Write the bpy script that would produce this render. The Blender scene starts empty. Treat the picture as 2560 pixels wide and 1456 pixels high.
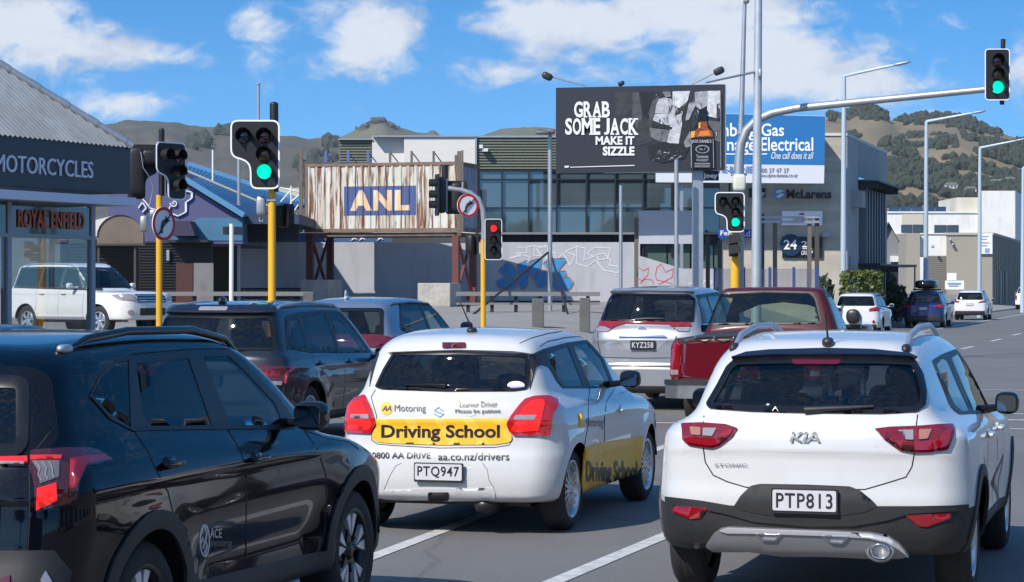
import bpy, bmesh, math, random
import numpy as np
from mathutils import Vector, Matrix
from mathutils.geometry import delaunay_2d_cdt

# ------------------------------------------------------------------ camera, sky, sun, exposure
SC = bpy.context.scene
COL = SC.collection
FPX, CX, HY, CAMH = 5700.0, 1280.0, 718.0, 1.8       # focal length in photo pixels, centre column, horizon row, eye height
cam_d = bpy.data.cameras.new('camera'); cam = bpy.data.objects.new('camera', cam_d); COL.objects.link(cam)
cam.location = (0, 0, CAMH); cam.rotation_euler = (math.radians(90), 0, 0)
cam_d.sensor_width = 36; cam_d.lens = FPX/2560*36; cam_d.shift_y = (HY-728)/2560
cam_d.clip_start = .1; cam_d.clip_end = 20000
SC.camera = cam
SUN_AZ, SUN_EL = 220.0, 40.0                          # degrees: azimuth clockwise from +Y, elevation
SC.view_settings.view_transform = 'Standard'; SC.view_settings.look = 'None'
SC.view_settings.gamma = 1; SC.view_settings.exposure = 0.26
sun_d = bpy.data.lights.new('sun', 'SUN'); sun = bpy.data.objects.new('sun', sun_d); COL.objects.link(sun)
sun_d.energy = 4.6; sun_d.angle = math.radians(.5); sun_d.color = (1, .94, .86)
_a, _e = math.radians(SUN_AZ), math.radians(SUN_EL)
SUND = Vector((math.sin(_a)*math.cos(_e), math.cos(_a)*math.cos(_e), math.sin(_e)))
sun.rotation_euler = (-SUND).to_track_quat('-Z', 'Y').to_euler()
sun.location = SUND*50

W = bpy.data.worlds.new('World'); SC.world = W; W.use_nodes = True
def build_world():
    nt = W.node_tree; nt.nodes.clear(); N = nt.nodes.new; L = nt.links.new
    def math_(op, a, b=None, c=None, clamp=False):
        n = N('ShaderNodeMath'); n.operation = op; n.use_clamp = clamp
        for i, v in enumerate((a, b, c)):
            if v is None: continue
            if isinstance(v, (int, float)): n.inputs[i].default_value = v
            else: L(v, n.inputs[i])
        return n.outputs[0]
    out = N('ShaderNodeOutputWorld'); bg = N('ShaderNodeBackground'); L(bg.outputs[0], out.inputs[0])
    tc = N('ShaderNodeTexCoord'); sp = N('ShaderNodeSeparateXYZ'); L(tc.outputs['Generated'], sp.inputs[0])
    x, y, z = sp.outputs
    # the sky is looked up higher than the true elevation: this air is very clear and blue down to the hills
    zz = math_('MULTIPLY_ADD', math_('MAXIMUM', z, 0.0), 2.6, .17)
    cb = N('ShaderNodeCombineXYZ'); L(x, cb.inputs[0]); L(y, cb.inputs[1]); L(zz, cb.inputs[2])
    nz = N('ShaderNodeVectorMath'); nz.operation = 'NORMALIZE'; L(cb.outputs[0], nz.inputs[0])
    sky = N('ShaderNodeTexSky'); sky.sky_type = 'NISHITA'; sky.sun_disc = False
    sky.sun_elevation = _e; sky.sun_rotation = _a; sky.air_density = 1.25; sky.dust_density = .3; sky.ozone_density = 2.2
    L(nz.outputs[0], sky.inputs[0])
    hs = N('ShaderNodeHueSaturation'); hs.inputs['Saturation'].default_value = 1.5; hs.inputs['Value'].default_value = 1.78; L(sky.outputs[0], hs.inputs['Color'])
    # clouds: cumulus banks placed by direction, broken up by noise
    yy = math_('MAXIMUM', math_('ABSOLUTE', y), .25)
    u = math_('DIVIDE', x, yy); v = math_('DIVIDE', z, yy)
    def noise(su, sv, off, det, rough=.55, dist=0.0):
        c = N('ShaderNodeCombineXYZ'); L(math_('MULTIPLY', u, su), c.inputs[0]); L(math_('MULTIPLY', v, sv), c.inputs[1])
        L(math_('MULTIPLY_ADD', y, .5, off), c.inputs[2])
        n = N('ShaderNodeTexNoise'); n.inputs['Scale'].default_value = 1; n.inputs['Detail'].default_value = det
        n.inputs['Roughness'].default_value = rough; n.inputs['Distortion'].default_value = dist; L(c.outputs[0], n.inputs['Vector'])
        return n.outputs[0]
    big = noise(14, 26, 0, 8, .6, .35); fine = noise(60, 95, 5, 7, .62, .6)
    blobs = [  # photo column, row, half-width, half-height, weight
        (30, 60, 190, 110, .95), (280, 132, 190, 52, .9), (150, 30, 120, 60, .6), (-60, 170, 150, 50, .5), (310, 262, 170, 40, .62), (170, 240, 60, 30, .35),
        (625, 55, 75, 75, .62), (650, 150, 55, 50, .5), (930, 70, 130, 90, .85), (870, 140, 90, 50, .6), (820, 15, 70, 35, .5),
        (1400, 55, 250, 85, 1.05), (1720, 30, 320, 70, 1.0), (1260, 180, 140, 50, .75), (1480, 185, 170, 48, .5), (1860, 120, 240, 65, .95),
        (2120, 215, 290, 66, .95), (2280, 290, 250, 30, .5), (2380, 60, 90, 30, .2), (2570, 190, 90, 120, .7), (2350, 150, 60, 40, .45), (1580, 120, 130, 50, .6), (1500, 60, 330, 70, 1.0), (1980, 180, 340, 95, .95), (1350, 130, 150, 80, .75), (90, 110, 260, 90, .9), (980, 60, 110, 70, .8)]
    acc = None
    for (bx, by, rx, ry, w) in blobs:
        du = math_('MULTIPLY_ADD', u, FPX/rx, (CX-bx)/rx); dv = math_('MULTIPLY_ADD', v, FPX/ry, -(HY-by)/ry)
        d2 = math_('ADD', math_('MULTIPLY', du, du), math_('MULTIPLY', dv, dv))
        g = math_('MULTIPLY', math_('POWER', 2.718, math_('MULTIPLY', d2, -1.0)), w)
        acc = g if acc is None else math_('MAXIMUM', acc, g)
    front = math_('GREATER_THAN', y, 0.0)
    high = math_('MULTIPLY', math_('SUBTRACT', 1.0, front), .25)
    up = math_('MULTIPLY', math_('SMOOTH_MIN', math_('MAXIMUM', math_('MULTIPLY_ADD', v, 4.0, -.62), 0.0), 1.0, .2), .16)
    cover = math_('ADD', math_('MULTIPLY', acc, front), math_('ADD', high, up))
    dens = math_('ADD', math_('ADD', math_('MULTIPLY', cover, .66), math_('MULTIPLY_ADD', big, 1.0, -.5)), math_('MULTIPLY_ADD', fine, .74, -.37))
    mr = N('ShaderNodeMapRange'); mr.interpolation_type = 'SMOOTHSTEP'; mr.inputs[1].default_value = .13; mr.inputs[2].default_value = .54; L(dens, mr.inputs[0])
    alpha = math_('MULTIPLY', mr.outputs[0], .88)
    sh = noise(26, 44, 9, 6, .6, .3)
    mr2 = N('ShaderNodeMapRange'); mr2.interpolation_type = 'SMOOTHSTEP'; mr2.inputs[1].default_value = .42; mr2.inputs[2].default_value = .66; L(math_('MULTIPLY_ADD', dens, .28, sh), mr2.inputs[0])
    cm = N('ShaderNodeMix'); cm.data_type = 'RGBA'; L(mr2.outputs[0], cm.inputs['Factor'])
    cm.inputs['A'].default_value = (4.9, 5.4, 6.2, 1); cm.inputs['B'].default_value = (7.3, 7.5, 7.8, 1)
    mx = N('ShaderNodeMix'); mx.data_type = 'RGBA'; L(alpha, mx.inputs['Factor']); L(hs.outputs[0], mx.inputs['A']); L(cm.outputs['Result'], mx.inputs['B'])
    L(mx.outputs['Result'], bg.inputs['Color']); bg.inputs['Strength'].default_value = .1
build_world()

# ------------------------------------------------------------------ helpers
R = math.radians
THETA = R(16.4)                                       # the road runs this far to the right of the view
RD = Vector((math.sin(THETA), math.cos(THETA), 0)); RP = Vector((math.cos(THETA), -math.sin(THETA), 0))
def at(px, py, Y):                                    # photo pixel at depth Y -> point
    return Vector(((px-CX)*Y/FPX, Y, CAMH-(py-HY)*Y/FPX))
def road(u, s, z=0.0):                                # lateral / along-road coordinates -> point
    p = RP*u + RD*s; return Vector((p.x, p.y, z))
def sstep(a, b, x):
    t = np.clip((np.asarray(x, float)-a)/(b-a), 0, 1); return t*t*(3-2*t)
def gz(X, Y):                                         # ground height: the far left corner of the crossing rises gently
    u = X*RP.x+Y*RP.y
    return float(np.clip(.0217*(Y-38), 0, 1.15)*sstep(-13.5, -19.0, u))

def tag(o, label=None, cat=None, group=None, kind=None):
    if label: o['label'] = label
    if cat: o['category'] = cat
    if group: o['group'] = group
    if kind: o['kind'] = kind
    return o
def thing(name, label, cat, loc=(0, 0, 0), rz=0, group=None):
    o = bpy.data.objects.new(name, None); o.empty_display_size = .2; COL.objects.link(o)
    o.location = loc; o.rotation_euler = (0, 0, rz)
    return tag(o, label, cat, group)
def copy_tree(o, parent=None):
    c = o.copy(); COL.objects.link(c)
    if parent is not None: c.parent = parent
    for ch in list(o.children): copy_tree(ch, c)
    return c
def worldmat(o):
    m = Matrix.Translation(o.location) @ o.rotation_euler.to_matrix().to_4x4()
    return (worldmat(o.parent) @ m) if o.parent else m

class MB:
    def __init__(self): self.v = []; self.f = []; self.m = []; self.s = []
    def add(self, vs, fs, mi=0, smooth=False):
        n = len(self.v); self.v += [tuple(p) for p in vs]
        self.f += [tuple(i+n for i in f) for f in fs]; self.m += [mi]*len(fs); self.s += [smooth]*len(fs); return self
    def box(self, c, s, mi=0, rz=0, M=None):
        x, y, z = s[0]/2, s[1]/2, s[2]/2
        vs = [Vector((a*x, b*y, d*z)) for d in (-1, 1) for b in (-1, 1) for a in (-1, 1)]
        m = Matrix.Translation(c) @ (M if M is not None else Matrix.Rotation(rz, 4, 'Z'))
        return self.add([m @ p for p in vs], [(0, 2, 3, 1), (4, 5, 7, 6), (0, 1, 5, 4), (2, 6, 7, 3), (0, 4, 6, 2), (1, 3, 7, 5)], mi)
    def span(self, a, b, mi=0):                       # box from corner to corner
        a, b = Vector(a), Vector(b); return self.box((a+b)/2, tuple(abs(q) for q in (b-a)), mi)
    def bar(self, a, b, w, h=None, mi=0):             # square bar between two points
        a, b = Vector(a), Vector(b); d = b-a; q = d.to_track_quat('Z', 'Y').to_matrix().to_4x4()
        return self.box((a+b)/2, (w, h or w, d.length), mi, M=q)
    def path(self, pts, r, n=10, mi=0, caps=True):
        pts = [Vector(p) for p in pts]; rs = r if isinstance(r, (list, tuple)) else [r]*len(pts)
        up = None; vs = []; fs = []
        for i, p in enumerate(pts):
            d = (pts[min(i+1, len(pts)-1)]-pts[max(i-1, 0)]).normalized()
            if up is None: up = d.orthogonal().normalized()
            up = (up-d*up.dot(d)).normalized(); sd = d.cross(up)
            for k in range(n):
                a = 2*math.pi*k/n; vs.append(p+(up*math.cos(a)+sd*math.sin(a))*rs[i])
        for i in range(len(pts)-1):
            for k in range(n):
                fs.append((i*n+k, i*n+(k+1) % n, (i+1)*n+(k+1) % n, (i+1)*n+k))
        self.add(vs, fs, mi, True)
        if caps:
            self.add(vs[:n], [tuple(reversed(range(n)))], mi); self.add(vs[-n:], [tuple(range(n))], mi)
        return self
    def lathe(self, prof, n=24, M=None, mi=0, smooth=True, a0=0, a1=2*math.pi):   # prof: (radius, height) about local Z
        M = M or Matrix(); full = abs(a1-a0-2*math.pi) < 1e-6; m = n if full else n+1; vs = []; fs = []
        for (r, z) in prof:
            for k in range(m):
                a = a0+(a1-a0)*k/n; vs.append(M @ Vector((r*math.cos(a), r*math.sin(a), z)))
        for i in range(len(prof)-1):
            for k in range(n):
                k2 = (k+1) % m; fs.append((i*m+k, i*m+k2, (i+1)*m+k2, (i+1)*m+k))
        return self.add(vs, fs, mi, smooth)
    def prism(self, poly, d, M=None, mi=0):           # polygon in local XY, extruded by d along local Z
        M = M or Matrix(); n = len(poly)
        if sum(poly[i][0]*poly[(i+1) % n][1]-poly[(i+1) % n][0]*poly[i][1] for i in range(n)) < 0: poly = poly[::-1]
        tri = tess(poly)
        vs = [M @ Vector((p[0], p[1], 0)) for p in poly]+[M @ Vector((p[0], p[1], d)) for p in poly]
        fs = [tuple(reversed(t)) for t in tri]+[tuple(i+n for i in t) for t in tri]+[(i, (i+1) % n, (i+1) % n+n, i+n) for i in range(n)]
        return self.add(vs, fs, mi)
    def blob(self, c, s, e=.6, n=16, M=None, mi=0):   # rounded box / superellipsoid, half-sizes s
        M = M or Matrix(); vs = []; fs = []
        pw = lambda v: math.copysign(abs(v)**e, v)
        for i in range(n//2+1):
            ph = -math.pi/2+math.pi*i/(n//2)
            for k in range(n):
                a = 2*math.pi*k/n
                vs.append(Vector(c)+M.to_3x3() @ Vector((s[0]*pw(math.cos(ph))*pw(math.cos(a)), s[1]*pw(math.cos(ph))*pw(math.sin(a)), s[2]*pw(math.sin(ph)))))
        for i in range(n//2):
            for k in range(n): fs.append((i*n+k, i*n+(k+1) % n, (i+1)*n+(k+1) % n, (i+1)*n+k))
        return self.add(vs, fs, mi, True)
    def build(self, name, mats, parent=None, world=False, bevel=0, loc=None):
        me = bpy.data.meshes.new(name)
        vs = self.v
        if world and parent is not None:
            inv = worldmat(parent).inverted(); vs = [tuple(inv @ Vector(p)) for p in vs]
        me.from_pydata(vs, [], self.f)
        for m in (mats if isinstance(mats, (list, tuple)) else [mats]): me.materials.append(m)
        me.polygons.foreach_set('material_index', self.m); me.polygons.foreach_set('use_smooth', self.s)
        if bevel:
            bm = bmesh.new(); bm.from_mesh(me); bmesh.ops.remove_doubles(bm, verts=bm.verts, dist=1e-5)
            es = [e for e in bm.edges if len(e.link_faces) == 2 and e.calc_face_angle(0) > R(35)]
            bmesh.ops.bevel(bm, geom=es, offset=bevel, segments=2, affect='EDGES', profile=.6); bm.to_mesh(me); bm.free()
        me.update()
        o = bpy.data.objects.new(name, me); COL.objects.link(o)
        if parent is not None: o.parent = parent
        if loc is not None: o.location = loc
        return o

def tess(poly):
    vs, es, fs, *_ = delaunay_2d_cdt([Vector(p[:2]) for p in poly], [], [list(range(len(poly)))], 1, 1e-6)
    if len(vs) == len(poly): return [tuple(f) for f in fs]
    return [tuple(range(len(poly)))]
def rnd(poly, r, n=4):                                # round the corners of a polygon
    out = []; m = len(poly)
    for i in range(m):
        a, b, c = Vector(poly[i-1]), Vector(poly[i]), Vector(poly[(i+1) % m])
        ra = min(r, (a-b).length*.45); rc = min(r, (c-b).length*.45)
        p = b+(a-b).normalized()*ra; q = b+(c-b).normalized()*rc
        for k in range(n+1):
            t = k/n; out.append(tuple(p*(1-t)**2+b*2*t*(1-t)+q*t*t))
    return out
def ellipse(cx, cy, rx, ry, n=28): return [(cx+rx*math.cos(2*math.pi*k/n), cy+ry*math.sin(2*math.pi*k/n)) for k in range(n)]
def poly_off(poly, d):                                # move an outline outwards by d (negative: inwards)
    P = [Vector(p) for p in poly]; n = len(P)
    s = sum(P[i].x*P[(i+1) % n].y-P[(i+1) % n].x*P[i].y for i in range(n)); sg = 1 if s > 0 else -1; out = []
    for i in range(n):
        e1 = (P[i]-P[i-1]); e2 = (P[(i+1) % n]-P[i])
        if e1.length < 1e-9 or e2.length < 1e-9: out.append(tuple(P[i])); continue
        n1 = Vector((e1.y, -e1.x)).normalized()*sg; n2 = Vector((e2.y, -e2.x)).normalized()*sg
        b = n1+n2; L = b.length
        if L < 1e-6: out.append(tuple(P[i])); continue
        b /= L; out.append(tuple(P[i]+b*(d/max(.5, b.dot(n1)))))
    return out
_fontcache = {}
def text2d(s, bold=0.0, shear=0.0, space=1.0, align='LEFT'):
    key = (s, bold, shear, space, align)
    if key in _fontcache: return _fontcache[key]
    cu = bpy.data.curves.new('t', 'FONT'); cu.body = s; cu.offset = bold; cu.shear = shear; cu.space_character = space; cu.resolution_u = 3; cu.align_x = align
    ob = bpy.data.objects.new('t', cu); me = bpy.data.meshes.new_from_object(ob)
    vs = [(v.co.x, v.co.y) for v in me.vertices]; fs = [tuple(p.vertices) for p in me.polygons]
    bpy.data.objects.remove(ob); bpy.data.meshes.remove(me); bpy.data.curves.remove(cu)
    xs = [v[0] for v in vs]; ys = [v[1] for v in vs]; x0, x1, y0, y1 = min(xs), max(xs), min(ys), max(ys)
    vs = [((v[0]-x0)/(x1-x0), (v[1]-y0)/(y1-y0)) for v in vs]
    _fontcache[key] = (vs, fs); return vs, fs
def text_mb(mb, s, x0, z0, x1, z1, M, mi=0, d=.006, **k):   # raised lettering in the local XY plane of M
    vs, fs = text2d(s, **k); n = len(vs)
    P = [(x0+(x1-x0)*a, z0+(z1-z0)*b) for a, b in vs]
    ed = {}
    for f in fs:
        for i in range(len(f)):
            e = (f[i], f[(i+1) % len(f)]); ed[e] = ed.get(e, 0)+1
    side = [(a, b, b+n, a+n) for (a, b) in ed if (b, a) not in ed]
    V = [M @ Vector((p[0], p[1], 0)) for p in P]+[M @ Vector((p[0], p[1], d)) for p in P]
    mb.add(V, [tuple(i+n for i in f) for f in fs]+side, mi); return mb
def face_frame(origin, right, up):                    # matrix whose local X is right, Y is up, Z faces out
    r = Vector(right).normalized(); u = Vector(up).normalized(); n = r.cross(u)
    m = Matrix((r, u, n)).transposed().to_4x4(); m.translation = Vector(origin); return m

# ------------------------------------------------------------------ materials
MATS = {}
def mat(name, col, rough=.6, metal=0, coat=0, var=None, bump=None, emit=None, spec=.5, dark_back=False, streak=None):
    if name in MATS: return MATS[name]
    m = bpy.data.materials.new(name); m.use_nodes = True; nt = m.node_tree; b = nt.nodes['Principled BSDF']
    N = nt.nodes.new; L = nt.links.new
    c4 = (*col, 1); b.inputs['Base Color'].default_value = c4; b.inputs['Roughness'].default_value = rough; b.inputs['Metallic'].default_value = metal
    b.inputs['Coat Weight'].default_value = coat; b.inputs['Coat Roughness'].default_value = .03; b.inputs['Specular IOR Level'].default_value = spec
    tc = N('ShaderNodeTexCoord')
    def noise(scale, det=5, stretch=None):
        n = N('ShaderNodeTexNoise'); n.inputs['Scale'].default_value = scale; n.inputs['Detail'].default_value = det; n.inputs['Roughness'].default_value = .62
        if stretch:
            mp = N('ShaderNodeMapping'); mp.inputs['Scale'].default_value = stretch; L(tc.outputs['Object'], mp.inputs[0]); L(mp.outputs[0], n.inputs['Vector'])
        else: L(tc.outputs['Object'], n.inputs['Vector'])
        return n.outputs[0]
    if var:                                           # (scale, amount[, other colour[, stretch]])
        sc, am = var[0], var[1]; oc = var[2] if len(var) > 2 else tuple(q*.45 for q in col)
        mr = N('ShaderNodeMapRange'); mr.inputs[1].default_value = .32; mr.inputs[2].default_value = .68; mr.inputs[4].default_value = am; L(noise(sc, 6, var[3] if len(var) > 3 else None), mr.inputs[0])
        mx = N('ShaderNodeMix'); mx.data_type = 'RGBA'; L(mr.outputs[0], mx.inputs['Factor']); mx.inputs['A'].default_value = c4; mx.inputs['B'].default_value = (*oc, 1)
        last = mx.outputs['Result']
        if streak:
            mr = N('ShaderNodeMapRange'); mr.inputs[1].default_value = .5; mr.inputs[2].default_value = .72; mr.inputs[4].default_value = streak[1]; L(noise(streak[0], 6, streak[3]), mr.inputs[0])
            mx = N('ShaderNodeMix'); mx.data_type = 'RGBA'; L(mr.outputs[0], mx.inputs['Factor']); L(last, mx.inputs['A']); mx.inputs['B'].default_value = (*streak[2], 1); last = mx.outputs['Result']
        L(last, b.inputs['Base Color'])
    if bump:
        bp = N('ShaderNodeBump'); bp.inputs['Strength'].default_value = bump[1]; bp.inputs['Distance'].default_value = bump[2] if len(bump) > 2 else .02
        L(noise(bump[0], 6), bp.inputs['Height']); L(bp.outputs[0], b.inputs['Normal'])
    if emit: b.inputs['Emission Color'].default_value = (*emit[0], 1); b.inputs['Emission Strength'].default_value = emit[1]
    if dark_back:                                     # the inside of a body shell is dark trim
        g = N('ShaderNodeNewGeometry'); d = N('ShaderNodeBsdfDiffuse'); d.inputs[0].default_value = (.02, .02, .022, 1)
        ms = N('ShaderNodeMixShader'); L(g.outputs['Backfacing'], ms.inputs[0]); L(b.outputs[0], ms.inputs[1]); L(d.outputs[0], ms.inputs[2])
        L(ms.outputs[0], nt.nodes['Material Output'].inputs[0])
    MATS[name] = m; return m
def glass(name, tint, rough=.01, ior=1.5):
    if name in MATS: return MATS[name]
    m = bpy.data.materials.new(name); m.use_nodes = True; nt = m.node_tree; nt.nodes.remove(nt.nodes['Principled BSDF']); N = nt.nodes.new; L = nt.links.new
    t = N('ShaderNodeBsdfTransparent'); t.inputs[0].default_value = (*tint, 1); g = N('ShaderNodeBsdfGlossy'); g.inputs['Roughness'].default_value = rough
    lw = N('ShaderNodeLayerWeight'); lw.inputs[0].default_value = .5; pw = N('ShaderNodeMath'); pw.operation = 'POWER'; pw.inputs[1].default_value = 5; L(lw.outputs['Facing'], pw.inputs[0])
    f0 = ((ior-1)/(ior+1))**2*1.5; ml = N('ShaderNodeMath'); ml.operation = 'MULTIPLY_ADD'; ml.inputs[1].default_value = 1-f0; ml.inputs[2].default_value = f0; ml.use_clamp = True; L(pw.outputs[0], ml.inputs[0]); ms = N('ShaderNodeMixShader')
    L(ml.outputs[0], ms.inputs[0]); L(t.outputs[0], ms.inputs[1]); L(g.outputs[0], ms.inputs[2]); L(ms.outputs[0], nt.nodes['Material Output'].inputs[0])
    MATS[name] = m; return m
BLACKP = mat('black_plastic', (.018, .018, .02), .45, var=(6, .5, (.03, .03, .032)))
CLAD = mat('grey_black_cladding', (.017, .0175, .019), .55, bump=(400, .15, .002), var=(3, .6, (.030, .030, .030)))
GLOSSB = mat('gloss_black', (.008, .008, .009), .12)
MIRG = mat('mirror_glass', (.16, .18, .20), .05, 1)  # darkened: the colour stands in for dark surroundings seen in the mirrors
RUBBER = mat('tyre_rubber', (.015, .015, .016), .8, var=(8, .6, (.035, .033, .03)), bump=(60, .3, .004))
ALLOY = mat('alloy_silver', (.62, .63, .65), .28, .85)
DALLOY = mat('alloy_dark', (.03, .03, .033), .3, .6)
CHROME = mat('chrome', (.8, .8, .82), .08, 1)
SILVERT = mat('satin_silver_trim', (.5, .51, .53), .38, .7)
SEATM = mat('seat_fabric', (.025, .025, .028), .85)
CABIN = mat('cabin_trim', (.03, .03, .032), .7)
REDL = mat('red_lens', (.23, .004, .009), .06, coat=1, spec=.6)
REDD = mat('deep_red_lens', (.10, .004, .008), .06, coat=1)
REDLIT = mat('lit_red_lens', (.5, .01, .01), .1, emit=((1, .03, .02), .45))
CLEARL = mat('clear_lens', (.34, .31, .32), .06, .3, coat=1)
AMBERL = mat('amber_lens', (.34, .15, .10), .08, coat=1)
PLATEW = mat('plate_white', (.52, .53, .55), .35)
PLATEB = mat('plate_black', (.016, .016, .019), .4)
SEAM = mat('panel_gap', (.006, .006, .007), .8)
WHITEP = mat('white_marking', (.78, .78, .76), .5)
# ------------------------------------------------------------------ vehicle bodies
def table(pts):
    xs = np.array([p[0] for p in pts], float); ys = np.array([p[1] for p in pts], float)
    if len(xs) == 1: return lambda x: np.full(np.shape(x), ys[0])
    h = np.diff(xs); d = np.diff(ys)/h; m = np.zeros(len(xs)); m[0] = d[0]; m[-1] = d[-1]
    for i in range(1, len(xs)-1):
        if d[i-1]*d[i] > 0:
            w1 = 2*h[i]+h[i-1]; w2 = h[i]+2*h[i-1]; m[i] = (w1+w2)/(w1/d[i-1]+w2/d[i])
    X = np.linspace(xs[0], xs[-1], 500); i = np.clip(np.searchsorted(xs, X, 'right')-1, 0, len(h)-1)
    t = (X-xs[i])/h[i]; t2 = t*t; t3 = t2*t
    Y = (2*t3-3*t2+1)*ys[i]+(t3-2*t2+t)*h[i]*m[i]+(-2*t3+3*t2)*ys[i+1]+(t3-t2)*h[i]*m[i+1]
    return lambda x: np.interp(x, X, Y)
def smax(a, b, k):
    h = np.maximum(k-np.abs(a-b), 0); return np.maximum(a, b)+h*h/(4*k)
def smin(a, b, k):
    h = np.maximum(k-np.abs(a-b), 0); return np.minimum(a, b)-h*h/(4*k)
def inside(P, poly):
    x, y = P[:, 0], P[:, 1]; q = np.asarray(poly, float); r = np.zeros(len(P), bool); j = len(q)-1
    for i in range(len(q)):
        xi, yi = q[i]; xj, yj = q[j]
        if yi != yj: r ^= ((yi > y) != (yj > y)) & (x < (xj-xi)*(y-yi)/(yj-yi)+xi)
        j = i
    return r
def nearest_on(P, poly):
    q = np.asarray(poly, float); best = None; bd = np.full(len(P), 1e18); out = np.array(P, float)
    for i in range(len(q)):
        a = q[i]; b = q[(i+1) % len(q)]; ab = b-a; L2 = ab @ ab
        if L2 < 1e-12: continue
        t = np.clip(((P-a) @ ab)/L2, 0, 1); c = a+t[:, None]*ab; d = ((P-c)**2).sum(1); k = d < bd; bd[k] = d[k]; out[k] = c[k]
    return out

class Car:
    def __init__(s, name, label, cat, loc, S, group=None, heading=THETA):
        s.S = S; s.root = thing(name, label, cat, loc, -heading, group)
        s.M = worldmat(s.root); inv = s.M.inverted()
        s.camo = np.array(inv @ Vector(cam.location)); s.rot = np.array(inv.to_3x3()); s.fwd = np.array(s.M)
        g = S.get; s.L = g('L'); s.hw = g('hw'); s.H = g('H')
        zb, zf = g('belt_r', .98), g('belt_f', .95); yc = g('y_cowl'); yrr, yrf = g('roof_r'), g('roof_f')
        s.zb0 = zb
        plan = table(g('plan', [(0, s.hw-.05), (.35, s.hw-.01), (.8, s.hw), (s.L-1.2, s.hw), (s.L-.4, s.hw-.05), (s.L, s.hw-.16)]))
        prof = table(g('prof', [(.15, -.10), (.28, -.035), (.42, -.012), (.62, 0), (.78, -.004), (.92, -.025), (zb+.05, -.07), (zb+.3, -.14)]))
        T = table(g('top', [(0, zb), (1.0, zb), (yc-.4, zf+.0), (yc, zf), (s.L-.45, g('hood', .84)), (s.L, g('hood', .84)-.14)]))
        Rl = table(g('rear', [(.2, .10), (.36, .015), (.5, 0), (.64, .02), (.8, .05), (zb, .12), (zb+.3, .3)]))
        Fl = table(g('front', [(.2, .12), (.4, .02), (.55, 0), (.7, .03), (.85, .12), (1.1, .3)]))
        roof = table(g('roof', [(yrr-.4, s.H-.14), (yrr, s.H-.05), ((yrr+yrf)/2, s.H), (yrf, s.H-.035), (yrf+.5, s.H-.22)]))
        yg = g('glass_y', .12)
        Rg = table(g('rear_g', [(zb-.2, yg-.05), (zb, yg), ((zb+s.H)/2, (yg*.62+yrr*.38)), (s.H-.08, yrr-.06), (s.H+.1, yrr+.1)]))
        Fg = table(g('front_g', [(zf-.2, yc+.22), (zf, yc), ((zf+s.H)/2, yc*.47+yrf*.53+.05), (s.H-.05, yrf+.02), (s.H+.1, yrf-.3)]))
        wb = table(g('gwid', [(0, s.hw-.15), (.8, s.hw-.09), (yc-.9, s.hw-.09), (yc, s.hw-.13)]))
        tum = g('tum', .36); crw = g('crown', .07); cr = g('cr', .10); cf = g('cf', .16); cg = g('cg', .12); wy = [w for w in g('wheels')]; wr = g('wr')
        zbot = g('zbot', .22); dent = g('dent', .018); fl = g('flare', .018); kr = g('kr', .16); zmid = g('dent_z', .52)
        rs = g('roof_sink', 0.0)
        def lower(P):
            x = np.abs(P[..., 0]); y = P[..., 1]; z = P[..., 2]
            w = plan(y)+prof(z)
            for q in wy:
                d = np.sqrt((y-q)**2+(z-wr)**2); w = w+fl*np.exp(-((d-wr-.06)/.14)**2)*(z < 1.3)
            mid = sstep(wy[0]+wr+.05, wy[0]+wr+.4, y)*(1-sstep(wy[1]-wr-.4, wy[1]-wr-.05, y)); w = w-dent*mid*np.exp(-((z-zmid)/.13)**2)
            f = smax(x-w, Rl(z)+cr*x**2+.10*(x/s.hw)**8-y, kr)
            f = smax(f, y-(s.L-Fl(z)-cf*x**2-.1*(x/s.hw)**8), .2)
            f = smax(f, z-(T(y)-.05*x**2), g('kt', .07)); return smax(f, zbot-z, .06)
        def upper(P):
            x = np.abs(P[..., 0]); y = P[..., 1]; z = P[..., 2]
            f = x-(wb(y)-tum*(z-zb)-.10*np.maximum(z-zb, 0)**2)
            f = smax(f, (Rg(z)+cg*x**2+.06*(x/s.hw)**6-y)*.8, g('kgr', .12))
            f = smax(f, (y-(Fg(z)-.14*x**2))*.6, .12)
            f = smax(f, z-(roof(y)-crw*x**2), g('krt', .13)); return smax(f, (zb-.14)-z, .02)
        kb = g('blend', .10); union = lambda P: smin(lower(P), upper(P), kb)
        s.fl = s.fg = s.f = union
        q = g('res', 1.0); yb = yc+.3
        bl = ((-s.hw-.1, s.hw+.1), (-.1, s.L+.1), (zbot-.06, zb+.14)); il = ((-s.hw+.42, s.hw-.42), (.42, s.L-.5), (zbot+.12, zf-.3))
        ygm = max(0.0, min(yg, yrr)-.3)
        bg = ((-s.hw-.1, s.hw+.1), (ygm, yb+.15), (zb-.2, s.H+.12)); ig = ((-s.hw+.5, s.hw-.5), (max(yg, yrr)+.25, min(yrf, yc)-.25), (zb-.02, s.H-.3))
        s.shells = [s.mesh_shell(union, bl, il, (int(30*q), int(104*q), int(22*q))), s.mesh_shell(union, bg, ig, (int(34*q), int(76*q), int(26*q)))]
        for k, other in ((0, upper), (1, lower)):
            V, Q = s.shells[k]; h = other(V) < (-.07 if k == 0 else -.05); s.shells[k][1] = Q[~h[Q].all(1)]
        s.body = None; s.nodes = {}
    # --- the surface
    def grad(s, P, f=None):
        f = f or s.f; e = .004; g = np.stack([f(P+np.eye(3)[i]*e)-f(P-np.eye(3)[i]*e) for i in range(3)], -1)
        return g/np.maximum(np.linalg.norm(g, axis=-1, keepdims=True), 1e-9)
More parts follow.
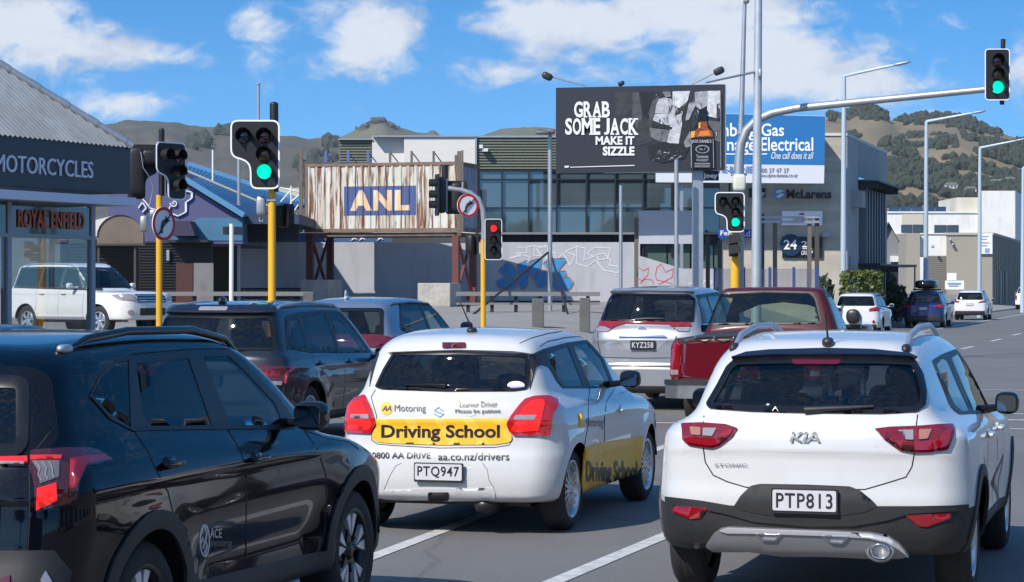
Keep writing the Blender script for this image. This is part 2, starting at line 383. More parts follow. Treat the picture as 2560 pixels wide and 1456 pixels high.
    def mesh_shell(s, f, ob, ib, n):
        idx = {}; pts = []; quads = []
        def vid(i, j, k):
            if (i, j, k) not in idx: idx[(i, j, k)] = len(pts); pts.append((i, j, k))
            return idx[(i, j, k)]
        nx, ny, nz = n
        for i in range(nx):
            for j in range(ny):
                for k, fl in ((0, 1), (nz, 0)):
                    q = [vid(i, j, k), vid(i+1, j, k), vid(i+1, j+1, k), vid(i, j+1, k)]; quads.append(q[::-1] if fl else q)
        for i in range(nx):
            for k in range(nz):
                for j, fl in ((0, 0), (ny, 1)):
                    q = [vid(i, j, k), vid(i+1, j, k), vid(i+1, j, k+1), vid(i, j, k+1)]; quads.append(q[::-1] if fl else q)
        for j in range(ny):
            for k in range(nz):
                for i, fl in ((0, 1), (nx, 0)):
                    q = [vid(i, j, k), vid(i, j+1, k), vid(i, j+1, k+1), vid(i, j, k+1)]; quads.append(q[::-1] if fl else q)
        p = np.array(pts, float)/np.array(n)*2-1; p = p*(1.24-.24*p*p)
        oc = np.array([(b[0]+b[1])/2 for b in ob]); oh = np.array([(b[1]-b[0])/2 for b in ob]); ic = np.array([(b[0]+b[1])/2 for b in ib]); ih = np.array([max(.02, (b[1]-b[0])/2) for b in ib])
        A = ic+p*ih; D = oc+p*oh-A; lo = np.zeros(len(p)); hi = np.ones(len(p))
        for _ in range(26):
            m = (lo+hi)/2; neg = f(A+D*m[:, None]) < 0; lo = np.where(neg, m, lo); hi = np.where(neg, hi, m)
        return [A+D*lo[:, None], np.array(quads)]
    # --- views: flat drawings of the body that are laid onto its surface
    def rays(s, P2, view):
        P2 = np.asarray(P2, float); n = len(P2); O = np.zeros((n, 3)); D = np.zeros((n, 3))
        if view == 'rear': O[:, 0] = P2[:, 0]; O[:, 1] = -.6; O[:, 2] = P2[:, 1]; D[:, 1] = 1; r = (0, s.L)
        elif view == 'front': O[:, 0] = P2[:, 0]; O[:, 1] = s.L+.6; O[:, 2] = P2[:, 1]; D[:, 1] = -1; r = (0, s.L)
        elif view == 'top': O[:, 0] = P2[:, 0]; O[:, 1] = P2[:, 1]; O[:, 2] = 2.6; D[:, 2] = -1; r = (0, 2.4)
        elif view == 'side': O[:, 0] = 1.6; O[:, 1] = P2[:, 0]; O[:, 2] = P2[:, 1]; D[:, 0] = -1; r = (0, 1.6)
        else:
            w = np.stack([(P2[:, 0]-CX)/FPX, np.ones(n), -(P2[:, 1]-HY)/FPX], -1); D = w @ s.rot.T; D /= np.linalg.norm(D, axis=1, keepdims=True); O[:] = s.camo
            c = np.linalg.norm(s.camo-np.array([0, s.L/2, .8])); r = (c-s.L*.5-1.2, c+s.L*.5+1.2)
        return O, D, r
    def to2d(s, V, view):
        if view in ('rear', 'front'): return V[:, [0, 2]]
        if view == 'top': return V[:, [0, 1]]
        if view == 'side': return V[:, [1, 2]]
        w = np.c_[V, np.ones(len(V))] @ s.fwd.T; w = w[:, :3]-np.array(cam.location)
        return np.stack([CX+FPX*w[:, 0]/w[:, 1], HY-FPX*w[:, 2]/w[:, 1]], -1)
    def cast(s, P2, view, f=None):
        f = f or s.f; O, D, (a, b) = s.rays(P2, view); n = len(O); K = 260; T = np.linspace(a, b, K)
        F = f(O[:, None]+D[:, None]*T[None, :, None]); neg = F < 0; hit = neg.any(1); k = np.where(hit, neg.argmax(1), F.argmin(1))
        lo = T[np.maximum(k-1, 0)]; hi = T[k]
        for _ in range(20):
            m = (lo+hi)/2; ng = f(O+D*m[:, None]) < 0; hi = np.where(ng & hit, m, hi); lo = np.where(ng | ~hit, lo, m)
        P = O+D*np.where(hit, hi, T[k])[:, None]
        if (~hit).any():
            for _ in range(12):
                q = P[~hit]; P[~hit] = q-s.grad(q, f)*f(q)[:, None]*.9
        return P
    # --- openings
    def cut(s, poly, view, region=None, both=False):
        for sg in ((1, -1) if both else (1,)):
            for sh, f in zip(s.shells, (s.fl, s.fg)):
                V, Q = sh; Vm = V*np.array([sg, 1, 1]); C = Vm[Q].mean(1); P = s.to2d(C, view); m = inside(P, poly)
                if not m.any(): continue
                nrm = s.grad(C[m], f)
                if view == 'side': ok = nrm[:, 0] > .25
                elif view == 'rear': ok = nrm[:, 1] < -.1
                elif view == 'front': ok = nrm[:, 1] > .1
                elif view == 'top': ok = nrm[:, 2] > .3
                else:
                    d = C[m]-s.camo; ok = ((nrm*d).sum(1) < 0) & (C[m][:, 1] < s.L)
                if region is not None: ok &= np.array([bool(region(*c)) for c in C[m]])
                mi = np.where(m)[0][ok]; kill = np.zeros(len(Q), bool); kill[mi] = True
                if not kill.any(): continue
                bv = np.intersect1d(np.unique(Q[kill]), np.unique(Q[~kill]))
                P2 = nearest_on(s.to2d(Vm[bv], view), poly); N = s.cast(P2, view, f)
                mv = np.linalg.norm(N-Vm[bv], axis=1) < .12; Vm[bv[mv]] = N[mv]
                sh[0] = Vm*np.array([sg, 1, 1]); sh[1] = Q[~kill]
    # --- meshes
    def emit(s, name, mats, V, loops, nrm, mi, parent, smooth=True):
        me = bpy.data.meshes.new(name); me.from_pydata([tuple(v) for v in V], [], [tuple(int(i) for i in q) for q in loops])
        for m in (mats if isinstance(mats, (list, tuple)) else [mats]): me.materials.append(m)
        if mi is not None: me.polygons.foreach_set('material_index', [int(i) for i in mi])
        me.polygons.foreach_set('use_smooth', [True]*len(loops))
        if nrm is not None: me.normals_split_custom_set([tuple(n) for n in nrm])
        me.update()
        o = bpy.data.objects.new(name, me); COL.objects.link(o); o.parent = parent if parent is not None else s.root; return o
    def finish_body(s, mats, pick=None, name='body'):
        V0, Q0 = s.shells[0]; V1, Q1 = s.shells[1]; V = np.r_[V0, V1]; Q = np.r_[Q0, Q1+len(V0)]; N = np.r_[s.grad(V0, s.fl), s.grad(V1, s.fg)]
        used = np.unique(Q); rm = -np.ones(len(V), int); rm[used] = np.arange(len(used)); V = V[used]; N = N[used]; Q = rm[Q]
        mi = None
        if pick is not None: mi = [pick(*c) for c in V[Q].mean(1)]
        s.body = s.emit(name, mats, V, Q, N[Q.reshape(-1)], mi, s.root); return s.body
    def patch_data(s, poly, view, off, holes, step, rim):
        def dens(p):
            o = []
            for i in range(len(p)):
                a = np.array(p[i], float); b = np.array(p[(i+1) % len(p)], float); k = max(1, int(np.ceil(np.linalg.norm(b-a)/step)))
                o += [a+(b-a)*t/k for t in range(k)]
            return o
        loops = [dens(poly)]+[dens(h) for h in holes]; pts = []; edges = []
        for lp in loops:
            b = len(pts); pts += lp; edges += [(b+i, b+(i+1) % len(lp)) for i in range(len(lp))]
        q = np.array(loops[0]); x0, y0 = q.min(0); x1, y1 = q.max(0)
        G = np.array([(x, y) for x in np.arange(x0+step*.5, x1, step) for y in np.arange(y0+step*.5, y1, step)])
        if len(G):
            k = inside(G, loops[0])
            for h in loops[1:]: k &= ~inside(G, h)
            G = G[k]
            if len(G):
                d = np.linalg.norm(G[:, None]-np.array(pts)[None], axis=2).min(1) if len(G)*len(pts) < 4e6 else np.ones(len(G))*step
                G = G[d > step*.45]
        vs, es, fs, *_ = delaunay_2d_cdt([Vector(p) for p in pts]+[Vector(g) for g in G], edges, [], 0, 1e-7)
        P2 = np.array([tuple(v) for v in vs]); fs = np.array([tuple(f) for f in fs]); C = P2[fs].mean(1); k = inside(C, loops[0])
        for h in loops[1:]: k &= ~inside(C, h)
        fs = fs[k]; V = s.cast(P2, view); N = s.grad(V)
        a = V[fs[:, 1]]-V[fs[:, 0]]; b = V[fs[:, 2]]-V[fs[:, 0]]; flip = (np.cross(a, b)*N[fs[:, 0]]).sum(1) < 0; fs[flip] = fs[flip][:, ::-1]
        e = {}
        for t in fs:
            for i in range(3): e[(t[i], t[(i+1) % 3])] = 1
        bd = [(a, b) for (a, b) in e if (b, a) not in e]
        if callable(off): offs = np.array([off(*p) for p in P2])[:, None]
        else: offs = off
        Vt = V+N*offs; Vb = V-N*rim; n = len(Vt); F = [tuple(t) for t in fs]; LN = [N[i] for t in fs for i in t]
        for (a, b) in bd:
            F.append((b, a, a+n, b+n)); r = np.cross(Vt[a]-Vt[b], Vb[a]-Vt[a]); r = r/max(np.linalg.norm(r), 1e-9); LN += [r]*4
        return np.r_[Vt, Vb], F, np.array(LN)
    def patch(s, name, m, poly, view, off=.003, holes=(), mirror=False, parent=None, step=None, rim=.006, flipx=False):
        if step is None: step = .05 if view != 'px' else .045*FPX/s.root.location.y
        V, F, LN = s.patch_data(poly, view, off, holes, step, rim); out = []
        for sg in ((1, -1) if mirror else ((-1,) if flipx else (1,))):
            p = parent
            if isinstance(parent, (list, tuple)): p = parent[0 if sg == 1 else 1]
            if sg == 1: out.append(s.emit(name, m, V, F, LN, None, p))
            else:
                q = np.array([-1, 1, 1]); F2 = [f[::-1] for f in F]; L2 = []; i = 0
                for f in F: L2 += [LN[i+k]*q for k in reversed(range(len(f)))]; i += len(f)
                out.append(s.emit(name, m, V*q, F2, L2, None, p))
        return out if mirror else out[0]
    def strip(s, name, m, pts, w, view, off=.001, mirror=False, parent=None, rim=.004, closed=False):
        P = [Vector(p) for p in pts]; n = len(P); A = []; B = []
        for i in range(n):
            a = P[i-1] if (i or closed) else P[i]; b = P[(i+1) % n] if (i < n-1 or closed) else P[i]
            t = (b-a).normalized(); nn = Vector((-t.y, t.x))*w/2; A.append(tuple(P[i]+nn)); B.append(tuple(P[i]-nn))
        if closed: return s.patch(name, m, A if abs(_area(A)) > abs(_area(B)) else B, view, off, [B if abs(_area(A)) > abs(_area(B)) else A], mirror, parent, rim=rim)
        return s.patch(name, m, A+B[::-1], view, off, (), mirror, parent, rim=rim)
    def text(s, name, m, txt, rect, view, off=.004, parent=None, mirror=False, **k):
        vs, fs = text2d(txt, **k); x0, y0, x1, y1 = rect; P2 = np.array([(x0+(x1-x0)*a, y0+(y1-y0)*b) for a, b in vs])
        return s.flat(name, m, P2, fs, view, off, parent, mirror)
    def flat(s, name, m, P2, fs, view, off=.004, parent=None, mirror=False):
        # cut the lettering into small cells so that it can follow the panel
        P2 = np.asarray(P2, float); bm = bmesh.new(); bv = [bm.verts.new((p[0], p[1], 0)) for p in P2]
        for f in fs:
            try: bm.faces.new([bv[i] for i in f])
            except ValueError: pass
        st = .02 if view != 'px' else .02*FPX/s.root.location.y
        for ax in (0, 1):
            for q in np.arange(P2[:, ax].min()+st*.6, P2[:, ax].max(), st): bmesh.ops.bisect_plane(bm, geom=bm.verts[:]+bm.edges[:]+bm.faces[:], plane_co=(q, q, 0), plane_no=(1, 0, 0) if ax == 0 else (0, 1, 0))
        bm.verts.index_update(); P2 = np.array([v.co[:2] for v in bm.verts]); fs = [tuple(v.index for v in f.verts) for f in bm.faces]; bm.free()
        V = s.cast(P2, view); N = s.grad(V); V = V+N*off; F = []
        for f in fs:
            a, b, c = V[f[0]], V[f[1]], V[f[2]]; F.append(tuple(f) if np.dot(np.cross(b-a, c-a), N[f[0]]) > 0 else tuple(f)[::-1])
        return s.emit(name, m, V, F, [N[i] for f in F for i in f], None, parent)
    def add(s, name, mb, m, parent=None, bevel=0): return mb.build(name, m, parent if parent is not None else s.root, bevel=bevel)
    def loc(s, px, py, view='px'): return Vector(s.cast(np.array([(px, py)], float), view)[0])
    def on_plane(s, pts, axis, val):                  # photo pixels -> points on a local plane of the car
        O, D, _ = s.rays(np.array(pts, float), 'px'); t = (val-O[:, axis])/D[:, axis]; return O+D*t[:, None]

def _area(p): return sum(p[i][0]*p[(i+1) % len(p)][1]-p[(i+1) % len(p)][0]*p[i][1] for i in range(len(p)))/2
def arc2(cx, cy, r, a0, a1, n=24): return [(cx+r*math.cos(a0+(a1-a0)*k/n), cy+r*math.sin(a0+(a1-a0)*k/n)) for k in range(n+1)]

_wheels = {}
def wheel_meshes(key, r, rr, w, style):
    """tyre and rim meshes about local X, outer face at +X"""
    if key in _wheels: return _wheels[key]
    M = Matrix.Rotation(R(90), 4, 'Y'); t = MB(); h = w/2
    t.lathe([(rr-.005, -h+.01), (rr+.02, -h), (r-.045, -h-.004), (r-.012, -h+.02), (r, -h+.05), (r, h-.05), (r-.012, h-.02), (r-.045, h+.004), (rr+.02, h), (rr-.005, h-.01)], 40, M)
    for q in (-.04, 0, .04): t.lathe([(r+.0015, q-.004), (r+.0015, q+.004)], 40, M, 0)
    b = MB()
    n, kind = style; b.lathe([(rr-.028, -h+.03), (rr-.03, h-.07), (rr-.022, h-.012), (rr, h-.003), (rr+.006, h-.012)], 40, M, 1 if kind == 'star' else 0)           # barrel and lip
    b.lathe([(0, -.02), (rr-.03, -.02)], 32, M, 1); b.lathe([(.03, .012), (rr*.62, .012)], 32, M, 2)       # dark inside, brake disc
    x0 = h-.045
    def spoke(a, pts, d=.022, mi=0):
        P = []; ca, sa = math.cos(a), math.sin(a)
        q = [(u*ca-v*sa, u*sa+v*ca) for u, v in pts]
        m = Matrix(((0, 0, 1, x0), (1, 0, 0, 0), (0, 1, 0, 0), (0, 0, 0, 1))); b.prism(q, d, m, mi)
    for k in range(n):
        a = 2*math.pi*k/n+.3
        if kind == 'multi': spoke(a, [(.04, -.014), (rr-.02, -.012), (rr-.02, .012), (.04, .014)])
        elif kind == 'twin':
            spoke(a, [(.04, -.022), (rr-.02, -.040), (rr-.02, -.018), (.05, -.004)]); spoke(a, [(.04, .022), (.05, .004), (rr-.02, .018), (rr-.02, .040)])
        elif kind == 'star':                          # machined arrowheads on dark spokes
            spoke(a, [(.03, -.03), (rr-.02, -.035), (rr-.02, .035), (.03, .03)], .012, 1)
            for q in (1, -1): spoke(a, [(.085, q*.006), (rr-.075, q*.010), (rr-.012, q*.022), (rr-.018, q*.088), (rr-.085, q*.050)], .026)
        else: spoke(a, [(.04, -.035), (rr-.02, -.045), (rr-.02, .045), (.04, .035)])
    b.lathe([(0, h-.018), (.03, h-.018), (.05, h-.032), (.055, h-.06)], 20, M, 1 if kind == 'star' else 0)
    _wheels[key] = (t, b); return t, b
def put_wheels(C, r, rr, w, style, rimm, xo=None, key=None, axle=True):
    key = key or (r, rr, w, style); t, b = wheel_meshes(key, r, rr, w, style); S = C.S; xo = xo or S['hw']-.03; first = None
    for y in S['wheels']:
        for sg in (1, -1):
            if first is None:
                o = t.build('wheel', RUBBER, C.root); rim = b.build('rim', [rimm, DALLOY, SILVERT], o); first = o
            else: o = copy_tree(first, C.root)
            o.location = (sg*(xo-w/2), y, r); o.rotation_euler = (0, 0, 0 if sg == 1 else math.pi)
def arches(C, ra=None, lip=None, lipm=None, down=.28, well=True):
    """wheel openings with a dark well behind and, if given, a cladding band around them"""
    S = C.S; r = S['wr']; ra = ra or r+.06
    for y in S['wheels']:
        zl = S.get('zbot', .22)-.1
        poly = arc2(y, r, ra, math.pi, 0, 28); poly = [(y-ra, zl)]+poly+[(y+ra, zl)]
        C.cut(poly, 'side', both=True)
        for sg in (1, -1):
            mb = MB(); x1 = sg*(S['hw']-.035); x0 = sg*(S['hw']-.36); M = Matrix.Rotation(R(90), 4, 'Y')
            vs = []; fs = []
            A = arc2(y, r, ra+.03, R(8), R(172), 24); n = len(A)
            vs = [(x0, p[0], p[1]) for p in A]+[(x1, p[0], p[1]) for p in A]; fs = [(i, i+1, n+i+1, n+i) for i in range(n-1)]+[tuple(range(n))]
            mb.add(vs, fs, 0); C.add('wheel_well', mb, PLATEB)
        if lip:
            o = arc2(y, r, ra+lip, math.pi+.35, -.35, 30); i_ = arc2(y, r, ra-.006, -.35, math.pi+.35, 30)
            cl = lambda P: [(a, max(b, S.get('zbot', .22)+.02)) for a, b in P]
            C.patch('wheel_arch_trim', lipm, cl(o)+cl(i_), 'side', .012, mirror=True, step=.06)
def cabin(C, rear=True, tint=None):
    S = C.S; y0 = max(S.get('glass_y', .12), S['roof_r'])+.25; yf = S['y_cowl']; hw = S['hw']; zb = C.zb0; mb = MB()
    mb.span((-hw+.16, y0-.1, .35), (hw-.16, yf-.35, .42)); mb.blob((0, yf-.22, zb-.16), (hw-.2, .28, .16), .5, 16)
    mb.span((-hw+.17, y0-.12, .42), (hw-.17, y0+.02, zb-.22))
    C.add('cabin_floor', mb, CABIN)
    ys = [yf-1.2]+([yf-2.0] if rear else [])
    hr = min(zb+.17, S['H']-.30)
    for k, y in enumerate(ys):
        if k: hr = zb+.07
        for x in (-.38, .38):
            sb = MB(); sb.blob((x, y, .56), (.25, .27, .1), .5, 14); sb.blob((x, y-.28, hr-.42), (.23, .085, .34), .55, 14, Matrix.Rotation(R(10), 4, 'X')); sb.blob((x, y-.33, hr), (.13, .05, .10), .6, 12)
            sb.path([(x-.05, y-.31, zb), (x-.05, y-.32, hr)], .008, 6); sb.path([(x+.05, y-.31, zb), (x+.05, y-.32, hr)], .008, 6)
            C.add('seat', sb, SEATM)
def mirrors(C, y, z, x, m, size=(.085, .06, .07), glassm=MIRG):
    for sg in (1, -1):
        mb = MB(); mb.blob((sg*x, y, z), size, .65, 18, Matrix.Rotation(-sg*R(8), 4, 'Z')); mb.path([(sg*(C.S['hw']-.12), y+.05, z-.05), (sg*(x-.06), y+.01, z-.03)], [.03, .022], 8)
        o = C.add('door_mirror', mb, m)
        g = MB(); g.prism(rnd([(-size[0]*.8, -size[2]*.72), (size[0]*.8, -size[2]*.72), (size[0]*.8, size[2]*.72), (-size[0]*.8, size[2]*.72)], .03), .004, face_frame((sg*x, y-size[1]-.003, z), (1, 0, 0), (0, 0, 1)))
        C.add('mirror_glass', g, glassm, o)
def mirrors_px(C, px, py, x, m, size):
    q = C.on_plane([(px, py)], 0, x)[0]; mirrors(C, q[1], q[2], x, m, size)
def handles(C, pts, m, mirror=True, w=.2):
    for (y, z) in pts:
        for sg in (1, -1):
            x = float(C.cast(np.array([(y, z)]), 'side')[0, 0])
            mb = MB(); mb.blob((sg*(x+.026), y, z), (.014, w/2, .016), .6, 14); mb.blob((sg*(x+.01), y-w*.36, z), (.02, .02, .014), .7, 8); mb.blob((sg*(x+.01), y+w*.36, z), (.02, .02, .014), .7, 8); mb.blob((sg*(x-.004), y, z+.002), (.012, w*.3, .034), .8, 14)
            C.add('door_handle', mb, m)
def plate(C, px=None, local=None, txt='', black=False, frame=True):
    """number plate: a real pressed plate set on the tailgate; px: centre pixel, else local (x, z)"""
    p = C.loc(*px) if px else Vector(C.cast(np.array([local], float), 'rear')[0])
    F = face_frame((p.x, p.y-.02, p.z), (1, 0, 0), (0, 0, 1)); mb = MB()
    mb.prism(rnd([(-.187, -.07), (.187, -.07), (.187, .07), (-.187, .07)], .012), .014, F)
    o = C.add('number_plate', mb, PLATEB)
    F2 = F.copy(); F2.translation = (p.x, p.y-.036, p.z+.004)
    q = MB(); q.prism(rnd([(-.178, -.058), (.178, -.058), (.178, .058), (-.178, .058)], .012), .003, F2); C.add('plate_face', q, PLATEB if black else PLATEW, o)
    if txt:
        F3 = F.copy(); F3.translation = (p.x, p.y-.040, p.z+.004)
        t = MB(); text_mb(t, txt, -.158, -.042, .158, .042, F3, d=.002, bold=.010, space=1.12); C.add('plate_lettering', t, PLATEW if black else PLATEB, o)
    return o
# ------------------------------------------------------------------ the near vehicles
def ZZ(sc, ox, oy): return lambda *p: [(p[i]/sc+ox, p[i+1]/sc+oy) for i in range(0, len(p), 2)]
za = ZZ(2.1541, 0, 780); zb_ = ZZ(2.1534, 820, 780); zc = ZZ(2.1541, 1600, 780); ze = ZZ(3.4667, 1420, 660)
sidereg = lambda x, y, z: x > .25
def paint(name, col, metal=0., rough=.35, **k): return mat(name, col, rough, metal, 1.0, dark_back=True, spec=.25, **k)
PRIV = glass('privacy_glass', (.10, .105, .115)); CLG = glass('clear_car_glass', (.55, .62, .60)); MIDG = glass('tinted_car_glass', (.25, .28, .29))

def screens(C, windshield, rear, priv=PRIV, frame=BLACKP, rview='px', rim=.03, rparent=None, rcut=True):
    """windscreen from a local front-view outline, rear window from an outline in the given view"""
    C.cut(poly_off(windshield, -.02), 'front')
    if rear is not None and rcut: C.cut(poly_off(rear, -rim*.7), rview)
def glaze(C, windshield, rear, gm=PRIV, rview='px', rim=.03, frame=GLOSSB, off=.004):
    C.patch('windscreen', CLG, windshield, 'front', .003)
    C.patch('windscreen_frame', frame, poly_off(windshield, .005), 'front', .005, [poly_off(windshield, -.05)])
    if rear is not None:
        o = C.patch('rear_window', gm, rear, rview, .006)
        C.patch('window_border', frame, poly_off(rear, rim*.1), rview, .011, [rnd(poly_off(rear, -rim), rim)], parent=o)

def stonic():
    p = at(2012, HY, 12.75)
    S = dict(res=1.55, gwid=[(0, .665), (.8, .73), (2.0, .77), (3.1, .75)], L=4.14, hw=.90, H=1.535, wheels=(.74, 3.32), wr=.33, belt_r=1.06, belt_f=.98, y_cowl=3.1, roof_r=.46, roof_f=2.25, glass_y=.10, hood=.88, zbot=.30,
             rear=[(.2, .14), (.34, .06), (.46, .01), (.6, 0), (.70, .012), (.90, .022), (.965, .032), (.985, .062), (1.06, .095), (1.36, .3)], cr=.12, tum=.36, cg=.16, crown=.06,
             prof=[(.15, -.14), (.3, -.05), (.45, -.015), (.62, 0), (.80, -.005), (.93, -.018), (1.0, -.05), (1.05, -.11), (1.10, -.17), (1.36, -.28)], dent=.03)
    C = Car('compact_suv', 'white compact SUV in front at right with roof rails and black lower bumper', 'car', (p.x, p.y, 0), S)
    W_ = paint('white_paint_suv', (.57, .58, .58), var=(1.6, .45, (.50, .50, .49)))
    arches(C, .385, .06, CLAD)
    ws = rnd([(-.66, 1.0), (.66, 1.0), (.55, 1.42), (-.55, 1.42)], .08)
    rear = rnd(zc(375, 522, 362, 498, 418, 400, 470, 300, 512, 262, 700, 256, 1000, 254, 1300, 256, 1474, 264, 1516, 335, 1535, 430, 1530, 505, 1488, 540, 1300, 550, 900, 546, 600, 538), 6)
    rdoor = rnd(zc(1590, 285, 1625, 250, 1655, 262, 1712, 400, 1772, 535, 1735, 543, 1690, 505), 4)
    fdoor = rnd(zc(1672, 250, 1712, 225, 1790, 340, 1875, 480, 1880, 525, 1795, 538, 1735, 400), 4)
    C.cut(poly_off(rear, -8), 'px'); C.cut(poly_off(ws, -.02), 'front')
    for w in (rdoor, fdoor): C.cut(poly_off(w, -1.5), 'px', sidereg, both=True)
    C.finish_body([W_, CLAD], lambda x, y, z: 1 if z < (.56 if y < .5 else .30) else 0)
    spoilerm = mat('spoiler_sky_reflection', (.01, .012, .02), .08, 0, 1)  # dark blue colour stands in for the sky reflected in the spoiler
    glaze(C, ws, rear, glass('rear_glass_light', (.30, .33, .36)), rim=14)
    C.patch('rear_spoiler', spoilerm, zc(500, 266, 575, 240, 700, 228, 1000, 220, 1250, 226, 1440, 246, 1478, 264, 1300, 255, 1000, 251, 700, 254), 'px', .035, rim=.03)
    C.patch('brake_light', REDD, rnd(zc(812, 262, 1085, 262, 1070, 288, 830, 288), 3), 'px', .012)
    C.patch('door_window', CLG, fdoor, 'px', .003, mirror=True); C.patch('door_window', CLG, rdoor, 'px', .003, mirror=True)
    fr = rnd(zc(1572, 262, 1625, 228, 1700, 200, 1800, 335, 1890, 480, 1900, 540, 1800, 548, 1715, 552, 1672, 512), 5)
    C.patch('window_frame', BLACKP, fr, 'px', .005, [poly_off(rdoor, -1), poly_off(fdoor, -1)], mirror=True)
    # panels, lamps
    gate = zc(345, 560, 338, 640, 342, 740, 352, 810, 395, 880, 470, 915, 572, 945, 900, 955, 1210, 957, 1320, 925, 1432, 890, 1464, 835, 1478, 760, 1484, 640, 1495, 555)
    C.strip('tailgate_seam', SEAM, gate, 3.0, 'px', .0015)
    TLm = mat('red_lens_dark', (.16, .004, .01), .05, coat=1)
    tl = zc(228, 606, 330, 599, 465, 607, 532, 630, 500, 672, 430, 725, 390, 736, 335, 730, 268, 720, 235, 690)
    tr = zc(1262, 632, 1345, 622, 1480, 618, 1600, 613, 1684, 612, 1687, 665, 1650, 745, 1560, 758, 1480, 760, 1400, 748, 1310, 684)
    a = C.patch('tail_light', TLm, rnd(tl, 5), 'px', .014, rim=.01); b = C.patch('tail_light', TLm, rnd(tr, 5), 'px', .014, rim=.01)
    C.patch('lamp_segment', REDL, rnd(zc(240, 672, 335, 680, 415, 690, 470, 640, 510, 632, 488, 668, 425, 715, 388, 724, 270, 708), 2), 'px', .025, parent=a)
    C.patch('lamp_segment', REDL, rnd(zc(1330, 680, 1382, 700, 1480, 702, 1600, 690, 1640, 645, 1672, 640, 1640, 728, 1555, 744, 1480, 746, 1402, 736), 2), 'px', .025, parent=b)
    C.patch('reversing_lamp', CLEARL, rnd(zc(345, 634, 420, 634, 395, 672, 345, 668), 2), 'px', .025, parent=a); C.patch('indicator_lamp', AMBERL, rnd(zc(275, 628, 332, 630, 334, 668, 285, 664), 3), 'px', .025, parent=a)
    C.patch('reversing_lamp', CLEARL, rnd(zc(1385, 644, 1470, 642, 1470, 692, 1430, 690), 2), 'px', .025, parent=b); C.patch('indicator_lamp', AMBERL, rnd(zc(1500, 640, 1565, 640, 1545, 686, 1500, 690), 3), 'px', .025, parent=b)
    # lower bumper
    lower = zc(140, 994, 330, 1016, 505, 1046, 1278, 1046, 1500, 1046, 1690, 1042, 1764, 1036, 1756, 1120, 1750, 1250, 1640, 1292, 1300, 1302, 900, 1300, 500, 1290, 300, 1284, 172, 1276, 150, 1150)
    bc = C.patch('lower_bumper', CLAD, lower, 'px', .010, rim=.012)
    rec = rnd(zc(508, 1046, 545, 990, 600, 937, 650, 926, 900, 930, 1130, 940, 1185, 962, 1250, 1015, 1279, 1046, 1210, 1078, 1050, 1100, 850, 1100, 700, 1095, 560, 1070), 5)
    C.patch('plate_recess', BLACKP, rec, 'px', .014, rim=.014)
    C.patch('bumper_ridge', CLAD, zc(372, 1052, 480, 1068, 620, 1108, 900, 1130, 1150, 1128, 1330, 1098, 1440, 1068, 1700, 1056, 1700, 1070, 1445, 1086, 1330, 1120, 1150, 1150, 900, 1152, 620, 1128, 470, 1086, 372, 1066), 'px', .024, rim=.02)
    sk = rnd(zc(360, 1246, 400, 1188, 440, 1160, 480, 1153, 620, 1158, 850, 1166, 1000, 1171, 1240, 1182, 1340, 1200, 1400, 1240, 1448, 1294, 1400, 1302, 1240, 1302, 1000, 1292, 760, 1290, 600, 1270, 400, 1268), 5)
    skm = mat('skid_plate_silver', (.33, .34, .36), .42, .6, var=(5, .3, (.26, .27, .28)))
    so = C.patch('skid_plate', skm, sk, 'px', .032, rim=.03)
    C.patch('skid_lip', mat('skid_bright', (.75, .76, .78), .3, .6), zc(440, 1166, 480, 1154, 620, 1160, 1000, 1173, 1240, 1184, 1340, 1202, 1400, 1241, 1447, 1294, 1390, 1258, 1325, 1222, 1235, 1202, 1000, 1190, 620, 1178, 480, 1176), 'px', .042, parent=so, rim=.012)
    for q in (zc(632, 1178, 770, 1180, 735, 1212, 668, 1210), zc(985, 1188, 1130, 1192, 1090, 1226, 1030, 1222)):
        C.patch('skid_insert', CHROME, poly_off(q, .5), 'px', .044, [poly_off(q, -2.2)], parent=so)
    for q in (zc(180, 1040, 370, 1056, 332, 1108, 280, 1113, 190, 1076), zc(1428, 1094, 1560, 1086, 1664, 1084, 1664, 1108, 1540, 1155, 1500, 1150)):
        C.patch('reflector', REDL, rnd(q, 3), 'px', .02)
    e = C.loc(*zc(1300, 1284)[0]); mb = MB(); M = face_frame((e.x, e.y-.03, e.z), (1, 0, 0), (0, 0, 1))
    S2 = Matrix.Diagonal((1.3, 1, 1, 1)); mb.lathe([(.036, -.10), (.036, .03), (.040, .036), (.044, .03), (.046, -.05)], 28, M @ S2); mb.lathe([(0, -.04), (.037, -.04)], 28, M @ S2, 1)
    C.add('exhaust_tip', mb, [CHROME, SEAM])
    mb = MB(); mb.lathe([(.05, -.02), (.064, .02), (.05, .024)], 28, M @ S2); C.add('exhaust_surround', mb, skm)
    plate(C, px=zc(890, 1018)[0], txt='PTP813')
    BG = mat('badge_grey', (.20, .205, .215), .4); C.text('badge', BG, 'KIA', (*zc(808, 702)[0], *zc(972, 657)[0]), 'px', .016, bold=.012, shear=.15, space=.85)
    C.text('badge', BG, 'STONIC', (*zc(405, 832)[0], *zc(580, 816)[0]), 'px', .013, bold=.02, space=1.1)
    mb = MB(); w = C.cast(np.array(zc(890, 528, 1000, 522, 1130, 516, 1262, 508)), 'px')+np.array([0, -.025, 0]); mb.path(w, [.022, .018, .014, .008], 8); C.add('rear_wiper', mb, BLACKP)
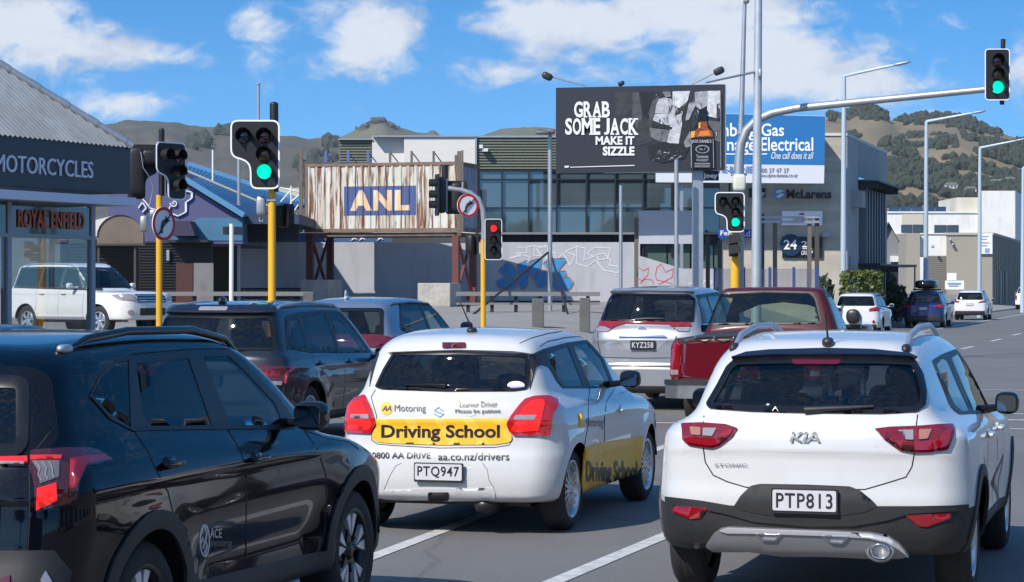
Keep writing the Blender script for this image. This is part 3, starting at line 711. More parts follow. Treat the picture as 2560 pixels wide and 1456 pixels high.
    for sg in (1, -1):
        mb = MB(); x = .50*sg; ys = [.55, .75, 1.2, 1.8, 2.2, 2.4]; zs = [-.005, .036, .05, .05, .036, -.005]
        P = [Vector(C.cast(np.array([(x, y)]), 'top')[0])+Vector((0, 0, h)) for y, h in zip(ys, zs)]
        mb.path(P, [.017, .019, .019, .019, .019, .016], 8)
        C.add('roof_rail', mb, SILVERT)
        for e in (P[0], P[-1]): mb = MB(); mb.blob(e+Vector((0, 0, -.01)), (.026, .09, .035), .7, 12); C.add('rail_foot', mb, BLACKP)
    q = C.loc(*zc(1012, 178)[0]); mb = MB(); mb.blob(q+Vector((0, 0, .015)), (.035, .05, .03), .8, 12); mb.path([q+Vector((0, .0, .03)), q+Vector((0, -.10, .19))], [.007, .004], 6); C.add('aerial', mb, BLACKP)
    C.patch('sill_trim', CLAD, [(1.15, .26), (2.9, .26), (2.9, .4), (1.15, .4)], 'side', .008, mirror=True)
    C.strip('door_seam', SEAM, [(1.42, 1.0), (1.40, .8), (1.18, .62), (1.2, .42)], .006, 'side', .001, mirror=True); C.strip('door_seam', SEAM, [(2.05, 1.02), (2.1, .8), (2.1, .42)], .006, 'side', .001, mirror=True)
    handles(C, [(1.5, .9), (2.25, .9)], W_)
    mirrors_px(C, *zc(1978, 490)[0], .97, GLOSSB, (.072, .07, .07)); cabin(C)
    put_wheels(C, .33, .215, .2, (10, 'multi'), ALLOY)
    return C

def swift():
    p = at(1099, HY, 16.5)
    S = dict(res=1.55, L=3.84, hw=.862, H=1.49, wheels=(.64, 3.09), wr=.305, belt_r=.99, belt_f=.93, y_cowl=2.88, roof_r=.35, roof_f=1.95, glass_y=.13, hood=.84, zbot=.24,
             rear=[(.2, .10), (.3, .02), (.42, 0), (.56, .015), (.64, .04), (.8, .06), (.95, .10), (1.0, .13), (1.3, .26)], cr=.12, tum=.33, cg=.15, crown=.08,
             gwid=[(0, .70), (.8, .755), (2.0, .765), (2.88, .72)],
             prof=[(.15, -.12), (.26, -.05), (.42, -.015), (.62, 0), (.78, -.005), (.90, -.03), (.99, -.085), (1.1, -.13), (1.3, -.2)], dent=.02)
    C = Car('hatchback', 'white driving school hatchback with yellow band across its tailgate', 'car', (p.x, p.y, 0), S)
    W_ = paint('white_paint_hatch', (.55, .56, .57), var=(1.6, .5, (.48, .48, .47)))
    arches(C, .345)
    ws = rnd([(-.62, .97), (.62, .97), (.52, 1.37), (-.52, 1.37)], .08)
    rear = rnd(zb_(256, 404, 300, 310, 352, 224, 700, 218, 1072, 233, 1082, 300, 1078, 400, 1066, 418, 1000, 428, 640, 430, 290, 418), 4)
    rd = rnd(zb_(1172, 236, 1288, 182, 1372, 400, 1272, 406, 1240, 360), 4); fd = rnd(zb_(1312, 182, 1392, 166, 1470, 255, 1528, 402, 1408, 404), 4)
    C.cut(poly_off(rear, -6), 'px'); C.cut(poly_off(ws, -.02), 'front')
    for w in (rd, fd): C.cut(poly_off(w, -1.5), 'px', sidereg, both=True)
    C.finish_body(W_)
    glaze(C, ws, rear, glass('rear_glass_mid', (.16, .165, .17)), rim=6)
    C.patch('door_window', CLG, fd, 'px', .003, mirror=True); C.patch('door_window', PRIV, rd, 'px', .003, mirror=True)
    fr = rnd(zb_(1082, 236, 1160, 200, 1280, 168, 1395, 152, 1480, 250, 1545, 405, 1400, 412, 1262, 412, 1228, 370, 1190, 300, 1150, 286, 1118, 300, 1086, 420), 3)
    C.patch('window_frame', BLACKP, fr, 'px', .006, [poly_off(rd, -1), poly_off(fd, -1)], mirror=True)
    C.patch('rear_spoiler', W_, zb_(330, 226, 352, 196, 430, 186, 700, 174, 1000, 190, 1078, 214, 1086, 236, 1000, 222, 700, 214, 430, 222), 'px', .03, rim=.03)
    C.patch('brake_light', REDD, rnd(zb_(622, 184, 746, 184, 748, 208, 624, 210), 2), 'px', .042)
    TL = mat('red_lens_bright', (.42, .008, .012), .05, coat=1)
    tr = rnd(zb_(962, 602, 985, 562, 1030, 505, 1062, 475, 1110, 460, 1180, 458, 1228, 478, 1234, 510, 1205, 545, 1196, 600, 1190, 666, 1000, 666, 975, 640), 4)
    tl = rnd(zb_(206, 452, 238, 520, 262, 602, 235, 655, 105, 650, 100, 612, 116, 510, 150, 472), 4)
    for q, seg, clr in ((tr, zb_(1000, 610, 1050, 520, 1090, 490, 1150, 480, 1160, 500, 1130, 640, 1010, 650, 985, 630), zb_(1012, 560, 1120, 560, 1110, 584, 1000, 584)), (tl, zb_(130, 500, 190, 480, 225, 560, 245, 605, 225, 640, 120, 636), zb_(140, 556, 228, 556, 232, 578, 138, 576))):
        o = C.patch('tail_light', TL, q, 'px', .022, rim=.02); C.patch('lamp_segment', REDLIT, rnd(seg, 4), 'px', .028, parent=o); C.patch('reversing_lamp', CLEARL, rnd(clr, 2), 'px', .034, parent=o)
    C.strip('tailgate_seam', SEAM, zb_(256, 420, 232, 460, 262, 560, 262, 604, 238, 660, 235, 690, 265, 712, 350, 720, 600, 734, 900, 730, 975, 718, 994, 690, 990, 668), 2.0, 'px', .001)
    # livery
    YEL = mat('yellow_livery', (.80, .42, .012), .45, coat=.12); INK = mat('livery_black', (.012, .012, .014), .35)
    nt = YEL.node_tree; q = nt.nodes['Principled BSDF']; tc = nt.nodes.new('ShaderNodeTexCoord'); wv = nt.nodes.new('ShaderNodeTexWave'); wv.wave_profile = 'SIN'; wv.inputs['Scale'].default_value = 1.7; mp = nt.nodes.new('ShaderNodeMapping'); mp.inputs['Rotation'].default_value = (0, R(35), 0)
    mr = nt.nodes.new('ShaderNodeMapRange'); mr.inputs[1].default_value = .70; mr.inputs[2].default_value = .74; mx = nt.nodes.new('ShaderNodeMix'); mx.data_type = 'RGBA'; mx.inputs['A'].default_value = (.80, .42, .012, 1); mx.inputs['B'].default_value = (.84, .48, .05, 1); l = nt.links.new
    l(tc.outputs['Object'], mp.inputs[0]); l(mp.outputs[0], wv.inputs['Vector']); l(wv.outputs['Fac'], mr.inputs[0]); l(mr.outputs[0], mx.inputs['Factor']); l(mx.outputs['Result'], q.inputs['Base Color'])
    band = rnd(zb_(258, 578, 962, 573, 975, 640, 990, 672, 988, 694, 968, 705, 900, 715, 600, 717, 330, 708, 266, 700, 242, 682, 240, 660, 262, 605), 4)
    C.patch('livery_band', YEL, band, 'px', .008, step=9)
    C.text('livery_lettering', INK, 'Driving School', (*zb_(290, 700)[0], *zb_(926, 606)[0]), 'px', .0115, bold=.028)
    C.text('livery_lettering', INK, 'Motoring', (*zb_(360, 548)[0], *zb_(528, 500)[0]), 'px', .007, bold=.0)
    C.text('livery_lettering', INK, 'Learner Driver', (*zb_(708, 512)[0], *zb_(912, 486)[0]), 'px', .012, bold=.012)
    C.text('livery_lettering', INK, 'Please be patient', (*zb_(686, 552)[0], *zb_(930, 524)[0]), 'px', .010, bold=.012)
    C.text('livery_lettering', INK, '0800 AA DRIVE', (*zb_(238, 790)[0], *zb_(552, 756)[0]), 'px', .006, bold=.012)
    C.text('livery_lettering', INK, 'aa.co.nz/drivers', (*zb_(594, 800)[0], *zb_(976, 758)[0]), 'px', .006, bold=.006)
    o = C.patch('livery_roundel', YEL, [tuple(q) for q in np.array(ellipse(0, 0, 33, 36))/2.1534+np.array(zb_(316, 520)[0])], 'px', .004)
    C.text('roundel_lettering', INK, 'AA', (*zb_(290, 536)[0], *zb_(344, 505)[0]), 'px', .006, parent=o, bold=.03, shear=.3, space=.85)
    for pts in (zb_(628, 538, 600, 512, 568, 534, 600, 548, 572, 552, 598, 568, 624, 552, 612, 546, 598, 556, 585, 550),):
        C.strip('badge', CHROME, zb_(600, 512, 572, 532, 624, 552, 598, 568), 3.2, 'px', .006); C.strip('badge', CHROME, zb_(622, 534, 600, 520), 2.5, 'px', .006); C.strip('badge', CHROME, zb_(572, 548, 596, 562), 2.5, 'px', .006)
    C.patch('window_sticker', mat('sticker_white', (.75, .76, .8), .4), [tuple(q) for q in np.array(ellipse(0, 0, 46, 22))/2.1534+np.array(zb_(1012, 396)[0])], 'px', .006)
    C.patch('sticker_stripe', mat('sticker_violet', (.28, .25, .6), .4), zb_(972, 402, 1052, 402, 1040, 412, 985, 412), 'px', .008)
    C.text('livery_lettering', INK, 'Motoring', (*zb_(1385, 634)[0], *zb_(1480, 570)[0]), 'px', .007)
    C.patch('livery_roundel', YEL, rnd(zb_(1345, 545, 1372, 545, 1378, 625, 1350, 625), 5), 'px', .004)
    sb = zb_(1362, 1000, 1382, 730, 1470, 703, 1560, 690, 1697, 668, 1678, 880, 1652, 902, 1560, 936, 1450, 966)
    C.patch('side_band', YEL, sb, 'px', .006, mirror=True, step=11)
    C.text('livery_lettering', INK, 'Driving School', (*zb_(1384, 945)[0], *zb_(1660, 800)[0]), 'px', .011, bold=.03)
    # bumper
    C.patch('bumper_lip', W_, zb_(284, 985, 300, 962, 520, 952, 890, 948, 900, 975, 898, 1010, 660, 1016, 530, 1010, 300, 1014), 'px', .007, rim=.007)
    C.strip('bumper_crease', SEAM, zb_(300, 962, 335, 880, 365, 830, 395, 815), 1.2, 'px', .001); C.strip('bumper_crease', SEAM, zb_(832, 815, 858, 850, 866, 905, 892, 946), 1.2, 'px', .001)
    C.patch('tow_slot', SEAM, rnd(zb_(540, 972, 650, 970, 652, 1008, 542, 1010), 3), 'px', .016)
    plate(C, px=zb_(602, 864)[0], txt='PTQ947')
    mb = MB(); w = C.cast(np.array(zb_(640, 412, 640, 398, 560, 392, 420, 392)), 'px')+np.array([0, -.02, 0]); mb.path(w[1:], [.022, .017, .008], 8); C.add('rear_wiper', mb, GLOSSB)
    q = C.loc(*zb_(775, 108)[0]); mb = MB(); mb.blob(q+Vector((0, 0, .01)), (.035, .06, .025), .8, 12); mb.path([q+Vector((0, 0, .02)), q+Vector((-.04, -.16, .22))], [.008, .004], 6); C.add('aerial', mb, BLACKP)
    C.strip('roof_gutter', SEAM, zb_(1032, 170, 1100, 140, 1180, 118, 1260, 105), 1.6, 'px', .002); C.strip('roof_gutter', SEAM, zb_(1140, 186, 1180, 160, 1280, 138, 1380, 130), 1.6, 'px', .002)
    C.strip('door_seam', SEAM, zb_(1408, 412, 1400, 520, 1402, 600, 1380, 720, 1385, 900), 1.6, 'px', .001, mirror=True); C.strip('door_seam', SEAM, zb_(1545, 410, 1500, 480, 1490, 560, 1488, 700), 1.4, 'px', .001, mirror=True)
    C.patch('sill_trim', YEL, [(1.02, .25), (2.7, .25), (2.7, .33), (1.02, .33)], 'side', .008, mirror=True)
    handles(C, [(2.0, .82)], W_)
    mirrors_px(C, *zb_(1628, 362)[0], .96, GLOSSB, (.082, .065, .07)); cabin(C)
    mb = MB(); mb.blob((.3, .35, .22), (.10, .3, .07), .7, 12); mb.span((-.6, .3, .2), (.6, 3.4, .24)); C.add('underbody', mb, PLATEB)
    put_wheels(C, .305, .215, .195, (8, 'twin'), ALLOY)
    return C

def seltos():
    S = dict(res=1.5, L=4.37, hw=.90, H=1.60, wheels=(.88, 3.51), wr=.345, belt_r=1.12, belt_f=1.03, y_cowl=3.25, roof_r=.38, roof_f=2.35, glass_y=.14, hood=.90, zbot=.28, front=[(.2, .12), (.4, .02), (.55, 0), (.7, .03), (.85, .16), (.98, .45), (1.15, .9)],
             rear=[(.2, .10), (.4, .01), (.55, 0), (.7, .03), (.9, .05), (1.1, .12), (1.4, .3)], cr=.10, tum=.30, cg=.14, crown=.05, dent=.045, dent_z=.50,
             prof=[(.15, -.12), (.3, -.045), (.42, -.03), (.62, -.02), (.80, 0), (.95, -.012), (1.05, -.045), (1.14, -.09), (1.4, -.2)])
    # front wheel stands at (-.875, 12.6)
    fx, fy = -.875, 12.55; y = 3.51; x = .86
    lx = fx-(x*RP.x+y*RD.x); ly = fy-(x*RP.y+y*RD.y)
    C = Car('dark_suv', 'black glossy SUV in the left foreground with side lettering and machined star wheels', 'car', (lx, ly, 0), S)
    K = paint('black_blue_paint', (.0015, .002, .005), 0, .2); K.node_tree.nodes['Principled BSDF'].inputs['Coat Weight'].default_value = .75; K.node_tree.nodes['Principled BSDF'].inputs['Specular IOR Level'].default_value = .05
    arches(C, .40, .075, CLAD)
    ws = rnd([(-.66, 1.05), (.66, 1.05), (.58, 1.47), (-.58, 1.47)], .08)
    rear = rnd([(-.66, 1.10), (.66, 1.10), (.60, 1.42), (-.60, 1.42)], .06)
    qw = rnd(za(482, 445, 540, 355, 615, 280, 692, 254, 704, 632, 590, 560), 6); rd = rnd(za(722, 276, 1014, 246, 1142, 618, 805, 622, 762, 560), 6); fd = rnd(za(1082, 240, 1228, 234, 1330, 332, 1478, 492, 1514, 580, 1500, 612, 1236, 620), 6)
    C.cut(poly_off(rear, -.04), 'rear'); C.cut(poly_off(ws, -.02), 'front')
    for w in (qw, rd, fd): C.cut(poly_off(w, -3), 'px', sidereg, both=True)
    C.finish_body(K)
    glaze(C, ws, rear, glass('rear_glass_dark', (.07, .07, .075)), 'rear', .045)
    G2 = glass('side_glass_dark', (.08, .085, .09)); G3 = glass('side_glass_blue', (.42, .46, .47))
    C.patch('quarter_window', G2, qw, 'px', .003, mirror=True); C.patch('door_window', G2, rd, 'px', .003, mirror=True); C.patch('door_window', G3, fd, 'px', .003, mirror=True)
    fr = rnd(za(480, 455, 535, 345, 612, 270, 700, 236, 1030, 206, 1240, 206, 1345, 315, 1510, 480, 1590, 590, 1590, 632, 1236, 632, 790, 640, 720, 646, 590, 580), 5)
    C.patch('window_frame', BLACKP, fr, 'px', .006, [poly_off(qw, -2), poly_off(rd, -2), poly_off(fd, -2)], mirror=True)
    C.strip('roof_edge_trim', GLOSSB, za(620, 262, 700, 228, 1030, 200, 1240, 200), 3, 'px', .008, mirror=True)
    # tail lamp
    tl = rnd(za(165, 755, 330, 742, 470, 740, 520, 755, 596, 800, 520, 826, 455, 838, 415, 930, 405, 1000, 360, 1030, 190, 1078, 185, 930, 160, 830), 5)
    TL = mat('smoked_red_lens', (.05, .004, .007), .05, coat=1)
    for o in (C.patch('tail_light', TL, tl, 'px', .016, mirror=True, rim=.015)):
        pass
    tls = [c for c in C.root.children if c.name.startswith('tail_light')]
    C.patch('lamp_segment', REDLIT, za(200, 955, 295, 925, 300, 1010, 195, 1070), 'px', .022, mirror=True, parent=tls)
    C.patch('lamp_segment', mat('red_glow_soft', (.5, .02, .03), .1, emit=((1, .05, .06), .15)), za(165, 785, 322, 785, 318, 806, 168, 808), 'px', .022, mirror=True, parent=tls)
    C.patch('lamp_segment', REDL, za(365, 800, 430, 790, 540, 778, 585, 800, 450, 828, 395, 950, 362, 980), 'px', .020, mirror=True, parent=tls)
    C.patch('reversing_lamp', mat('lamp_smoke', (.16, .15, .15), .1, .2, coat=1), za(172, 812, 310, 812, 308, 895, 215, 930, 205, 860), 'px', .021, mirror=True, parent=tls)
    for k in range(3): C.strip('lamp_rib', CLEARL, za(190+k*34, 818, 215+k*30, 850, 205+k*36, 885, 222+k*32, 915-k*8), 2.6, 'px', .024, mirror=True, parent=tls)
    C.patch('light_bar', mat('red_glow_soft', (.5, .02, .03)), za(-600, 800, 150, 786, 150, 815, -600, 830), 'px', .018)
    C.patch('light_bar_strip', CLEARL, za(0, 815, 135, 818, 135, 830, 0, 828), 'px', .023)
    C.strip('tailgate_seam', SEAM, za(275, 640, 190, 745, 158, 830, 160, 1100, 150, 1280, 0, 1270), 3, 'px', .0015)
    C.patch('lower_bumper', CLAD, za(-500, 1300, 0, 1285, 290, 1285, 330, 1340, 380, 1400, 330, 1600, -500, 1600), 'px', .012)
    C.patch('bumper_reflector', REDD, za(10, 1440, 60, 1420, 62, 1600, 10, 1600), 'px', .02); C.patch('bumper_lamp', CLEARL, za(215, 1440, 240, 1395, 270, 1450, 270, 1560, 215, 1560), 'px', .02)
    # sills, seams, rails
    C.patch('sill_trim', CLAD, [(1.24, .30), (3.15, .30), (3.15, .46), (3.05, .40), (1.5, .43), (1.24, .52)], 'side', .012, mirror=True)
    C.strip('door_seam', SEAM, za(722, 640, 800, 760, 840, 850, 905, 970, 930, 1080, 1010, 1180), 2.6, 'px', .001, mirror=True)
    C.strip('door_seam', SEAM, za(1225, 630, 1300, 760, 1328, 900, 1325, 1100, 1325, 1440), 2.6, 'px', .001, mirror=True)
    C.strip('door_seam', SEAM, za(1640, 640, 1710, 740, 1755, 880, 1760, 1010, 1740, 1240), 2.4, 'px', .001, mirror=True)
    C.strip('bonnet_seam', SEAM, za(1640, 640, 1760, 680, 1880, 700, 1930, 740), 2, 'px', .001, mirror=True)
    ys = [tuple(C.loc(*za(918, 818)[0]))[1:], tuple(C.loc(*za(1385, 790)[0]))[1:]]
    handles(C, ys, K, w=.21)
    # side lettering and ring emblem
    WL = mat('decal_white', (.6, .6, .6), .4)
    C.text('door_lettering', WL, 'ACE', (*za(1128, 1216)[0], *za(1190, 1166)[0]), 'px', .004, bold=.01)
    C.text('door_lettering', mat('decal_grey', (.22, .22, .23), .4), 'physiotherapy', (*za(1132, 1272)[0], *za(1246, 1222)[0]), 'px', .004)
    cx, cy = za(1100, 1232)[0]
    C.patch('door_emblem', WL, ellipse(cx, cy, 13, 41, 36), 'px', .004, [ellipse(cx, cy, 10, 35, 36)], step=8)
    C.strip('door_emblem', WL, [(cx-1, cy-34), (cx+5, cy-18), (cx+2, cy), (cx+6, cy+14), (cx, cy+32)], 3.5, 'px', .004); C.strip('door_emblem', WL, [(cx-9, cy+6), (cx-5, cy-8), (cx-1, cy+6), (cx-4, cy+20)], 3, 'px', .004)
    for sg in (1, -1):
        mb = MB(); x = .62*sg
        P = [Vector(C.cast(np.array([(x, y)]), 'top')[0])+Vector((0, 0, h)) for y, h in ((.62, .0), (.8, .03), (1.2, .045), (1.9, .045), (2.3, .03), (2.5, .0))]
        mb.path(P, [.012, .019, .020, .020, .017, .010], 8); C.add('roof_rail', mb, GLOSSB)
        mb = MB(); mb.blob(P[0]+Vector((0, -.02, .005)), (.022, .06, .02), .7, 10); C.add('rail_foot', mb, SILVERT)
    mirrors_px(C, *za(1680, 560)[0], 1.0, GLOSSB, (.088, .07, .075)); cabin(C)
    mb = MB(); mb.span((-.6, .3, .24), (.6, 3.7, .28)); C.add('underbody', mb, PLATEB)
    put_wheels(C, .345, .235, .215, (5, 'star'), mat('machined_alloy', (.74, .74, .76), .35, .5))
    return C

def side_set(C, wins, frame, gms, framem=BLACKP):
    for w in wins: C.cut(poly_off(w, -.012), 'side', both=True)
def side_glaze(C, wins, frame, gms, framem=BLACKP):
    for w, g in zip(wins, gms): C.patch('door_window', g, w, 'side', .003, mirror=True)
    C.patch('window_frame', framem, frame, 'side', .006, [poly_off(w, -.008) for w in wins], mirror=True)
def seams(C, ys, z0, z1, w=.008):
    for y in ys: C.strip('door_seam', SEAM, [(y, z1), (y+.01, (z0+z1)/2), (y, z0)], w, 'side', .001, mirror=True)

def outlander():
    p = at(510, HY, 25.0)
    S = dict(L=4.69, hw=.90, H=1.645, wheels=(.98, 3.65), wr=.35, belt_r=1.07, belt_f=.98, y_cowl=3.45, roof_r=.42, roof_f=2.5, glass_y=.16, hood=.98, zbot=.28, res=.8, tum=.27, crown=.06)
    C = Car('grey_suv', 'dark metallic grey SUV with rear side glass behind the black foreground SUV', 'car', (p.x, p.y, 0), S)
    P = paint('dark_grey_metallic', (.022, .024, .032), .5, .28)
    arches(C, .40)
    ws = rnd([(-.66, 1.0), (.66, 1.0), (.56, 1.44), (-.56, 1.44)], .08); rear = rnd([(-.74, 1.10), (.74, 1.10), (.64, 1.48), (-.64, 1.48)], .07)
    wins = [rnd([(.52, 1.13), (1.02, 1.09), (1.02, 1.47), (.72, 1.44)], .08), rnd([(1.07, 1.09), (1.95, 1.06), (1.90, 1.50), (1.10, 1.48)], .05), rnd([(2.02, 1.06), (3.0, 1.03), (2.85, 1.15), (2.42, 1.47), (2.0, 1.50)], .06)]
    C.cut(poly_off(rear, -.03), 'rear'); C.cut(poly_off(ws, -.02), 'front'); side_set(C, wins, None, None); C.finish_body(P)
    glaze(C, ws, rear, glass('rear_glass_mid', (.16, .165, .17)), 'rear', .03)
    side_glaze(C, wins, rnd([(.46, 1.12), (1.0, 1.06), (2.0, 1.03), (3.14, 1.0), (2.9, 1.18), (2.45, 1.51), (1.9, 1.53), (1.0, 1.51), (.66, 1.47)], .05), [PRIV, PRIV, CLG])
    C.patch('rear_spoiler', P, rnd([(-.66, 1.49), (.66, 1.49), (.60, 1.56), (-.60, 1.56)], .04), 'rear', .05, rim=.05)
    C.patch('brake_light', CLEARL, rnd([(-.2, 1.505), (.14, 1.505), (.14, 1.54), (-.2, 1.54)], .02), 'rear', .058)
    fz = lambda *q: [(q[i]/2.1541, q[i+1]/2.1541+780) for i in range(0, len(q), 2)]
    t = C.patch('tail_light', REDD, fz(1370, 290, 1600, 295, 1560, 330, 1520, 400, 1440, 398, 1400, 330), 'px', .018, mirror=True)
    C.patch('lamp_segment', REDL, fz(1395, 318, 1510, 320, 1500, 345, 1410, 345), 'px', .024, mirror=True, parent=t); C.patch('lamp_segment', REDL, fz(1548, 330, 1592, 300, 1575, 298, 1530, 330, 1520, 390, 1535, 392), 'px', .024, mirror=True, parent=t)
    C.patch('reversing_lamp', CLEARL, fz(1450, 375, 1515, 375, 1510, 396, 1450, 394), 'px', .024, mirror=True, parent=t)
    C.strip('tailgate_seam', SEAM, [(-.72, 1.05), (-.70, .9), (-.66, .6), (.66, .6), (.70, .9), (.72, 1.05)], .008, 'rear', .001)
    seams(C, (1.05, 2.0, 3.1), .4, 1.05); handles(C, [(1.25, .93), (2.2, .92)], P)
    C.patch('sill_trim', CLAD, [(1.4, .27), (3.2, .27), (3.2, .38), (1.4, .38)], 'side', .01, mirror=True); C.patch('lower_bumper', CLAD, [(-.78, .3), (.78, .3), (.76, .5), (-.76, .5)], 'rear', .012)
    plate(C, local=(0, .78), txt=None, black=True)
    for sg in (1, -1):
        mb = MB(); Q = [Vector(C.cast(np.array([(.62*sg, y)]), 'top')[0])+Vector((0, 0, h)) for y, h in ((.5, 0), (.7, .03), (1.4, .045), (2.3, .03), (2.5, 0))]; mb.path(Q, .018, 8); C.add('roof_rail', mb, SILVERT)
    q = Vector(C.cast(np.array([(-.05, .62)]), 'top')[0]); mb = MB(); mb.blob(q+Vector((0, 0, .03)), (.035, .09, .05), .8, 12); C.add('aerial', mb, P)
    mirrors_px(C, 957, 884, 1.0, P, (.09, .07, .085)); cabin(C); put_wheels(C, .35, .23, .215, (5, 'twin'), ALLOY)

def xtrail():
    p = at(832, HY, 31.3)
    S = dict(L=4.64, hw=.90, H=1.66, wheels=(.95, 3.65), wr=.35, belt_r=1.10, belt_f=1.0, y_cowl=3.4, roof_r=.5, roof_f=2.4, glass_y=.16, hood=1.0, zbot=.28, res=.8, tum=.36, crown=.07)
    C = Car('silver_blue_suv', 'pale silver blue SUV ahead of the dark grey SUV with white shark fin aerial', 'car', (p.x-.02, p.y, 0), S)
    P = paint('silver_blue_metallic', (.20, .25, .33), .55, .3)
    arches(C, .40)
    ws = rnd([(-.66, 1.05), (.66, 1.05), (.56, 1.5), (-.56, 1.5)], .08); rear = rnd([(-.68, 1.10), (.68, 1.10), (.60, 1.50), (-.60, 1.50)], .07)
    wins = [rnd([(.75, 1.22), (1.1, 1.12), (1.88, 1.10), (1.86, 1.54), (1.1, 1.53)], .08), rnd([(1.96, 1.10), (2.95, 1.06), (2.8, 1.2), (2.4, 1.50), (1.96, 1.54)], .06)]
    C.cut(poly_off(rear, -.03), 'rear'); C.cut(poly_off(ws, -.02), 'front'); side_set(C, wins, None, None); C.finish_body(P)
    glaze(C, ws, rear, MIDG, 'rear', .04)
    side_glaze(C, wins, rnd([(.66, 1.22), (1.05, 1.09), (2.0, 1.07), (3.1, 1.03), (2.88, 1.22), (2.45, 1.54), (1.9, 1.57), (1.05, 1.57)], .05), [PRIV, CLG])
    for sg in (1, -1):
        o = C.patch('tail_light', REDD, [(sg*.88, .95), (sg*.66, .92), (sg*.68, .98), (sg*.78, 1.10), (sg*.86, 1.14)], 'rear', .02)
        C.patch('lamp_segment', REDL, [(sg*.85, .98), (sg*.72, .96), (sg*.79, 1.05), (sg*.85, 1.08)], 'rear', .026, parent=o)
        mb = MB(); Q = [Vector(C.cast(np.array([(.62*sg, y)]), 'top')[0])+Vector((0, 0, h)) for y, h in ((.7, 0), (.8, .02), (1.5, .03), (2.3, .02), (2.5, 0))]; mb.path(Q, .014, 8); C.add('roof_rail', mb, GLOSSB)
    C.patch('tail_light_corner', REDD, [(.02, .96), (.34, 1.0), (.22, 1.14), (.05, 1.15)], 'side', .02, mirror=True)
    q = Vector(C.cast(np.array([(-.05, .72)]), 'top')[0]); mb = MB(); mb.blob(q+Vector((0, .02, .02)), (.03, .08, .035), .8, 12); mb.blob(q+Vector((0, -.02, .07)), (.012, .04, .06), .8, 10); C.add('aerial', mb, mat('white_paint_hatch', (.8, .8, .8)))
    seams(C, (1.1, 1.92, 3.0), .4, 1.08); handles(C, [(1.3, .95), (2.2, .94)], P)
    mirrors_px(C, 1167, 818, 1.0, GLOSSB, (.09, .07, .08)); cabin(C); put_wheels(C, .35, .23, .215, (5, 'twin'), ALLOY)

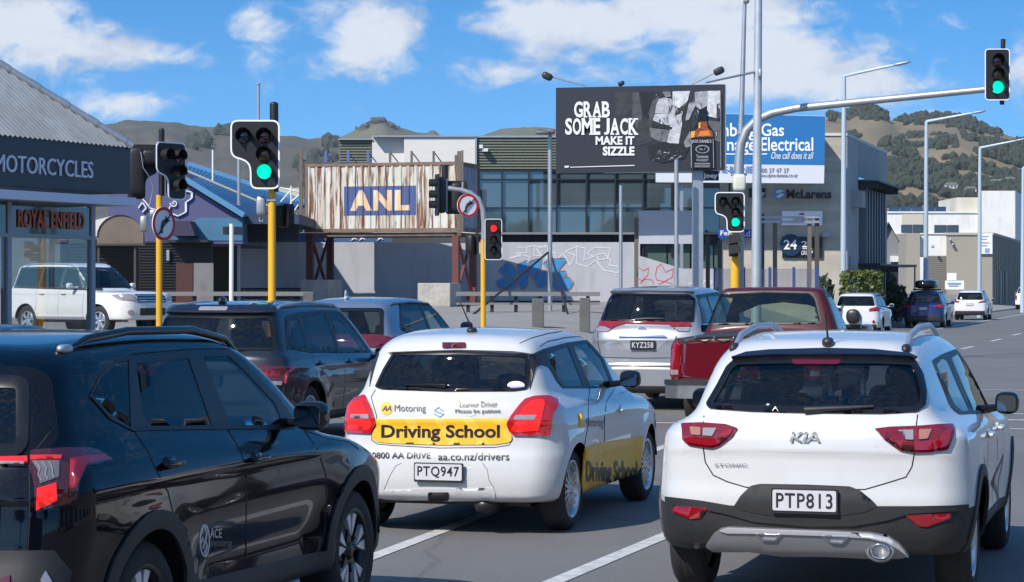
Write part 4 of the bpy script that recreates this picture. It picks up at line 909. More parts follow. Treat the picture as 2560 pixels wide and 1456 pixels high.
def estima():
    p = at(1612, HY, 33.2)
    S = dict(L=4.8, hw=.90, H=1.82, wheels=(.95, 3.9), wr=.33, belt_r=1.20, belt_f=1.02, y_cowl=4.0, roof_r=.42, roof_f=2.6, glass_y=.14, hood=.95, zbot=.26, res=.85, tum=.28, crown=.09, cg=.15,
             top=[(0, 1.2), (.8, 1.16), (3.6, 1.02), (4.2, .98), (4.8, .75)], prof=[(.15, -.1), (.28, -.03), (.5, 0), (.9, -.01), (1.1, -.03), (1.25, -.07), (1.5, -.16)], rear=[(.2, .08), (.36, 0), (.62, 0), (.66, .04), (1.0, .05), (1.2, .12), (1.6, .3)], cr=.12)
    C = Car('silver_minivan', 'silver minivan with tall dark rear window and wide red lamp band', 'car', (p.x, p.y, 0), S)
    P = paint('silver_metallic', (.36, .37, .39), .6, .32)
    arches(C, .38)
    rear = rnd(ze(262, 495, 300, 420, 345, 330, 392, 255, 650, 262, 1050, 268, 1100, 300, 1090, 505, 660, 500), 5); ws = rnd([(-.68, 1.05), (.68, 1.05), (.58, 1.65), (-.58, 1.65)], .08)
    wins = [rnd([(.45, 1.25), (1.2, 1.2), (1.2, 1.66), (.6, 1.64)], .06), rnd([(1.28, 1.2), (2.2, 1.14), (2.2, 1.68), (1.28, 1.66)], .06), rnd([(2.28, 1.14), (3.6, 1.06), (2.75, 1.64), (2.28, 1.68)], .06)]
    C.cut(poly_off(rear, -5), 'px'); C.cut(poly_off(ws, -.02), 'front'); side_set(C, wins, None, None); C.finish_body(P)
    glaze(C, ws, rear, PRIV, rim=4)
    side_glaze(C, wins, rnd([(.36, 1.24), (1.2, 1.16), (2.2, 1.10), (3.78, 1.02), (2.78, 1.69), (2.2, 1.72), (.55, 1.68)], .05), [PRIV, PRIV, CLG])
    C.patch('rear_spoiler', P, ze(375, 258, 420, 240, 700, 232, 1000, 240, 1085, 262, 1000, 258, 650, 252), 'px', .05, rim=.05)
    rb = C.patch('tail_light', REDL, ze(240, 510, 260, 497, 650, 502, 1060, 508, 1075, 545, 900, 552, 860, 528, 500, 522, 430, 540, 370, 570, 310, 545, 225, 540), 'px', .02)
    C.patch('reversing_lamp', CLEARL, ze(222, 545, 330, 548, 375, 572, 345, 592, 222, 585), 'px', .018, parent=rb); C.patch('reversing_lamp', CLEARL, ze(905, 555, 1050, 552, 1050, 588, 955, 588), 'px', .018, parent=rb)
    C.patch('plate_garnish', CHROME, ze(445, 622, 840, 622, 860, 640, 440, 640), 'px', .03, rim=.02)
    C.patch('plate_recess', mat('silver_recess', (.42, .43, .45), .35, .6), ze(420, 655, 870, 655, 760, 760, 540, 760), 'px', .004)
    plate(C, px=ze(652, 705)[0], txt='KYZ258', black=True)
    e = np.array(ze(645, 575)[0]); C.patch('badge', CHROME, ellipse(*e, 11, 7), 'px', .01, [ellipse(*e, 9, 5)], step=4); C.patch('badge', CHROME, ellipse(e[0], e[1]-2, 9, 2.6), 'px', .011, [ellipse(e[0], e[1]-2, 7, 1.4)], step=4); C.patch('badge', CHROME, ellipse(e[0], e[1]+1, 3.4, 5.5), 'px', .011, [ellipse(e[0], e[1]+1, 2, 4.2)], step=3)
    C.patch('bumper_lip', P, [(-.80, .64), (.80, .64), (.80, .67), (-.80, .67)], 'rear', .02, rim=.02); C.patch('lower_bumper', BLACKP, [(-.75, .26), (.75, .26), (.75, .36), (-.75, .36)], 'rear', .012)
    C.strip('tailgate_seam', SEAM, ze(258, 595, 262, 700, 290, 810, 600, 818, 1000, 815), 2, 'px', .001)
    mb = MB(); w = C.cast(np.array(ze(585, 482, 700, 474, 830, 474)), 'px')+np.array([0, -.02, 0]); mb.path(w, [.022, .018, .01], 8); C.add('rear_wiper', mb, BLACKP)
    seams(C, (1.25, 2.24, 3.6), .4, 1.1); handles(C, [(1.45, 1.0), (2.5, .98)], P); mirrors(C, 3.5, 1.12, 1.0, P); cabin(C); put_wheels(C, .33, .215, .2, (7, 'multi'), ALLOY)

def pickup():
    p = at(1858, HY, 28.6)
    S = dict(L=5.3, hw=.97, H=1.80, wheels=(1.12, 4.2), wr=.37, belt_r=1.17, belt_f=1.12, y_cowl=3.55, roof_r=2.02, roof_f=2.75, glass_y=1.86, hood=1.1, zbot=.42, res=.9, tum=.30, crown=.03, kt=.05, kr=.06, krt=.07, kgr=.1, cg=.03,
             top=[(0, 1.17), (1.8, 1.17), (3.0, 1.12), (3.6, 1.12), (4.9, 1.08), (5.3, 1.0)], prof=[(.3, -.09), (.45, -.04), (.6, -.01), (.8, 0), (1.0, -.01), (1.15, -.05), (1.4, -.12)],
             rear=[(.3, .0), (.5, 0), (1.17, .02), (1.5, .03)], cr=.015, roof=[(1.7, 1.70), (2.0, 1.78), (2.4, 1.80), (2.8, 1.77), (3.3, 1.55)], rear_g=[(1.0, 1.82), (1.17, 1.86), (1.74, 2.02), (1.9, 2.06)], gwid=[(0, .90), (2.0, .90), (3.4, .86)], dent=0, flare=.02,
             plan=[(0, .95), (.3, .97), (4.5, .97), (5.3, .85)])
    C = Car('pickup_truck', 'dark red pickup truck with black tonneau cover and chrome step bumper', 'pickup truck', (p.x, p.y, 0), S)
    P = paint('maroon_paint', (.062, .006, .011), 0, .5, var=(2, .4, (.048, .007, .011))); P.node_tree.nodes['Principled BSDF'].inputs['Coat Weight'].default_value = .25; P.node_tree.nodes['Principled BSDF'].inputs['Coat Roughness'].default_value = .2
    arches(C, .43)
    rear = rnd(ze(1188, 525, 1262, 258, 1700, 236, 2100, 246, 2148, 300, 2200, 515, 1700, 522), 6); ws = rnd([(-.72, 1.15), (.72, 1.15), (.62, 1.68), (-.62, 1.68)], .08)
    wins = [rnd([(2.12, 1.2), (3.2, 1.18), (2.85, 1.66), (2.2, 1.68)], .06)]
    C.cut(poly_off(rear, -4), 'px'); C.cut(poly_off(ws, -.02), 'front'); side_set(C, wins, None, None); C.finish_body(P)
    pg = glass('pale_green_glass', (.62, .72, .66)); o = C.patch('rear_window', pg, rear, 'px', .003); C.patch('window_border', BLACKP, poly_off(rear, 1.5), 'px', .008, [poly_off(rear, -2.5)], parent=o)
    C.patch('windscreen', pg, ws, 'front', .003)
    side_glaze(C, wins, rnd([(2.05, 1.15), (3.36, 1.14), (2.92, 1.71), (2.15, 1.73)], .05), [pg])
    C.patch('tonneau_cover', mat('black_vinyl', (.03, .03, .032), .6, bump=(3, .5, .06)), [(-.90, .04), (.90, .04), (.90, 1.80), (-.90, 1.80)], 'top', lambda x, y: .018+.05*math.exp(-((y-.9)/.5)**2)*(1-(x/.9)**2), rim=.02)
    for k in range(8):
        mb = MB(); mb.blob((-.86+k*.245, .0, 1.165), (.014, .012, .014), 1, 8); C.add('cover_stud', mb, CHROME)
    for k in range(7):
        mb = MB(); x = -.86+k*.245; mb.path([(x, -.012, 1.15), (x+.12, -.012, 1.11), (x+.245, -.012, 1.15)], .008, 5); C.add('cover_cord', mb, PLATEB)
    C.strip('tailgate_seam', SEAM, [(-.80, 1.14), (-.80, .60), (.80, .60), (.80, 1.14)], .012, 'rear', .001)
    for sg in (1, -1):
        o = C.patch('tail_light', REDL, rnd([(sg*.945, .66), (sg*.82, .66), (sg*.82, 1.12), (sg*.93, 1.12)], .02), 'rear', .02)
        C.patch('reversing_lamp', CLEARL, rnd([(sg*.93, .69), (sg*.83, .69), (sg*.83, .75), (sg*.93, .75)], .01), 'rear', .026, parent=o)
    C.patch('tail_light_corner', REDD, [(.0, .66), (.06, .66), (.05, 1.12), (0, 1.12)], 'side', .02, mirror=True)
    o = C.patch('tailgate_handle', PLATEB, rnd([(-.12, .93), (.12, .93), (.12, 1.03), (-.12, 1.03)], .02), 'rear', .006); mb = MB(); mb.blob((0, -.02, .985), (.09, .014, .014), .6, 12); C.add('handle_bar', mb, CHROME, o)
    mb = MB(); pl = [(-1.0, .02), (-.98, -.10), (-.8, -.19), (0, -.21), (.8, -.19), (.98, -.10), (1.0, .02)]
    mb.prism(rnd(pl, .05), .17, Matrix.Translation((0, 0, .40))); b = C.add('rear_bumper', mb, mat('dull_chrome', (.5, .5, .5), .3, .9, var=(6, .5, (.25, .24, .23))))
    mb = MB(); mb.prism(rnd(poly_off(pl, .012), .05), .06, Matrix.Translation((0, 0, .57))); C.add('bumper_step', mb, BLACKP, b)
    seams(C, (1.98, 3.4), .55, 1.12); handles(C, [(2.25, 1.0)], CHROME); mirrors(C, 3.2, 1.22, 1.12, CHROME)
    mb = MB(); mb.span((-.8, 2.1, .5), (.8, 3.5, .6)); mb.blob((0, 3.35, 1.02), (.78, .3, .14), .5, 16); mb.blob((.38, 3.02, 1.1), (.2, .02, .2), 1, 14); C.add('cabin_floor', mb, CABIN)
    mb = MB(); mb.blob((0, 2.35, .85), (.75, .3, .12), .5, 16); mb.blob((0, 2.12, 1.05), (.75, .08, .22), .5, 16); C.add('bench_seat', mb, mat('tan_seat', (.12, .10, .08), .8))
    mb = MB(); mb.span((-.42, .3, .45), (-.32, 4.6, .55)); mb.span((.32, .3, .45), (.42, 4.6, .55)); mb.path([(-.8, 1.12, .37), (.8, 1.12, .37)], .06, 8); mb.blob((0, 1.12, .37), (.15, .15, .15), 1, 12); C.add('chassis', mb, PLATEB)
    put_wheels(C, .37, .2, .25, (6, 'plain'), ALLOY, xo=.93)

def sedan():
    p = road(-12.65, 20.6)
    S = dict(L=4.6, hw=.88, H=1.40, wheels=(.95, 3.6), wr=.32, belt_r=.98, belt_f=.92, y_cowl=3.35, roof_r=1.3, roof_f=2.3, glass_y=.55, hood=.86, zbot=.22, res=.7, tum=.36, crown=.06, top=[(0, .98), (.6, 1.0), (3, .94), (3.5, .92), (4.3, .84), (4.6, .7)])
    C = Car('dark_sedan', 'dark blue car whose low roof shows between the black SUV and the white four-wheel drive', 'car', (p.x, p.y, 0), S)
    P = paint('navy_paint', (.012, .02, .05), .2, .25)
    arches(C, .37)
    ws = rnd([(-.62, .98), (.62, .98), (.5, 1.30), (-.5, 1.30)], .08); rear = rnd([(-.6, 1.03), (.6, 1.03), (.48, 1.30), (-.48, 1.30)], .06)
    wins = [rnd([(1.05, 1.03), (1.95, 1.0), (1.95, 1.31), (1.45, 1.29)], .06), rnd([(2.02, 1.0), (3.0, .98), (2.45, 1.28), (2.02, 1.31)], .06)]
    C.cut(poly_off(rear, -.03), 'rear'); C.cut(poly_off(ws, -.02), 'front'); side_set(C, wins, None, None); C.finish_body(P)
    glaze(C, ws, rear, PRIV, 'rear', .03); side_glaze(C, wins, rnd([(.92, 1.02), (2, .97), (3.16, .95), (2.5, 1.32), (1.9, 1.34), (1.4, 1.32)], .05), [PRIV, CLG])
    for sg in (1, -1): C.patch('tail_light', REDL, rnd([(sg*.84, .72), (sg*.5, .74), (sg*.5, .88), (sg*.82, .9)], .03), 'rear', .018)
    q = Vector(C.cast(np.array([(0, 1.55)]), 'top')[0]); mb = MB(); mb.blob(q+Vector((0, 0, .025)), (.03, .08, .04), .8, 12); C.add('aerial', mb, P)
    mirrors(C, 2.9, 1.02, .98, P); cabin(C); put_wheels(C, .32, .21, .2, (5, 'twin'), ALLOY); plate(C, local=(0, .8), txt=None, black=True)
for fn in (stonic, swift, seltos, outlander, xtrail, estima, pickup, sedan): fn()
# ------------------------------------------------------------------ ground, road, hills
def asphalt_mat():
    m = bpy.data.materials.new('asphalt'); m.use_nodes = True; nt = m.node_tree; b = nt.nodes['Principled BSDF']; N = nt.nodes.new; L = nt.links.new
    tc = N('ShaderNodeTexCoord')
    def noise(sc, det=6, st=None, rough=.6):
        n = N('ShaderNodeTexNoise'); n.inputs['Scale'].default_value = sc; n.inputs['Detail'].default_value = det; n.inputs['Roughness'].default_value = rough
        mp = N('ShaderNodeMapping'); mp.inputs['Rotation'].default_value = (0, 0, THETA); mp.inputs['Scale'].default_value = st or (1, 1, 1); L(tc.outputs['Object'], mp.inputs[0]); L(mp.outputs[0], n.inputs['Vector']); return n.outputs[0]
    def mix(f, a, c, bl='MIX'):
        x = N('ShaderNodeMix'); x.data_type = 'RGBA'; x.blend_type = bl
        (L(f, x.inputs['Factor']) if not isinstance(f, float) else setattr(x.inputs['Factor'], 'default_value', f))
        for s, v in (('A', a), ('B', c)): (setattr(x.inputs[s], 'default_value', v) if isinstance(v, tuple) else L(v, x.inputs[s]))
        return x.outputs['Result']
    def rng(s, a, c, lo=0., hi=1.):
        r = N('ShaderNodeMapRange'); r.inputs[1].default_value = a; r.inputs[2].default_value = c; r.inputs[3].default_value = lo; r.inputs[4].default_value = hi; L(s, r.inputs[0]); return r.outputs[0]
    c = mix(rng(noise(.35, 4), .35, .65), (.112, .110, .108, 1), (.142, .139, .134, 1))
    c = mix(rng(noise(1.3, 5, (1, .12, 1)), .50, .72, 0, .45), c, (.080, .079, .078, 1))          # wheel tracks, oil
    c = mix(rng(noise(7, 4), .63, .72, 0, .5), c, (.05, .05, .051, 1))
    v = N('ShaderNodeTexVoronoi'); v.feature = 'DISTANCE_TO_EDGE'; v.inputs['Scale'].default_value = .16
    dz = N('ShaderNodeVectorMath'); dz.operation = 'ADD'; nn = N('ShaderNodeTexNoise'); nn.inputs['Scale'].default_value = .8; nn.inputs['Detail'].default_value = 5; L(tc.outputs['Object'], nn.inputs['Vector']); L(tc.outputs['Object'], dz.inputs[0]); L(nn.outputs['Color'], dz.inputs[1]); L(dz.outputs[0], v.inputs['Vector'])
    c = mix(rng(v.outputs['Distance'], .0, .006, .6, 0.), c, (.035, .035, .036, 1))             # sealed cracks
    c = mix(rng(noise(90, 3), .42, .66, 0, .6), c, (.235, .232, .225, 1)); c = mix(rng(noise(75, 3, None, .7), .50, .70, 0, .6), c, (.07, .07, .072, 1)); c = mix(rng(noise(.9, 3, (1, .35, 1)), .60, .66, 0, .3), c, (.075, .074, .073, 1))                          # stone chips
    L(c, b.inputs['Base Color']); b.inputs['Roughness'].default_value = .82
    bp = N('ShaderNodeBump'); bp.inputs['Strength'].default_value = .5; bp.inputs['Distance'].default_value = .006; L(noise(120, 4), bp.inputs['Height']); L(bp.outputs[0], b.inputs['Normal'])
    return m
def drape(us, ss, dz=0.0, world=True):                # grid sheet over road coordinates
    vs = [(lambda p: (p.x, p.y, gz(p.x, p.y)+dz))(road(u, s)) for s in ss for u in us]; n = len(us)
    return vs, [(j*n+i, j*n+i+1, (j+1)*n+i+1, (j+1)*n+i) for j in range(len(ss)-1) for i in range(n-1)]
us = [-4000, -1500, -600, -300, -150]+list(range(-90, 41, 3))+[60, 100, 200, 500, 1500, 4000]
ss = [-1500, -500, -200, -100, -50]+list(range(-30, 150, 4))+[160, 180, 220, 300, 400, 700, 1200, 3000, 6000]
mb = MB(); mb.add(*drape(us, ss), smooth=True); tag(mb.build('road', asphalt_mat()), kind='structure')
LINE = mat('road_paint', (.62, .62, .60), .6, var=(9, .75, (.30, .30, .29)), bump=(80, .3, .003))
def line_quads(name, segs):
    mb = MB()
    for (a, b, w) in segs:
        a, b = Vector((a[0], a[1], 0)), Vector((b[0], b[1], 0)); n = max(1, int((b-a).length/3)); t = (b-a).normalized(); q = Vector((-t.y, t.x, 0))*w/2
        for i in range(n):
            p, r = a+(b-a)*i/n, a+(b-a)*(i+1)/n
            mb.add([(c.x, c.y, gz(c.x, c.y)+.005) for c in (p-q, r-q, r+q, p+q)], [(0, 1, 2, 3)])
    tag(mb.build(name, LINE), kind='structure')
def gp(px, py): Y = FPX*CAMH/(py-HY); return ((px-CX)*Y/FPX, Y)
def ext(a, b, ya, yb): d = ((b[0]-a[0])/(b[1]-a[1])); return (a[0]+d*(ya-a[1]), ya), (a[0]+d*(yb-a[1]), yb)
l1 = ext(gp(938, 1391), gp(1205, 1290), 6, 28.2); l2 = ext(gp(1395, 1452), gp(1675, 1335), 6, 27.5)
def perp(px, py, u0, u1):
    c = Vector((*gp(px, py), 0)); u = c.dot(RP); s = c.dot(RD); a = road(u0, s); b = road(u1, s); return (a.x, a.y), (b.x, b.y)
segs = [(*l1, .12), (*l2, .13), (*perp(1645, 1022, -16, 14), .14), (*perp(1645, 1058, -16, 14), .15), (*perp(2530, 1051, -2.4, 14), .2), (*perp(2500, 976, -3.5, 14), .12)]
for (a, b) in (((2405, 873), (2433, 867)), ((2477, 854), (2503, 848)), ((2531, 839), (2552, 834))): segs.append((gp(*a), gp(*b), .14))
for k in range(3, 22): a = road(-6.1, 66+9.3*k); b = road(-6.1, 69+9.3*k); segs.append(((a.x, a.y), (b.x, b.y), .14))
a = road(-10.1, 92); b = road(-10.1, 420); segs.append(((a.x, a.y), (b.x, b.y), .14)); a = road(-9.6, 64); b = road(-10.1, 92); segs.append(((a.x, a.y), (b.x, b.y), .1))
a = road(2.2, 66); b = road(2.2, 400); segs.append(((a.x, a.y), (b.x, b.y), .14))
line_quads('road_markings', segs)
CONC = mat('footpath_concrete', (.27, .255, .235), .85, var=(.5, .6, (.20, .19, .175)), bump=(30, .3, .01)); KERB = mat('kerb_concrete', (.33, .32, .30), .85, var=(2, .5))
def pavement(name, us, ss):
    mb = MB(); vs, fs = drape(us, ss, .13); mb.add(vs, fs); n, m = len(us), len(ss)
    rim = [i for i in range(n)]+[j*n+n-1 for j in range(1, m)]+[(m-1)*n+i for i in range(n-2, -1, -1)]+[j*n for j in range(m-2, 0, -1)]
    for a, b in zip(rim, rim[1:]+rim[:1]): p, q = vs[a], vs[b]; mb.add([p, q, (q[0], q[1], q[2]-.2), (p[0], p[1], p[2]-.2)], [(3, 2, 1, 0)], 1)
    tag(mb.build(name, [CONC, KERB]), kind='structure')
pavement('footpath', [-90, -70, -50, -40, -32, -26, -22, -19, -17, -15, -13.6], [50.5, 54, 58, 64, 70, 78, 86, 96, 110, 140])
pavement('footpath_along_road', [-18, -15, -12.7], [140.2, 160, 200, 300, 420])
pavement('shop_footpath', [-60, -45, -30, -24, -19.5, -17.2], [22, 28, 34, 38, 43, 48.5][:4]+[40, 42.5])

GRASS = mat('hill_grass', (.082, .073, .050), .95, var=(.011, .95, (.045, .047, .033)), streak=(.028, .7, (.115, .094, .062), (1, 1, 2.5)))
GRASSR = mat('hill_dry_grass', (.20, .155, .085), .95, var=(.007, .8, (.12, .10, .055)), streak=(.016, .5, (.08, .075, .042), (1, 1, 2)))
ROCK = mat('hill_rock', (.10, .095, .075), .95, var=(.03, .8, (.055, .055, .045)))
def fbm(x, y, s):
    v = 0; a = 1; f = 1
    for o in range(5):
        v += a*math.sin(x*f*.011+s+1.3*o+1.7*math.sin(y*f*.009+o*2.1+s))*math.cos(y*f*.013+o*.7+s*1.9+1.3*math.sin(x*f*.007+o)); a *= .52; f *= 2.03
    return v
def hill(name, ridge, Y0, Y1, m, rough, seed, rows=46, step=10, foot=0.0):
    rg = table(ridge); xs = list(range(int(ridge[0][0]), int(ridge[-1][0])+1, step)); mb = MB(); P = {}
    vs = []
    for j in range(rows+9):
        for x in xs:
            t = j/rows; k = FPX/Y1; H = CAMH+(HY-float(rg(x)))/k
            if t <= 1: Y = Y0+(Y1-Y0)*t; z = foot+(H-foot)*(t**1.15)
            else: Y = Y1+(Y1-Y0)*(t-1)*1.5; z = H-(t-1)*(t-1)*H*2-(t-1)*H*.3
            X = (x-CX)*Y1/FPX*(.55+.45*min(t, 1.15)); e = math.sin(min(t, 1)*math.pi)**.7 if t < 1 else min(1, (t-1)*3)
            z += rough*fbm(X*1.4, Y*1.1, seed)*e+ (rough*.16*fbm(X*9, Y*9, seed+4) if t <= 1.01 else 0)
            vs.append((X, Y, z-(.5 if j == 0 else 0)))
    n = len(xs); mb.add(vs, [(j*n+i, j*n+i+1, (j+1)*n+i+1, (j+1)*n+i) for j in range(rows+8) for i in range(n-1)], 0, True)
    tag(mb.build(name, m), kind='structure'); return vs, n
ridge1 = [(-900, 380), (-400, 350), (0, 335), (240, 312), (330, 302), (420, 303), (480, 317), (560, 319), (700, 339), (780, 347), (850, 352), (950, 360), (1100, 372), (1300, 380), (1600, 390)]
v1, n1 = hill('hill_grassy_left', ridge1, 1500, 2600, GRASS, 9, 1.0)
ridge2 = [(500, 420), (640, 380), (780, 347), (850, 341), (885, 325), (915, 312), (928, 300), (940, 296), (962, 298), (975, 309), (1000, 319), (1035, 330), (1065, 334), (1078, 325), (1090, 328), (1100, 338), (1150, 344), (1210, 338), (1260, 322), (1300, 318), (1390, 322), (1460, 340), (1600, 348), (1800, 352), (2000, 352), (2200, 352)]
v2, n2 = hill('hill_with_rocky_knob', ridge2, 2400, 3400, mat('hill_far_grass', (.12, .115, .058), .95, var=(.006, .8, (.075, .078, .045)), streak=(.02, .5, (.15, .13, .08), (1, 1, 2.5))), 7, 3.3)
ridge3 = [(1300, 470), (1600, 400), (1900, 330), (2040, 300), (2110, 296), (2140, 280), (2175, 276), (2210, 288), (2225, 302), (2260, 305), (2290, 296), (2340, 292), (2400, 294), (2450, 314), (2510, 336), (2570, 356), (2700, 380), (3000, 420), (3400, 470)]
v3, n3 = hill('hill_dry_grass_right', ridge3, 900, 2100, GRASSR, 9, 5.1)
# ---- woods on the hills: masses of trees one can no longer count
FOL = [mat('foliage_dark', (.020, .030, .018), .9, var=(.05, .8, (.032, .044, .022))), mat('foliage_mid', (.036, .052, .022), .9, var=(.5, .8, (.02, .03, .014)))]
rnj = random.Random(5)
ICO = None
def tuft(mb, c, r, rr, mi=0, flat=1.0, n=0):          # a bushy crown: jittered icosphere
    global ICO
    if ICO is None:
        bm = bmesh.new(); bmesh.ops.create_icosphere(bm, subdivisions=2, radius=1); ICO = ([v.co.copy() for v in bm.verts], [tuple(v.index for v in f.verts) for f in bm.faces]); bm.free()
    vs, fs = ICO; c = Vector(c)
    mb.add([c+Vector((v.x*r, v.y*r, v.z*r*flat))*(1+rr.uniform(-.28, .28)) for v in vs], fs, mi)
def hill_point(vs, n, px, py):                         # the hill vertex nearest to where this bearing and elevation meet the slope
    best = None; bd = 1e9
    for v in vs:
        if v[1] <= 0: continue
        dx = CX+FPX*v[0]/v[1]-px; dy = HY-FPX*(v[2]-CAMH)/v[1]-py; d = dx*dx+dy*dy
        if d < bd: bd = d; best = v
    return best
def woods(name, vs, n, patches, m, seed, r0=4.5):
    patches = [(p, int(c*3.4)) for p, c in patches]; r0 *= .52; rr = random.Random(seed); mb = MB(); A = np.array(vs); A = A[A[:, 1] > 0]; px = CX+FPX*A[:, 0]/A[:, 1]; py = HY-FPX*(A[:, 2]-CAMH)/A[:, 1]
    for (poly, cnt) in patches:
        k = 0; q = np.array(poly); x0, y0 = q.min(0); x1, y1 = q.max(0); tries = 0
        while k < cnt and tries < cnt*8:
            tries += 1; x, y = rr.uniform(x0, x1), rr.uniform(y0, y1)
            if not inside(np.array([[x, y]]), poly)[0]: continue
            i = int(((px-x)**2+(py-y)**2).argmin())
            if (px[i]-x)**2+(py[i]-y)**2 > 400: continue
            X = A[i, 0]+(x-px[i])*A[i, 1]/FPX; r = r0*rr.uniform(.7, 1.5); tuft(mb, (X, A[i, 1]+rr.uniform(-4, 4), A[i, 2]+r*.4-(y-py[i])*A[i, 1]/FPX), r, rr, flat=rr.uniform(.9, 1.4)); k += 1
    tag(mb.build(name, m), kind='stuff')
woods('woods_on_left_hill', v1, n1, [([(470, 350), (520, 345), (515, 372), (465, 375)], 26), ([(540, 332), (580, 322), (575, 340), (545, 342)], 8), ([(815, 350), (845, 352), (842, 372), (818, 372)], 8), ([(735, 400), (830, 375), (850, 430), (760, 470)], 20), ([(660, 350), (690, 350), (690, 360), (660, 362)], 4)], FOL[0], 2, 8)
woods('woods_on_right_hill', v3, n3, [
    ([(2070, 285), (2110, 290), (2140, 270), (2180, 268), (2215, 282), (2222, 300), (2070, 300)], 90), ([(2235, 303), (2290, 290), (2400, 290), (2450, 312), (2510, 338), (2500, 345), (2400, 322), (2300, 310), (2235, 308)], 110),
    ([(2210, 350), (2290, 338), (2390, 345), (2395, 372), (2230, 372), (2200, 365)], 90), ([(2215, 380), (2290, 380), (2300, 420), (2290, 520), (2215, 520)], 260),
    ([(2300, 410), (2440, 380), (2560, 350), (2700, 400), (2700, 520), (2230, 520), (2240, 440)], 900), ([(2100, 330), (2150, 340), (2150, 360), (2100, 350)], 14), ([(2400, 330), (2560, 372), (2560, 390), (2420, 360)], 40)], FOL[0], 3, 4.2)
t = thing('rock_outcrop', 'grey rocky knob on the skyline above the raised container', 'rock', tuple(hill_point(v2, n2, 945, 305))); mb = MB(); rr = random.Random(4); o = Vector(t.location)
for k in range(90):
    px = rr.gauss(945, 20); w = max(0, 1-abs(px-945)/42); p = at(px, 318-20*min(1, w*1.7)+rr.uniform(-1, 7), o.y-rr.uniform(2, 24)); tuft(mb, p, rr.uniform(1.5, 3.8), rr, flat=.8)
mb.build('rock', ROCK, t, world=True)
# hillside houses among the trees
hm = [mat('house_white', (.5, .5, .47), .8), mat('house_roof_grey', (.16, .17, .18), .8), mat('house_window', (.03, .035, .04), .2)]
for i, (x, y, w) in enumerate(((2372, 473, 30), (2395, 480, 22), (2420, 475, 26), (2488, 448, 22), (2500, 462, 18), (2518, 458, 24), (2482, 467, 24), (2545, 455, 22), (2540, 402, 16), (2488, 388, 12), (2350, 508, 26), (2375, 510, 20), (2550, 435, 18))):
    v = hill_point(v3, n3, x, y); k = FPX/v[1]; s = w/k; X = (x-CX)/k
    t = thing('hillside_house', ['small pale house among dark trees on the right hill', 'pale hillside house under a grey roof among trees'][i % 2], 'house', (X, v[1]-10, v[2]-1), group='houses on the wooded hillside')
    q = MB(); q.span((-s/2, 0, 0), (s/2, 8, s*.32)); q.build('wall', hm[0], t); q = MB(); q.prism([(-s*.55, 0), (s*.55, 0), (s*.3, s*.2), (-s*.3, s*.2)], 9, face_frame((0, 8.5, s*.32), (1, 0, 0), (0, 0, 1))); q.build('roof', hm[1], t)
    q = MB(); [q.span((a*s-.07*s, -.15, s*.1), (a*s+.07*s, .05, s*.24)) for a in (-.3, 0, .28)]; q.build('window', hm[2], t)

# ------------------------------------------------------------------ buildings, walls, signs
def bpx(mb, x0, y0, x1, y1, Y, d, mi=0):              # box whose front face fills a rectangle of the view at depth Y
    a = at(x0, y1, Y); b = at(x1, y0, Y); return mb.span((a.x, Y, a.z), (b.x, Y+d, b.z), mi)
def ppx(mb, pts, Y, d, mi=0):                          # slab with a drawn outline, front face at depth Y
    P = [at(x, y, Y) for x, y in pts]; return mb.prism([(p.x, p.z) for p in P], d, face_frame((0, Y+d, 0), (1, 0, 0), (0, 0, 1)), mi)
def tpx(mb, s, x0, y0, x1, y1, Y, mi=0, d=.03, **k):
    a = at(x0, y1, Y); b = at(x1, y0, Y); return text_mb(mb, s, a.x, a.z, b.x, b.z, face_frame((0, Y, 0), (1, 0, 0), (0, 0, 1)), mi, d, **k)
def base(px, Y, z=None): p = at(px, HY, Y); return (p.x, Y, gz(p.x, Y) if z is None else z)
GAL = mat('galvanised_steel', (.40, .42, .44), .45, .6, var=(5, .5, (.28, .30, .32))); DARKM = mat('dark_metal', (.03, .032, .035), .5, .3); STEELB = mat('pale_blue_painted_steel', (.42, .50, .56), .45, .2)
WFR = mat('dark_window_frame', (.018, .02, .022), .4); WHITEW = mat('white_wall_paint', (.72, .71, .68), .8, var=(.5, .5, (.58, .57, .53)), bump=(8, .1), streak=(1.4, .4, (.42, .40, .36), (1.4, 1.4, .3))); TIMB = mat('weathered_timber', (.16, .135, .11), .85, var=(3, .7, (.09, .08, .07), (8, 8, 1)))
YELP = mat('yellow_pole_paint', (.72, .40, .02), .45, var=(3, .35, (.60, .33, .03)))
CURT = mat('curtain_wall_glass', (.075, .105, .115), .03, 0, 1, spec=.9, var=(.12, .8, (.035, .05, .06)))
def banded(name, c1, c2, period=.55):
    m = mat(name, c1, .85, var=(1.2, .6, c2), bump=(14, .3, .02)); nt = m.node_tree; b = nt.nodes['Principled BSDF']; N = nt.nodes.new; L = nt.links.new
    old = b.inputs['Base Color'].links[0].from_socket; tc = N('ShaderNodeTexCoord'); mp = N('ShaderNodeMapping'); mp.inputs['Scale'].default_value = (.05, .05, 1/period*.9); L(tc.outputs['Object'], mp.inputs[0])
    n = N('ShaderNodeTexNoise'); n.inputs['Scale'].default_value = 1.4; n.inputs['Detail'].default_value = 3; L(mp.outputs[0], n.inputs['Vector']); r = N('ShaderNodeMapRange'); r.inputs[1].default_value = .38; r.inputs[2].default_value = .62; r.inputs[4].default_value = .75; L(n.outputs[0], r.inputs[0])
    x = N('ShaderNodeMix'); x.data_type = 'RGBA'; L(r.outputs[0], x.inputs['Factor']); L(old, x.inputs['A']); x.inputs['B'].default_value = (*c2, 1); L(x.outputs['Result'], b.inputs['Base Color']); return m
